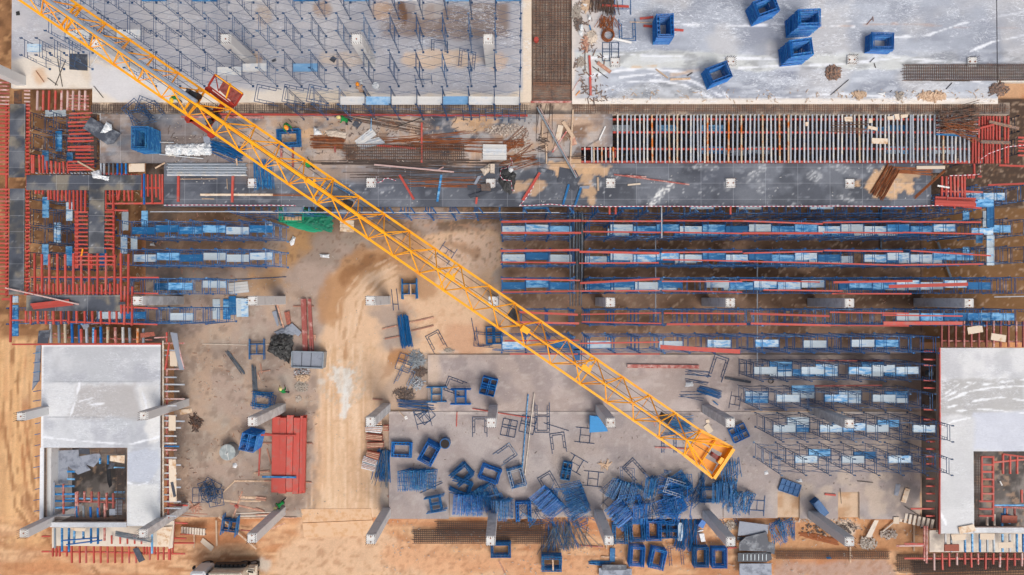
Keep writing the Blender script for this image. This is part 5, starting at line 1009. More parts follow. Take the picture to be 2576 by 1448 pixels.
# straight fits through the measured chords
uy = lambda x: 18.7+(x-205.5)*(1084-18.7)/(1763-205.5)
A = PD(205.5, uy(205.5), ZJ); Bq = PD(1763, 1084, ZJ); ud = (Bq-A).normalized(); wd = Vector((ud.y, -ud.x, 0))   # towards lower-left chord
if (P(924,598,ZJ)-P(967,538,ZJ)).dot(wd) < 0: wd = -wd
W = abs((P(924,598,ZJ)-P(967,538,ZJ)).dot(wd)); 
xs_ = [205.5-61*k for k in range(5, 0, -1)]+Ux
U = [PD(x, uy(x), ZJ) for x in xs_]; U = [A+ud*((p-A).dot(ud)) for p in U]; L = [p+wd*W for p in U]
HT = 1.35
Tn = [ (U[i]+U[i+1])/2+wd*W/2+Vector((0,0,HT)) for i in range(len(U)-1)]
for nm, pts, r in (('lower_chord', U, .06), ('lower_chord', L, .06)):
    b = MB(); b.prism(pts[0]-ud*2, pts[-1], [(-r,-r),(r,-r),(r,r),(-r,r)]); cpart(b, nm, 'crane_yellow')
b = MB(); k0 = 13
b.prism(Tn[0]-ud*2, Tn[k0-1], [(-.05,-.05),(.05,-.05),(.05,.05),(-.05,.05)]); cpart(b, 'top_chord', 'crane_yellow')
b = MB(); b.tube(Tn[k0-4], Tn[k0+4], .095, 8); 
b.tube(Tn[k0+3], Tn[-1], .055, 8); cpart(b, 'top_chord', 'crane_yellow')
for i in range(len(Tn)):
    b = MB(); t = Tn[i]
    for n in (U[i], U[i+1], L[i], L[i+1]): b.tube(t, n, .034, 6)
    cpart(b, 'diagonal_brace', 'crane_yellow')
b = MB()
for i in range(len(U)):
    b.tube(U[i], L[i], .02, 5)
    if i < len(U)-1: b.tube(L[i], U[i+1], .024, 5)
    for p in (U[i], L[i]): b.box((0,0,0), (.26, .13, .15), mx=Matrix.Translation(p) @ Matrix.Rotation(math.atan2(ud.y, ud.x), 4, 'Z'))
cpart(b, 'bottom_lacing', 'crane_yellow')
for i in (5, 10, 15, 20, 25):
    b = MB(); 
    for dlt in (.0, -.32): b.beam(U[i]+ud*dlt, L[i]+ud*dlt, .07, .09)
    cpart(b, 'section_joint', 'crane_yellow')
# tie bar above the inner part of the jib
b = MB(); e = P(494,256,ZJ+1.55); d0 = e-ud*22+Vector((0,0,.25)); b.tube(d0, e, .1, 8); cpart(b, 'tie_bar', 'tie_grey')
# hoist ropes
for off, zz in ((-.12,.35),(.0,.3),(.14,.35),(-.5,.1)):
    b = MB(); b.tube(U[0]+wd*(W/2+off)+Vector((0,0,zz)), U[-1]+wd*(W/2+off)+Vector((0,0,zz)), .014, 4); cpart(b, 'hoist_rope', 'rope')
# tip: widened end frame with decking
T0 = U[-1]; T1 = L[-1]; E0 = PD(1841.8,1126.8,ZJ); E1 = PD(1792.4,1201.5,ZJ)
b = MB(); r = .08
for p, q in ((T0,E0),(T1,E1),(E0,E1)): b.prism(p, q, [(-r,-r),(r,-r),(r,r),(-r,r)])
b.prism(E0+Vector((0,0,.22)), E1+Vector((0,0,.22)), [(-r,-r),(r,-r),(r,r),(-r,r)]); cpart(b, 'end_frame', 'crane_yellow')
b = MB()
for q in (E0, E1, (T0+E0)/2, (T1+E1)/2, T0, T1): b.tube(Tn[-1], q, .035, 6)
b.tube(T0, T1, .05, 6); b.tube((T0+E0)/2, (T1+E1)/2, .05, 6); cpart(b, 'diagonal_brace', 'crane_yellow')
b = MB(); use('d2')
def quad(b, pts, z, t=.03):
    V = [P(x, y, z) for x, y in pts]; k = len(b.v)
    if (V[1]-V[0]).cross(V[2]-V[1]).z < 0: V = V[::-1]
    n = len(V); b.v += [tuple(v) for v in V]+[tuple(v-Vector((0,0,t))) for v in V]
    b.f += [tuple(k+i for i in range(n)), tuple(k+n+i for i in range(n))[::-1]]+[(k+i, k+n+i, k+n+(i+1)%n, k+(i+1)%n) for i in range(n)]
for q in ([(1790,100),(1830,170),(1700,300),(1640,315)],[(1790,100),(2055,248),(1985,300),(1880,245),(1770,180)],[(1700,290),(1770,200),(1860,245),(1815,340),(1930,400),(1890,475),(1650,320)],[(1985,290),(2055,252),(1985,350),(1960,340)]): quad(b, q, ZJ-.12+random.uniform(-.02,.02))
cpart(b, 'tip_decking', 'crane_tan')
b = MB(); c = P(1925,335,ZJ); b.box((c.x,c.y,c.z-.1), (.55,.22,.4), math.radians(-35)); b.cyl((c.x+.2,c.y-.15,c.z-.1), .2, .1, 14); cpart(b, 'pulley_block', 'crane_red')
b = MB(); c = P(1965,365,ZJ); b.box((c.x,c.y,c.z+.1), (.3,.35,.3), math.radians(-35)); cpart(b, 'pulley_bracket', 'crane_yellow')
for k in range(3):
    b = MB(); b.tube(P(1720,215,ZJ+.2), P(1900+8*k,325+6*k,ZJ+.1), .014, 4); cpart(b, 'hoist_rope', 'rope')
# trolley with red service basket
use('a0')
b = MB(); zt = ZJ-.5
cr = lambda x, y, z=zt: P(x, y, z)
corners = [(1965,810),(2030,705),(2288,885),(2215,1000)]
for z, r_ in ((zt+.0,.05),(zt+1.05,.04)):
    pts = [cr(x,y,z) for x,y in ((1965,810),(2030,705),(2288,885),(2215,1000))]
    for i in range(4): b.beam(pts[i], pts[(i+1)%4], r_*1.6, r_*1.6)
for (x,y) in corners+[(2115,760),(2205,825),(2060,860),(2130,930)]: b.tube(cr(x,y,zt), cr(x,y,zt+1.05), .03, 5)
for (p,q) in (((2115,760),(2060,860)),((2205,825),(2130,930)),((2130,930),(2288,885)),((2030,705),(2060,860))): b.tube(cr(*p), cr(*q), .03, 5)
cpart(b, 'basket_rail', 'crane_red')
b = MB(); quad(b, [(2065,850),(2118,765),(2282,885),(2212,990)], zt+.02, .05); cpart(b, 'basket_floor', 'crane_floor')
b = MB(); b.beam(cr(2030,708,zt+1.1), cr(2285,886,zt+1.1), .06, .06); b.beam(cr(2175,790,zt+1.1), cr(2130,930,zt+1.1), .06, .06); cpart(b, 'basket_handrail', 'crane_yellow')
b = MB()
for p, q, w_ in (((1960,845),(2170,1000),.18),((2100,985),(1960,1200),.2),((2050,1040),(1990,1100),.3),((1770,1120),(2010,1285),.14),((1760,1150),(1830,1140),.12),((1970,1150),(2080,1110),.12),((1990,1290),(2015,1265),.22)): b.beam(cr(*p), cr(*q), w_, .16)
for x,y in ((1775,1125),(1990,1275),(1965,850),(2180,990)): c = cr(x,y); b.cyl((c.x,c.y,c.z-.1), .16, .2, 12)
cpart(b, 'trolley_frame', 'crane_red')
b = MB()
for x,y in ((1950,1050),(1975,1150),(2050,1100),(1925,1025)): c = cr(x,y,ZJ-.2); b.box(tuple(c), (.3,.2,.3), .6)
for k in range(4): b.tube(cr(1930+k*8,1030-k*6,ZJ), cr(2010+k*8,1080-k*6,ZJ), .02, 4)
cpart(b, 'hoist_motor', 'black_box')
b = MB(); b.beam(cr(1700,880,ZJ), cr(2140,1180,ZJ+.9), .16, .1); cpart(b, 'walkway_beam', 'crane_yellow')
def cbox(pts, name, z=ZJ-.05, t=.35, m='black_box'):
    b = MB(); quad(b, pts, z, t)
    V = [P(x,y,z+.005) for x,y in pts]; c = sum(V, Vector())/len(V)
    for v in V: b.tube(c+(v-c)*.8, c+(v-c)*.8+Vector((0,0,.06)), .03, 5)
    b.beam(c+(V[0]-c)*.8+Vector((0,0,.04)), c+(V[2]-c)*.8+Vector((0,0,.04)), .03, .03); cpart(b, name, m)
cbox([(1775,842),(1868,880),(1835,945),(1742,900)], 'electric_box', ZJ+1.3, .5); cbox([(1765,835),(1790,842),(1760,885),(1738,878)], 'electric_box', ZJ+1.4, .3)
use('b1'); cbox([(835,585),(905,610),(880,690),(795,650)], 'electric_box')
use('c1'); cbox([(2420,330),(2480,365),(2455,460),(2370,400)], 'electric_box')
use('c2'); cbox([(1420,1320),(1512,1370),(1470,1430),(1388,1375)], 'electric_box')
use('c2'); b = MB(); b.beam(P(90,515,ZJ+HT+.1), P(160,560,ZJ+HT+.1), .3, .22); cpart(b, 'lamp_housing', 'crane_yellow')
use('b1')
for off in (0, .1): 
    b = MB(); b.tube(P(735,435,ZJ+.1)+wd*off, P(930,545,ZJ+.1)+wd*off, .03, 5); cpart(b, 'cable_tray', ('galvanised','board_blue')[off > 0])
for x, y, t in ((520,440,'b1'),(1830,1325,'b1'),(700,900,'c2')):
    use(t); b = MB(); c = P(x,y,ZJ+HT+.1 if x < 1000 else ZJ+HT); b.box(tuple(c), (.5,.22,.2), math.atan2(ud.y,ud.x)); b.cyl((c.x+.2,c.y+.1,c.z+.05), .07, .1, 10); cpart(b, 'rope_guide', 'crane_yellow')
# ================================================================== LOOSE SCAFFOLD FRAMES
def frame_geo(kind):
    b = MB(); r = .026; W_, H_ = .61, .85
    if kind in ('walk', 'rect'):
        for s in (-1, 1):
            b.tube((s*W_,-H_,0),(s*W_,H_,0), r, 5); b.tube((s*.41,-H_ if kind == 'walk' else -.68,0),(s*.41,.66,0), r*.85, 5)
            for k in range(5): b.tube((s*W_,-.7+k*.33,0),(s*.41,-.7+k*.33,0), r*.75, 4)
        b.tube((-W_,H_-.04,0),(W_,H_-.04,0), r, 5); b.tube((-.41,.66,0),(.41,.66,0), r*.85, 5); b.tube((0,.66,0),(0,H_-.04,0), r*.7, 4)
        b.tube((-.25,.66,0),(-.25,H_-.04,0), r*.7, 4); b.tube((.25,.66,0),(.25,H_-.04,0), r*.7, 4)
        if kind == 'rect': b.tube((-W_,-H_+.04,0),(W_,-H_+.04,0), r, 5); b.tube((-.41,-.68,0),(.41,-.68,0), r*.85, 5)
    elif kind == 'h':
        for s in (-1, 1): b.tube((s*W_,-.85,0),(s*W_,.85,0), r, 5)
        b.tube((-W_,.42,0),(W_,.42,0), r, 5); b.tube((-W_,-.42,0),(W_,-.42,0), r, 5); b.tube((0,-.42,0),(0,.42,0), r*.8, 4)
    elif kind == 'grid':
        for s in (-1, 1): b.tube((s*W_,-.7,0),(s*W_,.7,0), r, 5); b.tube((s*.07,-.7,0),(s*.07,.7,0), r*.85, 5)
        for y in (-.7,-.02,.2,.7): b.tube((-W_,y,0),(W_,y,0), r, 5)
    elif kind == 'ush':
        for s in (-1, 1):
            b.tube((s*W_,-.85,0),(s*W_,.85,0), r, 5); b.tube((s*.42,-.5,0),(s*.42,.68,0), r*.85, 5)
            for k in range(3): b.tube((s*W_,-.5+k*.5,0),(s*.42,-.5+k*.5,0), r*.75, 4)
        b.tube((-W_,.82,0),(W_,.82,0), r, 5); b.tube((-.42,.66,0),(.42,.66,0), r*.85, 5)
    return b
GEO = {k: frame_geo(k) for k in ('walk','rect','h','grid','ush')}
FR = []   # (priority, matrix, kind, material, label, group)
def TR(p, rz): return Matrix.Translation(p) @ Matrix.Rotation(rz, 4, 'Z')
def stack(x, y, z, n, rot, kind, label, pitch=.08, jit=.03, drift=(0,0), m='frame_blue', jr=.02, size=1.0, alt=True, pr=0, skew=False):
    """x,y: survey position of the TOP frame; z: level the stack stands on"""
    zt = z+n*pitch; p = P(x, y, zt); dx = dy = 0; place = 'in the '+label
    for i in range(n):        # i = 0 top
        q = Vector((p.x+random.uniform(-jit,jit)+drift[0]*i, p.y+random.uniform(-jit,jit)+drift[1]*i, zt-i*pitch))
        M = TR(q, math.radians(rot)+random.gauss(0, jr)+(math.pi if alt and i % 2 else 0)) @ Matrix.Diagonal((size*random.uniform(.985,1.015), random.uniform(.985,1.015), 1, 1))
        nm = 'topmost frame '+place if i == 0 else ('bottom frame ' if i == n-1 else ordn(i+1)+' frame down ')+place
        FR.append((i+pr, M, kind, m, nm, 'frames in the '+label))
def upright(x, y, z, n, rot, label, pitch=.11, tilt=60, kind='walk', m='frame_blue', jit=.05, jr=.06, fan=0, pr=0, tj=5):
    """n frames standing side by side on edge, leaning; rot = direction in which they follow one another"""
    p = P(x, y, z); a = math.radians(rot); pitch *= 1.3; n = max(4, round(n*.86)); tilt -= 14
    for i in range(n):
        t = (i-(n-1)/2)*pitch; h = math.sin(math.radians(tilt))*.6
        q = Vector((p.x+math.cos(a)*t+random.uniform(-jit,jit), p.y+math.sin(a)*t+random.uniform(-jit,jit), z+h+.03))
        M = Matrix.Translation(q) @ Matrix.Rotation(a+random.gauss(0, jr)+math.radians(fan*(i/n-.5)), 4, 'Z') @ Matrix.Rotation(math.radians(tilt+random.uniform(-tj,tj)), 4, 'Y') @ Matrix.Rotation(random.gauss(0, .03), 4, 'Z')
        FR.append((6+abs(i-n/2)*.8+pr, M, kind, m, ordn(i+1)+' leaning frame in the '+label, 'leaning frames in the '+label))
def single(x, y, z, rot, kind, label, m='scaffold_navy', tilt=0, size=1, sy=1):
    FR.append((-1, TR(P(x, y, z+.05), math.radians(rot)) @ Matrix.Rotation(math.radians(tilt), 4, 'X') @ Matrix.Diagonal((size, sy, 1, 1)), kind, m, label, None))
# upper right slab: tall neat stacks
use('a2')
stack(1447,237,ZD,22,1,'rect','tallest upright stack on the plastic',.078,.02,m='frame_bright'); stack(2400,55,ZD,22,-70,'rect','stack cut by the top edge',.078,.02,m='frame_bright'); stack(1955,682,ZD,18,-68,'rect','tilted stack on the plastic',.078,.02,m='frame_bright')
use('a3')
stack(555,165,ZD,26,92,'rect','upper of the two touching stacks',.078,.03,(-.006,-.004),m='frame_bright'); stack(478,448,ZD,24,97,'rect','lower of the two touching stacks',.078,.03,(-.005,-.004),m='frame_bright'); stack(1245,390,ZD,12,88,'rect','lone low stack on the plastic',.08,.03,(-.004,.0),m='frame_bright')
use('a2'); single(1087,285,ZD,182,'ush','single blue frame lying by the rusty rebar ring',m='frame_blue'); single(930,490,ZD,0,'grid','thin blue window-like frame near the top middle'); single(1043,35,ZD,180,'h','blue frame cut by the top edge near the rebar bundles',m='frame_blue')
for i, (x,y,r) in enumerate([(255,1115,20)]): pass
use('a0'); stack(1315,1300,ZDK,22,2,'rect','dark navy stack at left',.078,.02,(0.004,0),m='frame_blue')
for i,(x,y,r,t) in enumerate([(1290,1060,40,30),(1400,1020,70,40),(1340,1100,110,20),(1450,1060,20,50)]): single(x,y,ZDK+.3,r,'walk','tangled dark frame above the navy stack, '+ordn(i+1)+' of the tangle',tilt=t)
use('a1'); stack(300,1295,ZDK,8,92,'rect','low square stack beside the worker on the deck',.07,.05); single(2030,1085,ZDK+.8,0,'h','frame tipped over the red edge line, left one',tilt=75); single(2245,1090,ZDK+.8,0,'h','frame tipped over the red edge line, middle one',tilt=75); single(2460,1095,ZDK+.8,0,'h','frame tipped over the red edge line, right one',tilt=75); single(1585,790,ZD,0,'h','frame standing alone near the second boards of the upper slab',tilt=60); single(1730,480,ZD,-8,'ush','loose frame near the rightmost pale column',tilt=50); single(1990,560,ZD+1,-15,'walk','frame slanting beside the rightmost pale column',tilt=60)
for i,x in enumerate((110,370,600)): single(x,900,ZT-1,80,'ush','odd diamond-shaped frame on top of the scaffold, '+ordn(i+1)+' from the left',tilt=8)
# ground west
use('c0'); stack(2410,720,0,5,0,'h','small stack left of the black tarpaulin',.1,.06); 
use('c1'); stack(60,1205,0,6,85,'walk','low pile partly behind a grey column',.07,.15,jr=.15)
use('d0'); stack(2335,200,0,18,-12,'grid','tall bright stack beside the grey tank',.08,.02,(.012,.012),m='frame_bright')
for i,(x,y,r) in enumerate([(1990,620,60),(1975,660,35),(2010,690,75),(1950,640,20),(2030,720,10),(1900,690,90)]): single(x,y,.1+i*.12,r,'grid','tangled navy frame left of the timber scraps, '+ordn(i+1)+' from the bottom',tilt=random.uniform(-12,12))
stack(2155,985,-.3,12,-8,'h','ladder-like stack beside the long slanting timber',.07,.05)
# around the road
use('b1'); single(1790,1105,0,-33,'h','loose blue frame seen under the crane jib',m='scaffold_navy')
use('c1'); stack(1442,150,0,9,2,'h','H-shaped stack on the sand above the rod bundle',.09,.03,m='frame_blue'); stack(2240,590,0,7,2,'grid','stack half hidden under the jib by the shoring',.09,.05)
single(1700,650,0,28,'ush','U-shaped frame lying on the sand near the scrap heap'); single(1400,850,.1,-20,'grid','frame buried in the scrap heap, upper one'); single(1400,990,.1,-25,'ush','frame buried in the scrap heap, lower one'); single(2150,630,.1,85,'ush','thin frame leaning by the four-frame stack')
stack(1925,1170,.15,10,90,'h','nested H-shaped pile on the pinkish floor',.08,.05,m='frame_bright'); stack(1700,1150,.15,7,90,'h','left end of the H-shaped pile',.08,.04,pr=2); stack(2190,1075,.15,12,-14,'grid','four-hole stack on the pinkish floor',.08,.025,m='frame_bright'); single(1880,1070,.15,70,'ush','thin frame behind the H-shaped pile')
single(1590,1330,.2,40,'grid','loose frame left of the red stick, upper one'); single(1570,1370,.2,15,'h','loose frame left of the red stick, lower one')
use('d1')
single(2110,50,.2,0,'ush','loose frame at the foot of the middle column'); single(2385,60,.2,-12,'grid','window-like frame right of the middle column'); single(2350,310,.2,-55,'ush','open U-shaped frame on the grey bay')
stack(1375,270,.2,7,88,'rect','square stack at the left end of the grey bay',.07,.05,m='frame_bright'); stack(1625,310,.2,14,-28,'rect','tilted nested stack on the grey bay',.075,.025,(.008,.012),m='frame_bright'); stack(1935,505,.2,8,-50,'walk','slanted stack with teal frames',.08,.06,jr=.06,alt=False); stack(1930,620,.2,9,-110,'walk','second slanted stack just below the teal one',.07,.06,jr=.08,alt=False)
stack(2205,495,.2,7,70,'rect','open rectangular stack near the whitish frame',.075,.05,jr=.05,m='frame_bright'); stack(2455,530,.2,9,15,'walk','stack topped by a whitish frame',.08,.05,jr=.06); single(2460,545,1.0,15,'ush','whitish frame topping a blue stack','steel_white')
stack(1690,785,.2,9,-78,'h','dark H-shaped stack with spread legs',.09,.04,jr=.05)
upright(1530,535,.2,20,0,'comb-like pile on the left of the grey bay',.105,58,m='frame_blue',pr=-1); upright(2040,760,.2,20,0,'broad comb-like pile in the grey bay centre',.11,60,fan=10,m='frame_bright'); upright(2160,690,.2,10,25,'slanted pile behind the broad comb',.11,50); upright(2330,810,.2,12,0,'narrow comb-like pile beside the column',.09,70)
stack(2520,850,0,9,2,'walk','box-like stack with splayed feet',.08,.04,alt=False,m='frame_bright'); stack(2310,1215,-.3,9,-90,'rect','lone stack below the long rebar cages',.075,.04,m='frame_blue')
use('d2')
single(150,30,.2,-14,'grid','navy frame under the two long pipes'); single(285,35-25,.2,180,'ush','frame lying right of the two pipes'); single(435,200,.2,8,'ush','frame with one cross tube on the grey bay centre'); single(690,130,.2,84,'h','loose H frame below the blue sheet stack'); single(1150,455,.2,42,'walk','diamond-turned frame on the grey bay'); single(765,540,.2,84,'h','dark H frame right of the small stack'); single(600,400,.2,60,'h','thin frame leaning on the small stack'); single(345,580,.2,30,'ush','frame crossing behind the slanted comb pile')
stack(515,470,.2,9,-12,'grid','small dark stack in the bay centre',.08,.03,size=.6); single(2310,790,.2,-4,'h','loose H frame at the right of the grey bay',m='frame_blue'); single(1480,200,.2,0,'walk','frame in the jib shadow',m='frame_blue')
stack(2145,110,.2,5,-65,'grid','four-hole stack by the crane tip',.08,.02,m='frame_bright')
upright(335,745,.2,18,-48,'slanted comb pile in the middle',.11,62,m='frame_bright'); upright(600,720,.2,18,-70,'second slanted comb pile with dark gaps',.12,55,m='frame_blue',fan=14); upright(590,830,0,8,-60,'lower tail of the second comb pile',.12,50)
upright(1060,650,.2,18,-20,'big slanted comb pile by the tangle',.12,58,fan=12); upright(1020,860,.1,18,-52,'solid slanted comb pile below it',.1,64,m='frame_bright'); upright(1215,840,.1,10,0,'upright comb between two piles',.1,72,m='frame_bright'); upright(1300,600,.2,8,-10,'narrow upright comb above the tangle',.09,75,m='frame_blue')
upright(1500,700,.2,20,-72,'huge tangle of frames',.11,52,m='frame_bright',fan=30,jr=.14,jit=.15,tj=16); upright(1570,600,.2,12,-60,'upper part of the huge tangle',.12,40,m='frame_blue',jr=.2,jit=.2,tj=16); upright(1460,840,.1,12,-85,'lower part of the huge tangle',.11,45,m='frame_bright',jr=.12,jit=.12); single(1530,620,1.1,70,'walk','whitish frame across the huge tangle','steel_white',tilt=10)
upright(1990,640,.2,16,0,'comb pile under the crane tip',.1,66,m='frame_blue',jit=.08); upright(2120,740,.1,16,-10,'dark tangle right of the crane tip',.1,60,m='frame_blue',jr=.3,jit=.18,tj=14); upright(2040,440,.2,9,5,'small dark comb at the crane tip',.14,70,m='frame_blue',kind='h'); stack(1870,690,.2,5,90,'ush','open U-shaped stack below the crane tip',.08,.06)
stack(1025,1060,-.3,9,0,'walk','brown-shaded box stack by the column foot',.08,.06,jr=.04); stack(1180,1040,-.3,9,4,'walk','box stack second from the column foot',.08,.06,jr=.05); stack(1335,1030,-.3,9,0,'rect','box stack in the middle of the bottom row',.08,.04,m='frame_bright'); stack(1485,1030,-.3,9,90,'grid','striped box stack by the white planks',.08,.04,jr=.05)
stack(1180,1275,-.3,11,-4,'walk','bottom edge stack, left of a pair',.08,.03,m='frame_bright'); stack(1375,1300,-.3,11,-12,'walk','bottom edge stack, right of a pair',.08,.03,m='frame_bright'); stack(1785,1280,-.3,9,0,'rect','bottom edge stack left of the double box',.08,.03,m='frame_blue'); stack(1960,1290,-.3,10,0,'rect','bottom edge double box stack',.08,.03,m='frame_bright'); stack(375,1345,-.3,12,90,'walk','open box stack with a timber inside',.08,.03,m='frame_blue')
single(345,1135,-.3,0,'h','thin frame beside the grey rod pile'); single(1545,1260,-.1,5,'walk','loose frame between bottom stacks',m='scaffold_navy'); single(680,930,.1,60,'walk','loose frame above the leaning column, bottom middle'); single(2060,960,.0,30,'ush','loose thin frame above the grey panels')
use('d3'); upright(290,1020,-.3,9,10,'tangled pile right of the grey panels',.15,45,jr=.3,jit=.15)
use('c2'); single(1945,900,.15,-18,'ush','large U-shaped frame on the pinkish floor',sy=1.25); single(2195,895,.15,180,'h','small frame near the sixth scaffold row',size=.8,sy=.85); single(2105,1205,.15,-10,'h','small frame left of the seventh scaffold row',size=.7,sy=.85); single(285,1290,.2,180,'ush','frame above the two long pipes',sy=.7)
for i in range(34):
    CUR = 'D'; x = random.uniform(1535,1760); y = random.uniform(1195,1295); M = TR(P(x, y, random.uniform(.4,1.3)), random.uniform(0,6.3)) @ Matrix.Rotation(random.uniform(-1.1,1.1), 4, 'X') @ Matrix.Rotation(random.uniform(-.7,.7), 4, 'Y')
    FR.append((random.uniform(0,9), M, random.choice(('walk','h','ush')), random.choice(('frame_blue','frame_bright','scaffold_navy')), ordn(i+1)+' crooked frame thrown on the huge tangle', 'crooked frames on the huge tangle'))
for i in range(14):
    x = random.uniform(1150,1480); y = random.uniform(1240,1310); M = TR(P(x, y, random.uniform(.3,.9)), random.uniform(0,6.3)) @ Matrix.Rotation(random.uniform(-.9,.9), 4, 'X')
    FR.append((random.uniform(0,9), M, random.choice(('walk','ush')), random.choice(('frame_blue','scaffold_navy')), ordn(i+1)+' crooked frame strewn between the comb piles', 'crooked frames between the comb piles'))
FR.sort(key=lambda r: r[0])
print('frames', len(FR))
MESHF = {}
for pr, M, kind, m, label, grp in FR[:300]:
    k = (kind, m)
    if k not in MESHF: MESHF[k] = GEO[kind].mesh('steel_trestle', m)
    o = link('steel_trestle', MESHF[k], None, M)  # loose scaffold frames, one object each
    tag(o, label, 'trestle frame', grp)
rest = {}
for pr, M, kind, m, label, grp in FR[300:]:
    rest.setdefault(m, MB()).add(GEO[kind], M)
if rest:
    # one object for all the rest, several materials
    me = bpy.data.meshes.new('scaffold_frames'); V = []; Fs = []; mi = []; 
    for j, (m, b) in enumerate(rest.items()):
        o_ = len(V); V += b.v; Fs += [tuple(i+o_ for i in f) for f in b.f]; mi += [j]*len(b.f); me.materials.append(MATS[m])
    me.from_pydata(V, [], Fs); me.polygons.foreach_set('material_index', mi); me.update()
    tag(link('scaffold_frames', me), 'remaining blue scaffold frames lower down in the stacks and piles', 'trestle frames', kind='stuff')
# ================================================================== MATERIALS LYING ABOUT
def rods(x0, y0, x1, y1, n, spread, z, m, label, r=.022, jit=.08, splay=1.0, name='rod_bundle', cat='rods', h=.12, group=None, straps=True, ext=.04):
    p = P(x0, y0, z); q = P(x1, y1, z); d = (q-p).normalized(); s = Vector((-d.y, d.x, 0)); c = (p+q)/2; b = MB()
    for i in range(n):
        t = (random.random()-.5)*spread; t2 = t*splay+random.uniform(-jit,jit); hz = random.uniform(0, h)
        e0 = random.uniform(-ext, ext)*4; e1 = random.uniform(-ext, ext)*4
        b.tube(p+s*t+d*e0+Vector((0,0,r+hz))-c, q+s*t2+d*e1+Vector((0,0,r+hz*random.uniform(.6,1)))-c, r, 5)
    root = b.obj(name, m, mx=Matrix.Translation(c)); tag(root, label, cat, group)
    return root
def cage(x0, y0, x1, y1, wpx_m, z, label, bars=4, pitch=.2, h=.35, m='rebar'):
    p = P(x0, y0, z); q = P(x1, y1, z); c = (p+q)/2; d = (q-p); Lc = d.length; d.normalize(); s = Vector((-d.y, d.x, 0)); w = wpx_m
    root = empty('rebar_cage', c, 0, label, 'rebar cage', 'long rebar cages')
    b = MB()
    for i in range(bars):
        t = (i/(bars-1)-.5)*w
        for zz in (.03, h): b.tube(p+s*t+Vector((0,0,zz))-c-d*random.uniform(0,.4), q+s*t+Vector((0,0,zz))-c+d*random.uniform(0,.4), .022, 5)
    b.obj('long_bars', m, root)
    b = MB(); n = int(Lc/pitch)
    for i in range(n+1):
        o = p+d*(Lc*i/n)-c; k = [o+s*(-w/2)+Vector((0,0,.03)), o+s*(w/2)+Vector((0,0,.03)), o+s*(w/2)+Vector((0,0,h)), o+s*(-w/2)+Vector((0,0,h))]
        for a_ in range(4): b.tube(k[a_], k[(a_+1)%4], .014, 4)
    o = b.obj('stirrups', m, root)
    return root
def cloth(pts, z, m, label, cat, h=.35, res=16, seed=1, name='tarpaulin', group=None, round_=0):
    """crumpled cloth clipped to a polygon by warping a grid"""
    V = [P(x, y, z) for x, y in pts]; c = sum(V, Vector())/len(V); n = len(V)
    if (V[1]-V[0]).cross(V[2]-V[1]).z < 0: V = V[::-1]
    me = bpy.data.meshes.new(name); vs = [(0,0,h*.8)]; fs = []; rings = res//2; seg = max(24, n*6)
    rim = []
    for i in range(seg):
        t = i/seg*n; a = V[int(t)%n]; b_ = V[(int(t)+1)%n]; rim.append(a.lerp(b_, t-int(t))-c)
    rs = np.random.RandomState(seed); ph = rs.rand(6)*6
    for r in range(1, rings+1):
        f = r/rings
        for i in range(seg):
            q = rim[i]*f; k = 1-f**3
            nz = fbm(np.array([q.x*60+seed*50.]), np.array([q.y*60.]), 22, 4, seed)[0]
            vs.append((q.x*(1+.06*math.sin(i*1.7+ph[0])*f), q.y*(1+.06*math.sin(i*2.3+ph[1])*f), max(.01, (h*.5*k+h*1.2*abs(nz-.5)*2*(1-f*.6))+.012)))
    for i in range(seg): fs.append((0, 1+i, 1+(i+1)%seg))
    for r in range(rings-1):
        for i in range(seg):
            a = 1+r*seg+i; b2 = 1+r*seg+(i+1)%seg; fs.append((a, a+seg, b2+seg, b2))
    me.from_pydata(vs, [], fs); me.update(); me.materials.append(MATS[m])
    o = link(name, me, None, Matrix.Translation(c)); return tag(o, label, cat, group)
def heap(x, y, rx, ry, z, n, m, label, size=.14, h=.3, cat='rubble', long=1.0, name='rubble_heap', rot=0):
    c = P(x, y, z); e = P(x+rx, y, z); f_ = P(x, y+ry, z); ax = abs(e.x-c.x); ay = abs(f_.y-c.y); b = MB()
    for i in range(n):
        r = math.sqrt(random.random())*random.uniform(.7,1.1); a = random.random()*2*math.pi
        s = size*random.uniform(.4, 1.3)
        mx = Matrix.Translation((r*ax*math.cos(a), r*ay*math.sin(a), max(.02, h*(1-r)*random.random()+.03))) @ Matrix.Rotation(random.random()*6, 4, 'Z') @ Matrix.Rotation(random.uniform(-.6,.6), 4, 'X')
        b.box(None, (s*long, s*random.uniform(.3,.9)/(long**.8), s*.35), mx=mx)
    o = b.obj(name, m, mx=Matrix.Translation(c)); return tag(o, label, cat, kind='stuff')
def timber(t, items, z, m, base, w=.1, h=.06, group='loose timbers'):
    use(t)
    for i, it in enumerate(items):
        X, Y = D((it[0]+it[2])/2, (it[1]+it[3])/2)
        bar(it[0], it[1], it[2], it[3], (it[7] if len(it) > 7 else z)+random.uniform(0,.04), it[4] if len(it) > 4 and it[4] else w, h, 'timber', it[5] if len(it) > 5 and it[5] else m, 'timber', label=ordn(i+1)+' '+base, cat='timber', group=group)
def pipes(t, items, z, label_list, m='galvanised', w=.07):
    use(t)
    for it, lb in zip(items, label_list): bar(it[0], it[1], it[2], it[3], z+(it[5] if len(it) > 5 else 0), w, w, 'tube', it[4] if len(it) > 4 and it[4] else m, 'pipe', label=lb, cat='pipe')
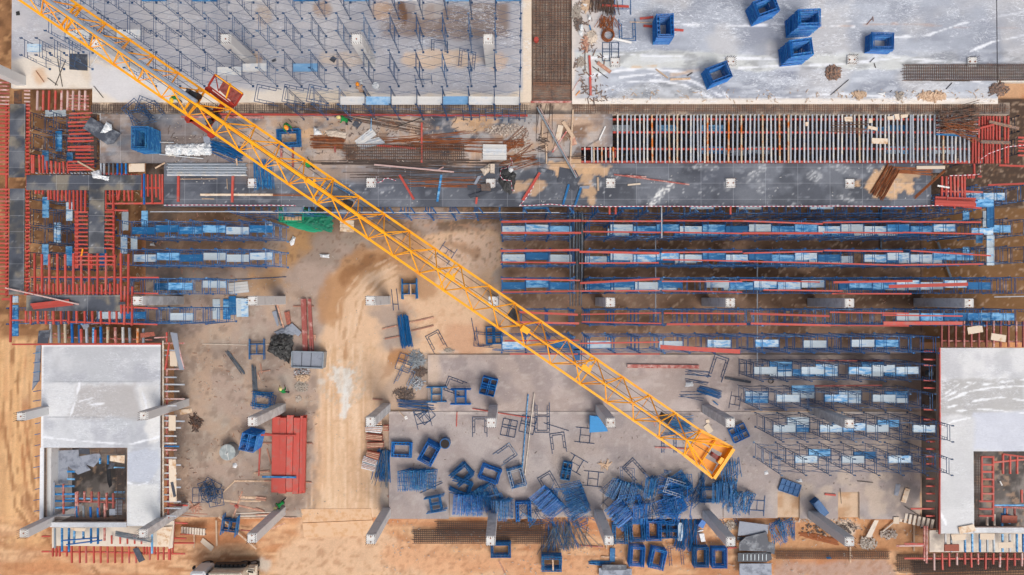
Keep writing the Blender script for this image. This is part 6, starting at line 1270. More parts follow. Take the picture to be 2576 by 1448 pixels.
# --- ground west
use('c0'); rods(2145,740,2300,945,12,.35,0,'pipe_grey','fanned grey-blue rods on the concrete left of the tarpaulin heap'); rods(2395,880,2412,1125,16,.4,0,'pipe_grey','straight grey-blue rod bundle above the worker',h=.2)
for i,(a,c,e,f,m) in enumerate([(2040,245,2040,438,'board_white'),(2140,245,2138,442,'board_blue'),(2190,218,2192,400,'board_blue'),(2260,235,2265,418,'board_white'),(2305,240,2308,418,'board_white')]): loose_board(a,c,e,f,.05+.06*i,m,ordn(i+1)+' board from the left leaning in the group by the upright column',.62,group='board group by the column')
for i in range(4): loose_board(2150+i,112+i*26,2338+i*4,92+i*26,.06,'board_pale',ordn(i+1)+' board from the top in the white board set on the concrete',.22,group='white board set on the concrete')
pipes('c0',[(2130,68,2574,46),(2285,64,2700,38)],.02,['long dark pipe lying near the board group','second dark pipe overlapping the first near the boards'],'scaffold_navy',.06)
timber('c0',[(1910,670,2330,680,.05,'concrete_cream'),(2490,672,2574,676,.05,'concrete_cream'),(2440,935,2550,918),(2455,855,2470,950,.1,'timber_red'),(2430,940,2450,1005,.08,'timber_red'),(2010,110,2055,52,.2,'ply_dark'),(1120,290,1185,285,.2,'ply_dark',None,6.5)],.0,'timber_red','timber scrap on the western concrete')
use('c1'); 
for i,(x0,x1,w_) in enumerate([(440,458,.24),(462,478,.24),(500,518,.15),(512,540,.15)]): bar(x0,245,x1,738,.15,w_,.14,'channel','red_old','steel_channel',label=ordn(i+1)+' long faded red channel from the left above the dark bin',cat='steel member',group='faded red channels above the bin')
timber('c1',[(352,315,545,315,.12),(435,605,565,600,.3),(550,600,560,640,.1),(200,300,270,545,.14),(185,310,240,500,.1,'ply_dark'),(350,480,430,560,.06),(355,500,425,580,.06),(345,520,415,600,.06)],.02,'timber_red','timber by the faded red channels')
plate('brick_pallet',[(265,370),(315,362),(325,480),(290,490)],.2,.1,'brick','brick-coloured pallet above the black tarpaulin heap','pallet'); plate('panel',[(150,370),(190,355),(215,495),(200,505)],.12,.05,'ply_grey','torn grey strip beside the brick pallet','panel'); plate('panel',[(280,520),(340,475),(430,560),(400,600)],.25,.05,'ply_grey','grey slatted panel sticking out of the black tarpaulin','panel')
cloth([(150,600),(250,565),(350,590),(355,680),(320,850),(230,810),(110,735),(130,680)],.05,'tarp_black','large crumpled black tarpaulin heap on the concrete','tarpaulin',.9,22,3)
cloth([(0,0),(1,1),(2,0)] if False else [(170,560),(300,490),(400,560),(330,600),(230,620)],.02,'ply_grey','grey plastic sheet spread above the black tarpaulin','plastic sheet',.3,14,4,name='plastic_sheet')
# steel bin
def bin_(pts, z, h, label):
    V = [P(x, y, z+h) for x, y in pts]; c = sum(V, Vector())/4; c.z = z
    root = empty('steel_bin', c, 0, label, 'steel bin'); b = MB(); n = 4
    for i in range(4): p, q = V[i]-c, V[(i+1)%4]-c; b.beam(p, q, .1, .1); b.beam(p-Vector((0,0,h/2)), q-Vector((0,0,h/2)), .05, h-.05)
    b.obj('rim', 'galvanised', root)
    b = MB(); W_ = [v-c-Vector((0,0,.12)) for v in V]
    if (W_[1]-W_[0]).cross(W_[2]-W_[1]).z < 0: W_ = W_[::-1]
    b.v = [tuple(v*.98) for v in W_]; b.f = [(0,1,2,3)]; b.obj('lid', 'ply_grey', root)
    b = MB()
    for k in (.3,.6): b.beam(W_[0].lerp(W_[1],k)+Vector((0,0,.02)), W_[3].lerp(W_[2],k)+Vector((0,0,.02)), .04, .04)
    b.obj('rib', 'ply_dark', root); return root
bin_([(340,742),(640,750),(628,900),(338,888)],0,.9,'dark steel bin with a pale rim beside the haul road')
heap(430,940,80,40,0,160,'scrap','heap of bright mixed scrap below the steel bin',.16,.3); heap(440,985,60,40,0,90,'timber','heap of tan offcuts mixed in the scrap below the bin',.22,.35,long=1.8); heap(430,1070,60,55,0,150,'rubble','heap of pale rubble below the scrap by the road',.16,.2); heap(400,1185,30,26,0,40,'rubble','small patch of pale rubble right of the worker',.15,.15)
heap(1510,820,85,95,0,230,'scrap','heap of grey wire scrap beside the pale sand',.13,.3,long=3); heap(1550,930,70,50,0,130,'rubble_dark','reddish part of the scrap heap',.13,.25,long=2.6); heap(1520,1040,60,50,0,120,'scrap','lower grey part of the scrap heap',.18,.4,long=2.4); heap(1400,1140,120,60,0,170,'rubble_dark','brown wire and offcuts at the foot of the scrap heap',.14,.2,long=2.4); heap(1820,730,50,25,0,60,'rubble','white powdery spill by the scrap heap',.12,.1)
use('c1'); rods(1385,405,1430,695,46,.95,.25,'frame_blue','thick blue rod bundle lying across two timbers on the sand',h=.35,jit=.15,splay=.95,r=.026)
timber('c1',[(1190,530,1335,497),(1215,625,1360,597),(1440,470,1675,418),(1470,548,1675,497),(1100,1190,1190,1195),(1455,105,1460,215,.12,'timber',None,.9)],.02,'timber_red','timber under or near the blue rod bundle',.12)
pipes('c1',[(1277,155,1297,355),(1325,150,1347,350),(1287,295,1340,298),(2030,425,2070,640),(2075,510,2100,690),(2100,690,2230,680)],.02,['left rail of the thin ladder frame by the column','right rail of the thin ladder frame by the column','rung of the thin ladder frame by the column','thin blue pipe standing left of the four-frame stack','blue ladder side by the four-frame stack','blue ladder foot by the four-frame stack'],'scaffold_navy',.06)
rods(1340,1225,1690,1262,14,.6,.1,'frame_blue','dark blue rods along the joint in front of the H-shaped pile',jit=.3); rods(2240,725,2320,730,4,.2,.3,'board_blue','short blue rods at the left end of the fifth row')
pipes('c1',[(1895,1310,1890,1448),(2040,1280,2574,1365)],.22,['short red pipe upright on the grey bay','long thin navy pipe behind the middle column'],'red_steel',.08)
plate('paper_sheet',[(1395,1355),(1420,1348),(1432,1375),(1408,1385)],.23,.02,'pvc_white','white brush head lying on the grey bay','brush'); timber('c1',[(1345,1300,1400,1360,.05,'timber',None,.22)],.22,'timber','handle of the white brush')
# big red steel stack
use('d1')
k = 0
for x0, x1, w_, y0 in [(165,235,1,0),(235,300,1,0),(302,360,1,0),(362,420,1,0),(424,448,.4,0),(450,478,.4,0)]:
    k += 1
    for lay in range(3):
        xc = (x0+x1)/2; wm = (x1-x0)/3.2175*.85867/29.6*.97
        bar(xc+random.uniform(-3,6),-55+random.uniform(-12,16),xc-10+random.uniform(-2,2),655+random.uniform(-18,22),.12+lay*.33,wm,.3,'channel','red_steel','red_girder',label=ordn(k)+' girder from the left, '+('bottom','middle','top')[lay]+' layer, in the big red stack',cat='girder',group='girders in the big red stack')
bar(50,125,378,130,1.15,.14,.1,'channel','red_steel',label='red bar lying across the upper part of the big red stack'); bar(60,518,382,523,1.15,.15,.1,'channel','board_blue',label='pale blue bar lying across the lower part of the big red stack')
timber('d1',[(50,200,180,202),(470,203,528,203),(80,558,160,560),(470,570,525,572),(105,255,140,395,.12),(0,480,130,465,.16),(0,712,100,722,.16),(0,730,95,742,.12),(0,815,80,845,.12),(0,880,240,862,.12),(0,905,385,905,.08),(100,1030,275,955,.1),(1245,710,1312,648,.2,'timber_red'),(1435,760,1565,757,.12,'timber_red'),(1250,772,1328,778,.06),(1890,40,1905,165,.06)],.02,'timber_red','timber near the big red stack or bay edge')
pipes('d1',[(45,195,30,500),(1270,518,1410,516)],.05,['red pipe standing left of the big red stack','thin red pipe left of the comb-like pile'],'red_steel',.1)
pipes('d1',[(1600,615,1755,560),(1545,675,1760,575)],.22,['thin navy pipe right of the comb-like pile','longer thin navy pipe right of the comb-like pile'],'scaffold_navy',.05)
for i,(pts,m) in enumerate([([(1035,-5),(1180,-20),(1185,30),(1035,35)],'ply_tan'),([(1030,45),(1190,45),(1175,110),(1030,95)],'bag_white'),([(1040,112),(1190,130),(1185,180),(1035,170)],'brick'),([(1042,200),(1200,195),(1200,240),(1045,250)],'brick'),([(1045,275),(1165,300),(1150,365),(1035,325)],'brick'),([(1015,325),(1140,370),(1130,415),(1000,375)],'bag_white'),([(1000,385),(1130,425),(1115,470),(990,440)],'bag_white'),([(1200,35),(1245,35),(1245,90),(1198,85)],'brick')]):
    root_l = ordn(i+1)+' form bundle from the top beside the sandy road'
    bundle = plate('form_bundle', pts, .55+.02*i, .4, m, root_l, 'form bundle', 'form bundles beside the road')
    use('d1')
    for q in range(3):
        t0 = .2+q*.28; p = [pts[0][0]+(pts[3][0]-pts[0][0])*t0, pts[0][1]+(pts[3][1]-pts[0][1])*t0]; r = [pts[1][0]+(pts[2][0]-pts[1][0])*t0, pts[1][1]+(pts[2][1]-pts[1][1])*t0]
        ob = bar(p[0],p[1],r[0],r[1],.56+.02*i,.05,.04,'timber','timber_red' if m != 'brick' else 'timber','strip',label='x'); del ob['label']; del ob['category']
        par = bundle; ob.parent = par; ob.matrix_basis = par.matrix_basis.inverted() @ ob.matrix_basis
rods(1215,262,1190,545,42,1.1,.0,'frame_blue','blue rods fanned beside the slab edge and form bundles',h=.4,jit=.5,splay=.9); rods(1215,262,1170,600,10,.5,.2,'pipe_grey','thin grey rods in the blue rod fan',h=.3,jit=.7)
heap(1040,760,55,55,-.3,130,'scrap','pale shiny scrap at the lower left corner of the grey bay',.17,.2); heap(1150,755,50,35,-.3,90,'scrap','second patch of shiny scrap by the slab corner',.17,.2); heap(1175,660,35,35,-.3,60,'scrap','third patch of shiny scrap by the slab corner',.15,.2); heap(1290,840,25,40,-.2,40,'scrap','scrap trail at the foot of the leaning column',.15,.2)
timber('d1',[(1115,500,1110,830,.12),(1150,560,1150,830,.1),(1035,630,1100,750,.08),(1080,480,1030,620,.06),(1200,10,1215,90,.06)],-.3,'timber','pole beside the lower left corner of the grey bay')
cage(1720,1000,2700,1000,1.05,-.3,'upper long rebar cage at the bottom of the grey bay',7,.16); cage(1500,1075,2760,1078,1.05,-.3,'lower long rebar cage at the bottom of the grey bay',7,.16)
use('d1'); bar(2290,1310,2345,1425,-.3,.12,.06,'timber','timber_red','timber',label='thin timber below the lone bottom stack',cat='timber')
b = MB(); c = P(1790,190,.2); b.cyl((0,0,0),.42,.8,22,.44); o = b.obj('steel_drum','frame_blue',mx=Matrix.Translation(c)); tag(o,'open blue drum standing on the grey bay','drum'); b = MB(); b.cyl((0,0,.81),.36,.01,22); b.obj('opening','void_shade',o)  # solid drum; the dark disc paints the shade of its open inside
# tank
use('d0'); c = P(2143,290,.9); c.z = 0; root = empty('water_tank', c, 0, 'round pale grey tank with a central mast beside the tall blue stack', 'tank')
b = MB(); b.cyl((0,0,0),.66,.86,36); b.obj('tank_body','galvanised',root); b = MB(); b.cyl((0,0,.86),.67,.04,36); b.cyl((0,0,.9),.62,.02,36); b.obj('tank_lid','tank_grey',root)
b = MB(); b.tube((0,0,.9),(.05,-.05,1.3),.04,8); b.tube((.02,-.02,.95),(.12,-.6,.93),.025,6); b.tube((-.02,.02,.93),(-.05,.62,.93),.015,5); b.obj('mast','pvc_white',root); b = MB(); b.cyl((.33,.14,.91),.12,.03,16); b.obj('hatch','tank_grey',root)
cloth([(2195,395),(2225,385),(2240,410),(2225,438),(2195,430)],.0,'bag_white','small white rag below the grey tank','rag',.15,8,5,name='rag')
timber('d0',[(2105,665,2215,560,.1),(2210,558,2574,560,.14),(2470,110,2574,125,.18,'red_steel'),(2460,205,2574,202,.06),(2520,255,2555,395,.12),(2395,485,2545,468,.14),(2080,738,2260,760,.16),(2255,712,2515,718,.2),(2260,745,2460,750,.12),(2170,770,2495,845,.16,'timber_red'),(2285,655,2200,900,.12,'timber_red'),(2200,870,2190,930,.1),(2063,895,2420,1200,.14),(1730,850,1730,860,.1),(2040,930,2045,1170,.14),(1830,1000,1832,1190,.1),(2230,865,2574,852,.08,'concrete_cream'),(2230,890,2574,885,.1,'concrete_cream'),(2260,910,2574,905,.08),(2270,1020,2380,1030,.1,'red_old'),(1740,860,1960,872,.08,'timber_red'),(1720,880,1880,900,.08,'timber_red')],-.05,'timber','timber scrap left of the big red stack')
pipes('d0',[(2450,200,2440,510),(1700,1060,1830,1060)],.06,['red pipe between the tall stack and timbers','red pipe by the precast steps at lower left'],'red_steel',.1)
plate('plywood_sheet',[(1912,1095),(2018,1180),(1990,1225),(1888,1135)],-.25,.03,'ply_tan','tan board lying on the earth above the truck','board'); plate('plywood_sheet',[(1680,1310-10),(1810,1280),(1815,1300),(1690,1345)][:4] if False else [(1690,-110),(1805,-125),(1812,-85),(1700,-60)],.1,.03,'ply_tan','pale board near the foot of the leaning column on the west','board')
heap(1850,10,45,75,.0,70,'rebar','tangle of dry sticks right of the lower left slab',.2,.2,long=3.5); heap(1850,800,70,60,-.2,100,'timber_red','brown brushwood pile below the navy tangle',.3,.3,long=3); heap(2235,795,20,20,.0,20,'red_steel','small red bucket among timbers',.12,.2,long=1)
def steps(x0, y0, x1, y1, n, w, z, label):
    p = P(x0, y0, z); q = P(x1, y1, z); c = (p+q)/2; root = empty('precast_stair', c, 0, label, 'stair flight'); d = (q-p)/n; a = math.atan2(d.y, d.x)
    b = MB()
    for i in range(n):
        o = p+d*(i+.5)-c; b.box((o.x,o.y,.16+.06*i), (d.length*.62, w, .14), a)
    b.obj('treads','concrete_cream',root); b = MB()
    s = Vector((-math.sin(a), math.cos(a), 0)); 
    for k in (-1,1): b.beam(p-c+s*k*w*.4+Vector((0,0,.05)), q-c+s*k*w*.4+Vector((0,0,.05+.06*n)), .1, .12)
    b.obj('stringer','rubble_dark',root)
steps(1715,1015,1970,1015,9,.55,-.2,'short run of pale precast steps above the truck'); 
use('d3'); steps(1345,880,1680,945,9,.8,-.1,'grey precast stair flight beside the lower right slab')
# --- truck
use('D'); def_t = P(560,1450,0)
TZ = -.3; tp = P(550,1478,2.4); truck = empty('truck', (tp.x, tp.y, TZ), 0, 'parked truck with white cab and cream body, cut by the bottom edge', 'truck')
def tx(x): return P(x-10,1478,2.4).x-tp.x
Wt = 2.3
def tpart(b, n_, m, par=None): return b.obj(n_, m, par or truck)
def rbox(b, x0, x1, y0, y1, z0, z1, r=.1):
    k = len(b.v); P8 = []
    for z, i in ((z0,0),(z1-r,0),(z1,r)):
        for x, y in ((x0+i+r,y0+i),(x1-i-r,y0+i),(x1-i,y0+i+r),(x1-i,y1-i-r),(x1-i-r,y1-i),(x0+i+r,y1-i),(x0+i,y1-i-r),(x0+i,y0+i+r)): b.v.append((x,y,z))
    for l in (0,8):
        for i in range(8): j=(i+1)%8; b.f.append((k+l+i,k+l+j,k+l+8+j,k+l+8+i))
    b.f.append(tuple(k+16+i for i in range(8))); b.f.append(tuple(k+i for i in range(8))[::-1])
b = MB(); rbox(b, tx(483), tx(522), -Wt/2, Wt/2, .6, 2.5, .14); cab = tpart(b, 'cab', 'truck_white')
b = MB(); b.box(((tx(523)+tx(530))/2, 0, 2.0), (tx(530)-tx(523), Wt*.82, .6)); tpart(b, 'windshield', 'glass_dark')
b = MB(); rbox(b, tx(532), tx(615), -Wt/2+.25, Wt/2-.05, .9, 2.6, .08); body = tpart(b, 'cargo_body', 'truck_cream')
b = MB(); b.box(((tx(532)+tx(615))/2, Wt/2-.45, 2.61), (tx(613)-tx(534), .03, .02)); b.box(((tx(532)+tx(615))/2, -.1, 2.61), (tx(613)-tx(534), .03, .02)); b.box((tx(550),0,2.61), (.03, Wt*.8, .02)); b.obj('roof_seam', 'rubber', body)
b = MB(); b.box(((tx(532)+tx(612))/2, Wt/2+.08, 1.2), (tx(612)-tx(532), .3, .5))
for k in range(6): b.box((tx(545+k*11), Wt/2+.12, 1.5), (.25,.2,.25))
tpart(b, 'side_gear', 'black_box')
b = MB(); b.box(((tx(618)+tx(638))/2, 0, 1.1), (tx(638)-tx(618), Wt, .25)); b.box((tx(628),Wt/2-.2,1.4),(tx(636)-tx(620),.3,.4)); 
for k in range(5): b.cyl((tx(622+k*3.4),Wt/2-.25-.02*k,1.6),.12,.15,12)
tpart(b, 'rear_deck', 'truck_cream'); b = MB(); b.box(((tx(490)+tx(636))/2,0,.65),(tx(636)-tx(490),.9,.25)); tpart(b,'chassis','rubber')
for x in (500,598,622):
    for s in (-1,1):
        b = MB(); bb = MB(); bb.cyl((0,0,-.15),.48,.3,20); b.add(bb, Matrix.Translation((tx(x), s*(Wt/2-.18), .48)) @ Matrix.Rotation(math.pi/2,4,'X')); wh = tpart(b,'wheel','rubber')
        b = MB(); bb = MB(); bb.cyl((0,0,-.16),.24,.32,14); b.add(bb, Matrix.Translation((tx(x), s*(Wt/2-.18), .48)) @ Matrix.Rotation(math.pi/2,4,'X')); b.obj('rim','galvanised',wh)
for s in (-1,1):
    b = MB(); b.box((tx(486), s*(Wt/2+.12), 1.9), (.12,.2,.35)); tpart(b,'mirror','rubber'); b = MB(); b.box((tx(483)-.02, s*.8, 1.0), (.06,.3,.18)); tpart(b,'headlight','pvc_white')
# --- deck clutter
use('b0'); 
for i in range(15): bar(1582+random.uniform(-8,8),258+i*8,2330+random.uniform(-12,6),258+i*8+random.uniform(-3,3),ZDK+.03+.07*(i%2),.085,.085,'tube','steel_white' if i%3 else 'galvanised','pipe',label=ordn(i+1)+' pipe from the top in the silver pipe bundle',cat='pipe',group='silver pipe bundle on the deck')
bar(2230,210,2236,275,ZDK+.2,.1,.06,'timber','timber','timber',label='small timber across the silver pipe bundle',cat='timber')
bar(1688,378,1684,620,ZDK+.05,.16,.14,'channel','red_steel',label='upright red beam on the deck below the pipe bundle, left one'); bar(2200,378,2192,625,ZDK+.05,.16,.14,'channel','red_steel',label='upright red beam on the deck below the pipe bundle, right one')
for i in range(8):
    x = 1600+i*53; pts = [(x-32,80+random.uniform(-12,8)),(x+26,72+random.uniform(-10,8)),(x+34,125),(x+24,182+random.uniform(-8,6)),(x-30,178+random.uniform(-8,10)),(x-38,120)]
    cloth(pts, ZDK, 'bag_white', ordn(i+1)+' white sack from the left in the row of sacks', 'sack', .55, 10, 10+i, name='sack', group='row of white sacks')
pipes('b0',[(1505,170,1918,212),(1510,57,1640,60),(1418,712,2574,710)],ZDK+.1,['long silver pipe slanting below the white sacks','short silver pipe left of the white sacks','very thin white pipe running below the deck edge, left length'],'steel_white',.08)
COL.objects[-1].location.z = 5.2 if False else COL.objects[-1].location.z
use('b0'); rods(1995,100,2290,190,40,1.0,ZDK,'frame_blue','fan of blue rods under the jib right of the sacks',h=.2,jit=.5); rods(2485,235,2500,490,44,1.5,ZDK,'frame_blue','wide bundle of upright blue rods beside a column head',h=.25,jit=.15)
cloth([(860,340),(940,315),(960,365),(1035,385),(1030,425),(960,405),(880,395)],ZDK,'bag_white','crumpled white cloth on the cross formwork','cloth',.35,12,31,name='cloth')
timber('b0',[(735,238,890,325,.12),(1465,302,1555,250,.1),(1890,552,2574,552,.16,'ply_tan'),(1905,590,2020,592,.05),(770,1130,782,1060,.1,'helmet_orange'),(1218,298,1366,296,.62,'ply_tan'),(1700,405,2050,402,.04),(2140,400,2145,500,.04)],ZDK+.02,'timber','timber on the left decks')
use('a0'); plate('plywood_sheet',[(853,1105),(960,1170),(1140,1260),(1070,1355),(1010,1365),(780,1210)],ZD+.25,.04,'ply_dark','dark fallen panel lying askew over the left joists','plywood sheet'); cloth([(1005,1150),(1055,1180),(1060,1225),(1000,1255),(950,1255)],ZD+.3,'bag_white','white cloth on the dark fallen panel','cloth',.3,10,33,name='cloth')
plate('plywood_sheet',[(652,507),(822,515),(822,668),(653,656)],ZD+.06,.04,'ply_dark','square dark sheet alone on the cream slab at top left','plywood sheet'); plate('plywood_sheet',[(1915,1290),(1970,1285),(1992,1350),(1925,1365)],ZDK+.1,.06,'ply_grey','small grey box lid right of the white sacks','panel')
bars_h(860,910,995,1500,9,ZD-.2,'dark bundle of wall rebar left of the blue joists',.03,'rebar',True); bars_h(135,200,860,1260,8,ZD-.25,'dark bundle of wall rebar at the upper left corner',.03,'rebar',True)
cloth([(150,115),(185,105),(190,145),(155,150)],ZD,'rubber','dark ring-like tyre scrap at the top left','scrap',.1,6,34,name='tyre_scrap')
pipes('a0',[(545,560,590,820),(620,570,520,810),(450,738,545,808),(340,670,418,778,'rebar_rust'),(885,815,975,925),(855,640,930,510,'bag_white')],ZD+.03,['thin dark rod on the cream slab, crossing another','thin dark rod crossing to the left on the cream slab','short dark rod at the crossing rods','short rusty rod on the cream slab','thin dark rod near the plastic edge at left','pale roll leaning near the jib on the cream slab'],'rope',.05)
use('b0'); 
# between
use('a1'); bar(-500,1082,2560,1094,ZD-.05,.14,.1,'channel','red_steel',label='very long thin red edge line below the left slab'); bar(-700,1105,75,1112,ZD-.05,.14,.1,'channel','red_old',label='short red beam just under the red edge line at the jib')
rods(530,1340,830,1345,36,1.1,ZDK,'rebar_rust','bundle of brown rebar rods right of the low square stack',h=.15,jit=.1,name='rebar_bundle',cat='rebar'); cloth([(645,1235),(740,1218),(855,1255),(850,1310),(760,1300),(680,1290)],ZDK,'bag_beige','crumpled beige cloth above the brown rebar bundle','cloth',.35,14,35,name='cloth'); cloth([(545,1195),(600,1230),(630,1270),(545,1285)],ZDK,'bag_white','pale green-white sack above the brown rebar bundle','sack',.3,8,36,name='sack')
for i in range(3): loose_board(938+i*13,1350+i*10,1102+i*13,1222+i*16,ZDK+.05+.05*i,'board_pale',ordn(i+1)+' board in the tilted white pair on the deck',.3,group='tilted white boards on the deck')
for i in range(6): bar(945+i*9,1362+i*8,1165+i*10,1302+i*9,ZDK+.05+.04*(i%3),.12,.08,'channel','steel_white','steel_channel',label=ordn(i+1)+' silver channel in the tilted silver bundle on the deck',cat='steel member',group='tilted silver bundle on the deck')
plate('plywood_sheet',[(945,1118),(1005,1150),(955,1218),(905,1180)],ZDK+.05,.04,'ply_dark','dark strip beside the yellow-helmet worker in green','plywood sheet')
pipes('a1',[(1325,1200,1580,1108),(1088,1120,1080,1330,'board_blue')],ZDK+.05,['thin dark pole slanting on the deck below the red line','upright blue pole beside the white boards'],'rope',.06)
bar(1563,1160,1563,1448+90,ZDK+.04,.13,.1,'channel','red_steel',label='long upright red beam in the middle of the dirty deck')
use('b1'); bar(1140,88,1510,115,ZDK+.06,.13,.1,'channel','red_steel',label='nearly level red beam above the rebar cage on the deck'); bar(242,115,240,220,ZDK+.04,.13,.1,'channel','red_old',label='short red beam below the low square stack, left one'); bar(350,110,350,295,ZDK+.04,.13,.1,'channel','red_old',label='short red beam below the low square stack, right one'); bar(745,98,748,155,ZDK+.04,.12,.1,'channel','red_old',label='stub of red beam left of the deck rebar cage')
cage(860,155,1960,155,1.1,ZDK,'long rebar cage lying on the dirty black deck',6,.16,.3)
rods(1120,305,2060,320,26,1.5,ZDK,'rebar','wide spread of brown rebar rods under the pink pole',jit=.6,h=.04,name='rebar_bundle',cat='rebar',ext=.6); rods(1560,440,2030,445,12,.7,ZDK,'rebar_rust','thin spread of rebar rods right of the blue pole',jit=.3,h=.04,name='rebar_bundle',cat='rebar',ext=.3); rods(1330,70,2140,60,26,.9,ZDK,'rebar_rust','spread of rusty rods above the deck rebar cage',jit=.7,h=.05,name='rebar_bundle',cat='rebar',ext=.6); rods(640,250,2100,262,14,.35,ZDK,'rebar','long thin line of rebar rods across the deck joint',jit=.3,h=.04,name='rebar_bundle',cat='rebar',ext=.6); rods(0,550,600,553,5,.2,ZDK,'rebar_rust','thin rusty rods along the clean deck under the jib',h=.02,jit=.1,name='rebar_bundle',cat='rebar'); rods(560,-250,1500,-90,16,.6,ZDK,'rebar','rods slanting across the dirty deck near the low stack',h=.04,jit=.4,name='rebar_bundle',cat='rebar',ext=.4)
bar(1115,268,1865,337,ZDK+.15,.12,.06,'timber','red_worn','batten',label='long pink pole slanting over the rebar spread',cat='batten'); bar(1710,322,1768,290,ZDK+.15,.08,.05,'timber','red_worn','batten',label='short pink pole touching the long pink pole',cat='batten')
bar(1355,368,1490,598,ZDK+.05,.17,.12,'channel','red_steel',label='tilted red beam on the clean deck left of the blue pole'); bar(1748,365,1710,618,ZDK+.05,.16,.1,'channel','board_blue',label='tilted blue pole on the clean deck'); bar(2082,575,2076,640,ZDK+.05,.14,.1,'channel','red_steel',label='stub of red beam at the deck edge below the net heap')
for i in range(4): loose_board(2135,98+i*34,2365,102+i*34,ZDK+.1+.06,'board_pale',ordn(i+1)+' board from the top in the square white board stack',.36,group='square white board stack')
cloth([(2290,300),(2370,285),(2450,360),(2440,470),(2400,550),(2340,520),(2280,420),(2300,380)],ZDK,'tarp_black','crumpled black net with red-white tape on the deck','net',.6,20,41,name='net'); cloth([(2115,310),(2205,255),(2220,320),(2150,375)],ZDK,'bag_beige','crumpled beige sack left of the black net','sack',.4,10,42,name='sack'); cloth([(2375,290),(2410,282),(2428,320),(2405,345),(2380,330)],ZDK+.3,'bag_white','white bag on top of the black net','bag',.3,8,43,name='bag')
plate('form_box',[(2210,260),(2250,260),(2248,345),(2208,340)],ZDK+.4,.35,'bag_beige','brown carton standing left of the black net','carton')
for i,(pts,m) in enumerate([([(1990,460),(2080,458),(2090,495),(1998,505)],'ply_dark'),([(2090,375),(2125,370),(2075,455),(2050,450)],'ply_grey'),([(2000,560),(2270,480),(2300,500),(2020,585)],'ply_dark'),([(2120,450),(2210,445),(2212,515),(2125,512)],'rubble_dark')]): plate('plywood_sheet',pts,ZDK+.1+.05*i,.04,m,ordn(i+1)+' scrap panel left of the net heap column head','plywood sheet','scrap panels by the net heap')
# tape
def tape(t, pts, z, label):
    use(t); V = [P(x, y, z) for x, y in pts]; me = bpy.data.meshes.new('barrier_tape'); vs = []; fs = []; c = V[0]; ln = [0]
    for i, v in enumerate(V):
        d = (V[min(i+1,len(V)-1)]-V[max(i-1,0)]).normalized(); s = Vector((-d.y,d.x,0))*.022
        vs += [tuple(v+s-c+Vector((0,0,.03))), tuple(v-s-c)]
        if i: ln.append(ln[-1]+(V[i]-V[i-1]).length); fs.append((2*i-2,2*i-1,2*i+1,2*i))
    me.from_pydata(vs, [], fs); uv = me.uv_layers.new(name='UV')
    for l in me.loops: uv.data[l.index].uv = (ln[l.vertex_index//2]/.34, l.vertex_index%2)
    me.materials.append(MATS['tape']); tag(link('barrier_tape', me, None, Matrix.Translation(c)), label, 'barrier tape')
tape('b0',[(1545,650),(1900,648),(2300,652),(2574,650)],ZDK+.3,'red and white tape along the clean deck edge, left of the jib')
tape('b2',[(70,655),(200,652),(360,640),(480,652),(640,660),(900,664),(1300,660),(2000,662),(2574,660)],ZDK+.3,'red and white tape along the clean deck edge, right half'); tape('b3',[(340,660),(900,658),(1400,664),(1840,650),(1858,560),(1860,400),(1870,372),(2100,365),(2160,355),(2162,220),(2240,165),(2420,100),(2574,85)],ZDK+.32,'red and white tape zigzagging around the deck corner')
tape('b1',[(1133,380),(1140,440),(1190,425),(1210,398),(1250,395),(1320,420)],ZDK+.1,'loose curl of tape by a column head'); tape('b1',[(2395,200),(2420,250),(2360,300),(2310,310),(2300,370),(2330,410),(2405,420),(2415,510),(2440,515)],ZDK+.7,'tape draped over the black net heap'); tape('b2',[(70,655),(130,590),(200,480),(210,440)],ZDK+.1,'tape running up beside the orange beam'); tape('b0',[(0,0),(1,0)] if False else [(2574,652),(2700,652),(2790,655)],ZDK+.3,'short tape between the jib and the green shelter')
# a2/b2 deck clutter
use('b2'); bar(262,345,100,606,ZDK+.05,.18,.12,'channel','helmet_orange' if False else 'red_steel',label='orange-red beam slanting on the patchy deck'); bar(960,362,1670,457,ZDK+.08,.09,.08,'channel','red_old',label='long thin pinkish beam slanting beside a column head'); bar(1070,370,1265,385,ZDK+.14,.08,.06,'channel','red_old',label='short thin pinkish beam on the long thin one'); bar(245,315,390,345,ZDK+.1,.3,.08,'timber','ply_dark','plank',label='dark plank tipped beside the slanting orange-red beam',cat='plank')
bar(-1100,-610,-1100,-600,ZDK,.1,.1,label='x') if False else None
use('b2'); bar(235,-270,605,395,ZDK+.3,.12,.1,'tube','galvanised','pipe',label='long grey-blue pole slanting down the patchy deck',cat='pipe'); bar(255,-280,615,385,ZDK+.28,.06,.05,'tube','red_worn','pipe',label='thin pink pole beside the long grey-blue pole',cat='pipe')
bar(535,455,480,650,ZDK+.05,.16,.1,'channel','board_blue',label='pale blue beam on the patchy deck, left one'); bar(650,485,590,665,ZDK+.05,.16,.1,'channel','board_blue',label='pale blue beam on the patchy deck, right one'); timber('b2',[(808,388,812,515,.14),(575,-250,548,265,.12,'timber'),(325,90,325,260,.1),(1090,460,1210,448,.12,'ply_tan'),(340,205,690,190,.04,'rebar'),(345,200,690,215,.04,'rebar')],ZDK+.05,'timber','timber on the patchy deck')
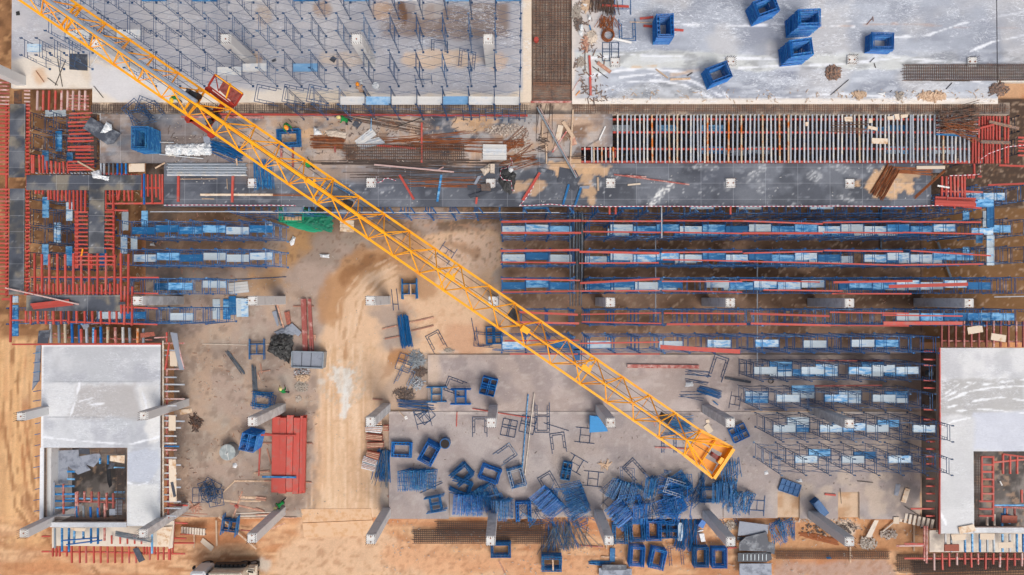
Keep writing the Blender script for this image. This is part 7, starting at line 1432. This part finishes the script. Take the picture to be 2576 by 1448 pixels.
plate('plywood_sheet',[(450,290),(600,320),(640,400),(600,470),(430,432)],ZDK+.09,.04,'ply_dark','dark offcut sheet under the foot of the slanting pole','plywood sheet'); plate('plywood_sheet',[(555,455),(625,460),(600,515),(552,500)],ZDK+.07,.04,'ply_dark','small dark offcut below the slanting pole','plywood sheet'); plate('plywood_sheet',[(640,470),(735,465),(725,495),(630,490)],ZDK+.13,.03,'ply_grey','grey strip at the dust splash below the pole','plywood sheet')
use('a2'); plate('plywood_sheet',[(435,1178),(485,1188),(455,1330),(405,1318)],ZDK+.1,.04,'ply_tan','tan board on the dirty deck below the rebar bay','board'); timber('a2',[(480,1150,580,1300,.26,'timber'),(565,1290,590,1370,.4,'timber_red'),(515,1240,380,1440,.1,'red_worn'),(395,1400,440,1300,.08),(290,1140,285,1300,.1),(320,1370,325,1448,.1),(570,860,648,728,.07,'red_worn'),(820,1325,880,1195,.1,'pvc_white'),(820,1320,700,1448-60,.02,'rebar')],ZDK+.05,'timber','timber on the dirty deck below the bay')
rods(245,1350,340,1355,14,1.6,ZDK,'rebar','brown rebar cluster at the end of the slanting pole',h=.2,jit=.3,name='rebar_bundle',cat='rebar'); rods(300,990,270,1340,18,1.4,ZDK-.1,'rebar','brown upright rebar pit below the rebar bay',h=.1,jit=.4,name='rebar_bundle',cat='rebar')
use('b2'); rebar_grid('rebar_mesh',-80,40,110,110,ZDK+.1,16,8,'red rebar mesh offcut on the dirty deck',.022,'rebar_rust',rot=.1,jit=3); rods(-120,230,200,120,22,2.2,ZDK,'rebar_rust','rusty fringe of bent rods right of the white board stack',h=.2,jit=1.4,name='rebar_bundle',cat='rebar')
heap(-60,-60,200,60,ZDK,300,'rubble','pale rubble scattered on the dirty deck by the board stack',.12,.1); 
use('a1'); heap(2480,1350,90,140,ZDK,260,'rubble','pale chips scattered at the right end of the left deck',.12,.08); heap(1000,1260,500,60,ZDK,60,'rubble_dark','brown offcuts scattered on the dirty deck',.1,.05,long=2)
# b3 deck
use('b3'); rods(1335,300,1180,560,40,1.1,ZDK,'rebar_rust','brown rebar bundle slanting on the clean deck near its right end',h=.15,jit=.2,name='rebar_bundle',cat='rebar'); rods(1820,330,1540,575,8,.18,ZDK,'rebar_rust','slim brown rod bundle slanting near the deck notch',h=.05,jit=.1,name='rebar_bundle',cat='rebar'); rods(1360,320,1700,330,20,.5,ZDK,'rebar_rust','faint level rod bundle on the sandy patch of deck',h=.03,jit=.2,name='rebar_bundle',cat='rebar')
timber('b3',[(1558,296,1825,294,.24,'ply_tan'),(1755,466,1868,486,.12,'pvc_white'),(1225,690,1225,1070,.14,'pipe_grey',None,.1),(1760,1000,1890,1350,.18,'pipe_grey',None,.3)],ZDK+.03,'timber','timber near the right end of the clean deck')
use('a3'); 
for i,(pts) in enumerate([[(880,1105),(955,1100),(958,1148),(885,1145)],[(1108,1120),(1145,1118),(1148,1160),(1112,1162)],[(1105,1185),(1198,1205),(1190,1235),(1100,1215)],[(1140,1303),(1292,1308),(1288,1360),(1138,1355)],[(1285,1100),(1340,1095),(1338,1130),(1290,1133)],[(1350,1080),(1395,1075),(1405,1130),(1365,1130)],[(1410,1085),(1480,1078),(1478,1105),(1415,1120)],[(512,1155),(545,1150),(540,1190),(515,1190)]]): plate('plywood_sheet',pts,ZD-.08,.03,'ply_tan',ordn(i+1)+' tan offcut lying on the white joists','board','tan offcuts on the joists')
rods(1760,1150,2130,1165,46,1.5,ZD,'rebar','tangled dark rebar heap at the right end of the joist bay',h=.5,jit=1.2,name='rebar_bundle',cat='rebar'); rods(1800,1200,2100,1230,20,1.0,ZD,'rebar_rust','rusty rods mixed in the rebar heap on the joists',h=.5,jit=1.0,name='rebar_bundle',cat='rebar'); rods(750,1200,1110,1215,8,.9,ZD-.15,'rebar','thin rebar lying on the middle of the white joists',h=.05,jit=.3,name='rebar_bundle',cat='rebar')
cage(1445,692,2700,690,1.15,ZD,'very long rebar cage on the plastic at the right edge',6,.14,.3); heap(775,690,75,65,ZD,190,'rubble_dark','pile of dark metal clamps on the plastic',.2,.35,long=1.6,name='clamp_pile'); heap(1025,900,60,30,ZD,60,'timber','heap of tan offcuts at the slab edge, left of the white rag',.22,.2,long=1.6); heap(1700,910,140,45,ZD,210,'timber','long heap of tan and white offcuts along the slab edge',.2,.2,long=1.7); heap(1395,900,40,50,ZD,60,'rubble','white chips beside the long offcut heap',.14,.1); heap(2330,850,90,60,ZD,60,'rubble_dark','scattered dark scraps at the slab corner',.24,.15,long=2); cloth([(1185,880),(1262,868),(1262,905),(1225,900)],ZD,'bag_white','white rag on the slab edge','rag',.12,8,51,name='rag')
pipes('a3',[(750,900,920,755),(1838,845,1895,785),(1140,180,1090,235,'rebar_rust'),(1148,160,1152,205,'rebar_rust'),(1120,590,1162,548),(1160,600,1175,645),(1700,765,2060,768),(1310,870,1328,855),(2345,770,2410,830,'timber'),(2310,810,2325,870)],ZD+.02,['thin wire slanting below the clamp pile','short dark rod right of the long cage middle','rusty triangle rod near the top, long leg','rusty triangle rod near the top, short leg','short dark bar right of the column head, tilted','short dark bar right of the column head, upright','thin wire below the very long cage','tiny dark rod right of the white rag','brown stick in the slab corner','dark stick in the slab corner'],'rope',.05)
# a2 rubble side
use('a2'); 
for i,(x,y,rx,ry,n,m) in enumerate([(700,50,60,50,60,'timber'),(620,220,35,70,60,'rubble_dark'),(745,360,60,70,50,'bag_beige'),(650,590,35,40,50,'rubble'),(690,420,30,110,50,'timber_red'),(610,130,40,90,60,'rubble')]): heap(x,y,rx,ry,ZD,n,m,('splintered timber','dark scraps','beige paper scraps','pale chips','brown sticks','white chips')[i]+' strewn along the left edge of the plastic slab',.18,.12,long=2)
rods(815,-30,815,110,46,1.2,ZD,'rebar','brown upright rebar bundle cut by the top edge, left one',h=.2,jit=.2,name='rebar_bundle',cat='rebar'); rods(925,-30,930,140,34,.9,ZD,'rebar','brown upright rebar bundle cut by the top edge, right one',h=.2,jit=.25,name='rebar_bundle',cat='rebar'); rods(900,170,895,270,40,1.2,ZD,'rebar_rust','rusty heap of short rods above the rusty ring',h=.2,jit=.6,name='rebar_bundle',cat='rebar')
def ring(x, y, z, R_, r_, m, label, n=24, turns=6, cat='coil', name='wire_coil'):
    c = P(x, y, z); b = MB()
    for t in range(turns):
        rr = R_*random.uniform(.85,1.1); ox, oy = random.uniform(-.05,.05), random.uniform(-.05,.05); pts = [Vector((ox+rr*math.cos(2*math.pi*i/n), oy+rr*math.sin(2*math.pi*i/n), .03+t*.04)) for i in range(n)]
        for i in range(n): b.tube(pts[i], pts[(i+1)%n], r_, 4)
    tag(b.obj(name, m, mx=Matrix.Translation(c)), label, cat)
ring(905,340,ZD,.42,.03,'rebar_rust','rusty ring of bent rebar beside the white pipe',20,9); ring(1, 1, 0, .3, .03, 'rope', 'x') if False else None
bar(945,368,1125,408,ZD+.03,.2,.2,'tube','pvc_white','pipe',label='thick white plastic pipe beside the rusty ring',cat='pipe'); bar(728,530,740,715,ZD+.03,.15,.12,'channel','red_steel',label='upper length of upright red beam on the plastic slab edge'); bar(736,730,742,905,ZD+.03,.17,.12,'channel','red_steel',label='lower length of upright red beam on the plastic slab edge')
for a,c_,e,f,l in ((1205,182,1330,166,'left end of a red beam under the tallest upright stack, upper'),(1238,248,1320,255,'left end of a red beam under the tallest upright stack, lower'),(1530,285,1615,292,'right end of a red beam under the tallest upright stack'),(850,55,1100,68,'red beam between the rebar bundles and the top blue frame')): bar(a,c_,e,f,ZD+.03,.15,.1,'channel','red_steel',label=l)
timber('a2',[(805,592,930,685,.26,'timber_red'),(1355,655,1470,740,.1,'timber'),(1490,752,1680,745,.14,'timber'),(1650,718,1700,688,.06,'rope'),(760,632,905,742,.05,'rope'),(730,240,742,290,.08,'frame_blue'),(1110,212,1320,218,.05,'timber'),(715,60,690,130,.12),(600,905,640,860,.05,'helmet_orange'),(688,440,690,660,.05,'rebar')],ZD+.02,'timber','scrap timber on the plastic slab')
cloth([(660,40),(715,30),(722,60),(680,75)],ZD,'bag_white','white sack in the rubbish by the rebar bay, top one','sack',.2,8,61,name='sack'); cloth([(710,140),(745,150),(748,200),(715,190)],ZD,'bag_white','red-printed white sack in the rubbish by the rebar bay','sack',.25,8,62,name='sack'); cloth([(620,235),(665,230),(680,290),(640,290)],ZD,'bag_white','white sack near the bay edge, third from the top','sack',.25,8,63,name='sack'); cloth([(615,290),(665,295),(672,355),(635,340)],ZD,'bag_white','bluish white sack near the bay edge, lowest one','sack',.25,8,64,name='sack'); cloth([(710,310),(770,300),(805,340),(790,400),(740,420),(705,380)],ZD,'bag_beige','crumpled beige plastic left of the rusty ring','plastic sheet',.25,10,65,name='plastic_sheet')
# thin white guard pipe and pipes in the gap
pipes('b1',[(-150,716,1260,716),(1250,718,2300,718),(2290,719,2860,719)],5.6,['thin white guard pipe below the deck edge, left length','thin white guard pipe below the deck edge, middle length','thin white guard pipe below the deck edge, right length'],'steel_white',.06)
use('b2')
for i in range(15): bar(545+i*9.5+random.uniform(-3,3),715+random.uniform(-12,20),548+i*9+random.uniform(-5,5),1448-20+random.uniform(-250,60) if i%3 else 1600,.6+.06*(i%3)+(4.2 if i%4==0 else 1.2),.08,.08,'tube',('pipe_grey','galvanised','black_box')[i%3],'pipe',label=ordn(i+1)+' pipe from the left in the grey bundle spanning the gap between the rows',cat='pipe',group='grey pipes in the gap between the rows')
pipes('b2',[(1408,668,1410,960),(1352,950,1352,1700,None,-4.5),(2310,1080,2310,2200,None,-4.8)],5.7,['grey pipe hanging out over the first red beams','thin grey pipe low between the rows, left','thin grey pipe low between the rows, right'],'steel_white',.1)
for i,x in enumerate((125,345,560,1280,1480,1680,1900,2120)): use('b2' if i < 3 else 'b1'); bar(x-20,672,x+22,730,ZD-.7,.1,.1,'channel','scaffold_blue','bracket',label=ordn(i+1)+' blue bracket under the black deck edge',cat='bracket',group='blue brackets under the deck edge')
# green shelter
use('b1'); cz = P(340,770,2.4); cz.z = 0; sh = empty('site_shelter', cz, 0, 'green framed shelter draped with green net under the jib', 'shelter')
def spart(b, n_, m): o = b.obj(n_, m); o.parent = sh; o.matrix_basis = sh.matrix_basis.inverted(); return o
b = MB()
for x, y in ((222,655),(250,655),(222,800),(250,800),(445,800),(445,670)): b.tube(P(x,y,2.4), (P(x,y,2.4).x, P(x,y,2.4).y, 0), .06, 6)
for p, q in (((222,655),(222,800)),((250,655),(250,800)),((222,800),(445,800)),((222,690),(250,690)),((250,720),(445,722)),((445,670),(445,800)),((222,740),(250,740))): b.beam(P(*p,2.4), P(*q,2.4), .12, .12)
spart(b, 'frame_posts', 'green_paint')
b = MB(); quad(b, [(262,745),(440,745),(435,800),(265,800)], 1.5, .1); spart(b, 'bench', 'green_paint')
for i in range(5): b = MB(); quad(b, [(270+i*33,755),(296+i*33,755),(296+i*33,795),(270+i*33,795)], 1.62, .1); spart(b, 'crate', 'bag_beige' if False else 'ramp_sand')
b = MB(); quad(b, [(250,668),(445,668),(445,720),(250,720)], 2.5, .04); spart(b, 'roof_sheet', 'ply_grey')
t = cloth([(455,700),(500,685),(720,755),(728,830),(722,910),(560,870),(445,825)],2.2,'tarp_green','x','x',.22,22,71,name='net_cover'); del t['label']; del t['category']; t.parent = sh; t.matrix_basis = sh.matrix_basis.inverted() @ t.matrix_basis
t = cloth([(212,800),(450,812),(560,870),(650,895),(530,908),(380,870)],1.4,'green_paint','x','x',.08,14,72,name='net_skirt'); del t['label']; del t['category']; t.parent = sh; t.matrix_basis = sh.matrix_basis.inverted() @ t.matrix_basis
for i in range(3): plate('plywood_sheet',[(795,785+i*38),(925,795+i*38),(920,830+i*38),(788,820+i*38)],.15+.03*i,.04,'ply_tan',ordn(i+1)+' pale board from the top in the square set under the jib','board','square set of boards under the jib')
plate('plywood_sheet',[(730,690),(850,695),(850,735),(728,735)],1.5,.04,'ply_grey','pale grey sheet right of the green shelter','board')
for i,(t_,pts) in enumerate([('b1',[(110,800),(140,798),(168,850),(158,885),(125,860)]),('b1',[(350,940),(375,955),(360,1020),(330,1035),(315,1000)]),('b1',[(600,1110),(690,1112),(692,1150),(610,1140)]),('b0',[(1420,1010),(1450,1000),(1465,1035),(1415,1030)]),('c2',[(1640,1030),(1700,1020),(1712,1070),(1630,1075)]),('c3',[(105,1140),(140,1135),(150,1180),(110,1188)]),('d3',[(120,465),(155,452),(165,495),(125,503)]),('d3',[(410,550),(470,530),(490,570),(440,568)])]):
    use(t_); cloth(pts,.15,'bag_white',ordn(i+1)+' crumpled white bag lying '+near(*D(*pts[0])),'bag',.2,8,80+i,name='bag')
# c2 region
use('c2'); rods(1640,940,1860,975,6,.5,.14,'scaffold_navy','thin navy rods fanned beside the U-shaped frame',jit=.3,h=.05); rods(1640,1005,1850,1040,4,.4,.14,'scaffold_navy','few thin navy rods above the tied bundle',jit=.4,h=.03); rods(1760,1090,1965,1150,18,.6,.14,'frame_blue','tied navy and red rod bundle on the pinkish floor',jit=.1,h=.15); rods(1575,1165,1815,1170,5,.8,.14,'scaffold_navy','spread of single navy rods near the jib',jit=.4,h=.02)
bar(2005,990,2248,1030,.16,.2,.12,'channel','ply_dark','steel_channel',label='dark steel bar near the sixth scaffold row',cat='steel member'); pipes('c2',[(152,1145,90,1920),(210,1135,120,1905,'concrete_cream'),(1895,1210,1940,1245)],.25,['long pale blue pipe on the grey bay','long whitish pipe beside the pale blue one','short blue stub by the leaning column'],'board_blue',.1)
pipes('c2',[(300,1415,535,1490),(2190,1290,2574,1295)],.24,['thin navy pipe left of the blue sheet stack','thin timber-coloured pipe at the joint near the seventh row'],'scaffold_navy',.05)
use('c2'); 
for i in range(4): plate('blue_sheet',[(728+i*3,1345),(832,1345+i*5),(896,1470+i*6),(905,1495),(730,1495+i*4)],.9+.05*i,.04,'blue_plastic',ordn(i+1)+' sheet from the bottom in the blue sheet stack','sheet','blue sheet stack')
use('c2'); b = MB(); c = P(606,740,.2)
b.v = []
for yy in (700,745,795): b.box((P(606,yy,1.2).x-c.x, P(606,yy,1.2).y-c.y, 1.0), (.6,.5,.1))
for s in (-1,1): b.tube((s*.32,-1,1.0),(s*.32,1,1.0),.04,6)
tag(b.obj('step_ladder','frame_blue',mx=Matrix.Translation(c)),'dark blue ladder piece under the jib at the gap','ladder'); 
ring(2437,1018,.3,.22,.03,'rope','small dark ring near the end of the sixth row',16,2); use('c3'); 
b = MB(); c = P(1668,945,4.2); b.cyl((0,0,0),.25,.4,18,.22); tag(b.obj('bucket','rubber',mx=Matrix.Translation(c)),'dark round bucket on the last board of the sixth row','bucket')
# d2 remaining
use('d2'); rods(500,960,530,1200,60,2.3,-.3,'pipe_grey','big grey fan of thin rods below the comb piles',h=.5,jit=1.6,splay=1.2,r=.02); rods(430,940,460,1200,30,2.0,-.3,'frame_blue','blue rods under the grey fan',h=.3,jit=1.0); rods(1670,905,1640,1200,56,1.5,-.3,'frame_blue','dark blue upright rod mass right of the white planks',h=.5,jit=.6,r=.024); rods(1800,480,1740,760,18,.7,.2,'scaffold_navy','dark thin rods left of the U-shaped stack under the tip',h=.3,jit=.6); rods(730,1325,920,1340,18,.35,-.3,'frame_blue','level blue rods at the bottom edge left of the dark panels',h=.15,jit=.2); rods(1490,30,1690,40,34,1.5,.3,'frame_blue','blue rod pile in the jib shadow near the tip',h=.3,jit=.6); rods(950,1145,1100,1080,5,.5,.3,'pipe_grey','grey pipes across the bottom stacks by the column',jit=.3)
for i in range(2): loose_board(1577+i*22,950,1575+i*22,1125,.1,'board_white',('left','right')[i]+' white board beside the striped box stack',.22)
for i,(a,c_,e,f) in enumerate([(1770,1060,1800,1010),(1790,1080,1815,1120)]): plate('carton',[(a-25,c_-20),(a+20,c_-25),(e+10,f+10),(e-30,f+15)],.1,.2,'bag_white',('upper','lower')[i]+' white carton left of the leaning column at bottom right','carton')
plate('blue_box',[(1790,925),(1832,950),(1800,1010),(1752,980)],.4,.4,'frame_bright','small bright blue box beside the dark rod mass','box'); loose_board(948,1190,945,1325,-.2,'board_blue','upright blue board at the bottom edge',.45)
bar(640,1165,860,1180,-.3,.08,.06,'channel','red_old',label='thin red bar on the earth left of the bottom stacks'); bar(2030,1190,2120,1185,-.3,.12,.08,'channel','red_steel',label='red bar end beside the black panels'); bar(1345,240,1655,255,.2,.12,.08,'channel','red_old',label='faded red bar under the frame in the jib shadow')
timber('d2',[(890,1050,890,1200,.1),(840,1272,985,1278,.12),(718,985,688,1150,.08),(385,1300,388,1400,.12,'timber',None,.8),(1338,0,1350,45,.1,'red_old',None,.2),(1825,30,1875,100,.5,'ply_tan',None,.2),(1755,455,1760,520,.1),(2125,530,2165,405,.04,'rope'),(1840,-20,1845,10,.3,'ply_tan',None,.2)],-.3,'timber','timber around the bottom stacks')
for i,(pts,m,z) in enumerate([([(2145,940),(2420,975),(2410,1060),(2130,1075)],'ply_grey',.25),([(2210,1085),(2400,1040),(2425,1180),(2390,1225),(2140,1215),(2145,1140)],'ply_dark',.42),([(2380,1120),(2480,1150),(2475,1250),(2400,1240)],'ply_dark',.3),([(2130,1240),(2440,1232),(2450,1300),(2400,1325),(2130,1320)],'ply_dark',.3),([(2145,1340),(2445,1338),(2450,1470),(2145,1470)],'ply_grey',.35),([(850,1350),(1080,1352),(1080,1400),(845,1402)],'ply_dark',.2),([(820,1380),(1130,1390),(1130,1470),(820,1470)],'ply_grey',.1),([(2125,1085),(2200,1090),(2195,1125),(2125,1120)],'ply_dark',.1)]):
    plate('shutter_sheet',pts,z,.12,m,ordn(i+1)+' panel in the grey and black form panels at the bottom','shutter sheet','grey and black form panels')
b = MB(); c = P(2300,1275,.35)
for k in range(7): p = P(2180+k*36,1250,.34)-c; q = P(2180+k*36,1308,.34)-c; b.beam(p,q,.06,.04)
tag(b.obj('panel_ribs','galvanised',mx=Matrix.Translation(c)),'row of pale ribs lying on the black form panel','steel ribs')
use('d2'); heap(880,408,45,8,.2,14,'timber','small brush-like offcut on the grey bay',.25,.08,long=3); heap(2050,980,60,50,-.3,90,'rubble','pale chips above the grey form panels',.15,.15); heap(1300,930,300,40,-.3,160,'rubble_dark','dirt clods along the bottom edge of the grey bay',.14,.1)
# d3 remaining
use('d3'); def_p = None
b = MB(); c = P(365,620,.3); V = [P(285,562,.3)-c, P(465,625,.3)-c]; d = V[1]-V[0]
a = math.atan2(d.y, d.x); fr = MB()
for k in range(5): x = -.5*d.length+k*d.length/4; fr.box((x,0,.05),(.06,1.0,.1))
for y in (-.5,0,.5): fr.box((0,y,.05),(d.length,.06,.1))
fr.box((0,0,.02),(d.length-.05,.98,.02))
tag(fr.obj('shutter_sheet','frame_blue',mx=Matrix.Translation(c) @ Matrix.Rotation(a,4,'Z')),'blue eight-cell form panel lying on the grey bay','form panel')
b = MB(); c = P(672,825,1.0); c.z = .2; a = math.radians(-52); bb = MB(); bb.box((0,0,.45),(1.5,.6,.06)); bb.box((0,.3,.25),(1.5,.05,.5)); bb.box((0,-.3,.25),(1.5,.05,.5)); bb.box((.75,0,.25),(.05,.6,.5)); bb.box((-.75,0,.25),(.05,.6,.5)); bb.box((-.6,0,.6),(.3,.55,.3)); bb.box((.1,.0,.5),(1.2,.05,.06))
tag(bb.obj('tool_trough','frame_blue',mx=Matrix.Translation(c) @ Matrix.Rotation(a,4,'Z')),'dark blue trough beside the long leaning column','trough')
cloth([(705,1275),(740,1260),(762,1290),(720,1298)],-.3,'blue_plastic','small bright blue plastic bag on the earth','bag',.2,8,95,name='bag')
cage(235,1248,1285,1252,.6,-.3,'slim long rebar cage on the earth right of the black panels',4,.16,.25)
o = cloth([(445,1040),(560,1045),(700,1075),(825,1105),(820,1165),(700,1140),(560,1105),(460,1075)],-.33,'rebar_rust','x','x',.12,18,96,name='rusty_mat'); o['label'] = 'orange rust-stained mesh mat on the earth by the long leaning column'; o['category'] = 'mat'
cage(1380,1330,2620,1300,1.4,-.3,'wide rebar cage at the bottom right corner, upper one',8,.16,.3); cage(1540,1410,2660,1380,1.6,-.3,'wide rebar cage at the bottom right corner, lower one',8,.14,.4)
plate('plywood_sheet',[(1455,625),(1502,638),(1462,768),(1415,755)],.3,.03,'ply_tan','tan board on the grey bay near the stair flight','board'); plate('plywood_sheet',[(1345,900),(1400,902),(1398,965),(1342,962)],.3,.04,'ply_tan','small square tan board above the precast stair','board'); cloth([(1365,585),(1410,590),(1400,650),(1385,700),(1345,690)],.2,'ply_grey','grey rag left of the tan board','rag',.1,10,97,name='rag')
plate('plywood_sheet',[(1165,930),(1205,932),(1135,1090),(1085,1085)],-.1,.06,'concrete_cream','slanting pale plank on the earth below the grey bay','plank'); timber('d3',[(1360,935,1240,1035,.12,'concrete_cream'),(1525,865,1672,772,.08),(1535,940,1535,1220,.14),(935,1180,935,1325,.14),(695,683,798,693,.16,'red_steel',None,.22),(1000,560,1150,575,.03,'rope',None,.22),(1450,800,1700,960,.06,'rope',None,.3),(840,630,850,770,.03,'rope',None,.22),(2345,560,2365,600,.1,'pvc_white',None,.3)],-.3,'timber','timber near the lower right corner')
heap(1100,1140,90,70,-.3,220,'rubble','pale gravel spill on the earth below the grey bay',.14,.15); heap(1300,1060,90,50,-.3,140,'rubble','pale chips below the precast stair',.16,.12); heap(760,1010,300,70,-.3,170,'rubble_dark','brown clods around the long leaning column',.16,.1); heap(600,930,400,20,-.2,120,'rubble','broken crumbs along the slab edge at bottom right',.13,.1)
use('d2'); heap(300,930,500,40,-.3,120,'rubble_dark','brown clods around the long rebar cages',.15,.1)
use('c3'); timber('c3',[(2290,228,2574,222,.08,'steel_white'),(0,1308,600,1306,.06,'timber')],.5,'timber','thin strip near the right shoring rows')
use('a1'); cloth([(965,750),(1000,745),(1010,790),(985,800)],ZD,'bag_white','pale sheet held beside the walking worker','sheet',.15,8,101,name='sheet'); b = MB(); b.cyl((0,0,0),.22,.45,18,.26); tag(b.obj('bucket','bag_white',mx=Matrix.Translation(P(1138,825,ZD))),'pale round bucket right of the walking worker','bucket')
b = MB(); b.cyl((0,0,0),.2,.3,16,.18); use('a2'); tag(b.obj('paint_can','red_steel',mx=Matrix.Translation(P(228,385,ZD-.1))),'tiny red can on the rebar grid','can')
use('a1'); plate('plywood_sheet',[(690,565),(725,530),(760,550),(735,595)],ZD+.05,.04,'ply_dark','small dark square on the upper slab by the third row','plywood sheet'); plate('plywood_sheet',[(145,570),(185,552),(192,575),(155,588)],ZD+.05,.04,'ply_dark','tiny dark scrap left of the pale column','plywood sheet')
# ================================================================== small litter and label tidy-up
def litter(name, z, polyD, n, m, label, s=.1, long=2.0):
    b = MB(); xs = [p[0] for p in polyD]; ys = [p[1] for p in polyD]; c = PD(sum(xs)/len(xs), sum(ys)/len(ys), z); k = 0
    while k < n:
        x = random.uniform(min(xs), max(xs)); y = random.uniform(min(ys), max(ys)); k += 1
        if fbm(np.array([x]), np.array([y]), 40, 3, 77)[0] < .45: continue
        q = PD(x, y, z)-c; w_ = s*random.uniform(.4,1.4)
        b.box(None, (w_*random.uniform(1,long), w_*.5, w_*.25), mx=Matrix.Translation((q.x,q.y,.03)) @ Matrix.Rotation(random.random()*6.3, 4, 'Z') @ Matrix.Rotation(random.uniform(-.3,.3), 4, 'X'))
    tag(b.obj(name, m, mx=Matrix.Translation(c)), label, 'litter', kind='stuff')
R4 = lambda a, b, c, d: [(a,b),(c,d)]
litter('litter', 0, R4(440,700,800,1295), 900, 'rubble', 'pale chips littering the western concrete floor', .08)
litter('litter', 0, R4(440,700,800,1295), 400, 'rubble_dark', 'dark chips littering the western concrete floor', .09, 3)
litter('litter', .2, R4(985,1040,2310,1235), 900, 'rubble', 'pale chips littering the grey bay', .07)
litter('litter', .2, R4(985,1040,2310,1235), 300, 'rubble_dark', 'dark chips littering the grey bay', .07, 3)
litter('litter', .14, R4(1085,898,1900,1030), 350, 'rubble', 'pale chips littering the pinkish floor', .07)
litter('litter', 0, R4(1250,530,2400,885), 700, 'timber_red', 'tan scraps on the muddy floor between the shoring rows', .09, 2.2)
litter('litter', 0, R4(370,530,690,700), 250, 'timber_red', 'tan scraps on the floor between the left rows', .09, 2.2)
litter('litter', ZSOIL+.08, R4(66,270,360,850), 900, 'timber', 'dry leaves and offcuts on the soil under the left formwork', .16, 1.8)
litter('litter', ZSOIL+.08, R4(950,1305,2330,1446), 900, 'rubble', 'chips scattered on the orange earth at the bottom', .09)
litter('litter', ZDK+.02, R4(420,292,1450,410), 900, 'rubble', 'pale chips on the dirty deck', .08)
litter('litter', ZDK+.02, R4(420,292,1450,410), 260, 'rubble_dark', 'dark twigs on the dirty deck', .08, 5)
litter('litter', ZDK+.04, R4(420,415,2330,518), 160, 'concrete_top', 'white crumbs on the clean black deck', .05)
litter('litter', ZD+.02, R4(1445,5,1530,258), 260, 'rubble_dark', 'rubbish beside the rebar bay', .12, 4)
litter('litter', ZD+.02, R4(1450,225,2500,258), 260, 'timber', 'offcuts along the lower edge of the right slab', .08, 3)
litter('litter', 0, R4(800,640,1250,1290), 500, 'rubble', 'pebbles on the sandy road', .06)
# numbered wording for labels that would otherwise repeat
bpy.context.view_layer.update()
from collections import defaultdict
dd = defaultdict(list)
for o in SC.objects:
    if o.parent is None and 'label' in o.keys(): dd[o['label']].append(o)
for lb, os_ in dd.items():
    if len(os_) < 2: continue
    os_.sort(key=lambda o: (round(o.matrix_world.translation.x, 1), -o.matrix_world.translation.y))
    words = lb.split()[:12]
    for i, o in enumerate(os_): o['label'] = ordn(i+1)+' from left: '+' '.join(words)
for o in SC.objects:
    if o.parent is None and 'label' in o.keys():
        w_ = o['label'].split()
        if len(w_) > 16: print('LONG', o['label'])
        if len(w_) < 4: print('SHORT', o['label'])
# ================================================================== CAMERA, LIGHT
cam = bpy.data.cameras.new('camera'); co = bpy.data.objects.new('camera', cam); COL.objects.link(co)
co.location = (0, 0, CAMH); co.rotation_euler = (TILT, 0, 0)
cam.sensor_width = 36; cam.lens = 36*F/2576; cam.clip_end = 9000; cam.clip_start = .5; SC.camera = co
w = bpy.data.worlds.new('World'); SC.world = w; w.use_nodes = True
N = w.node_tree.nodes; sky = N.new('ShaderNodeTexSky'); sky.sky_type = 'NISHITA'; sky.sun_disc = False
EL = math.radians(56); AZ = math.radians(150)   # direction towards the sun, azimuth clockwise from +Y
sky.sun_elevation = EL; sky.sun_rotation = AZ; sky.dust_density = 5.0; sky.air_density = 1.0; sky.ozone_density = 1.0
hs = N.new('ShaderNodeHueSaturation'); hs.inputs['Saturation'].default_value = .55; w.node_tree.links.new(sky.outputs[0], hs.inputs['Color']); w.node_tree.links.new(hs.outputs[0], N['Background'].inputs[0]); N['Background'].inputs[1].default_value = .143
sd = bpy.data.lights.new('sun', 'SUN'); so = bpy.data.objects.new('sun', sd); COL.objects.link(so)
sd.energy = 1.15; sd.angle = math.radians(25); sd.color = (1.0, .95, .885)
dv = Vector((math.sin(AZ)*math.cos(EL), math.cos(AZ)*math.cos(EL), math.sin(EL)))
so.rotation_euler = dv.to_track_quat('Z', 'Y').to_euler(); so.location = (0, 0, 60)
SC.view_settings.view_transform = 'Standard'; SC.view_settings.look = 'None'; SC.view_settings.exposure = 0
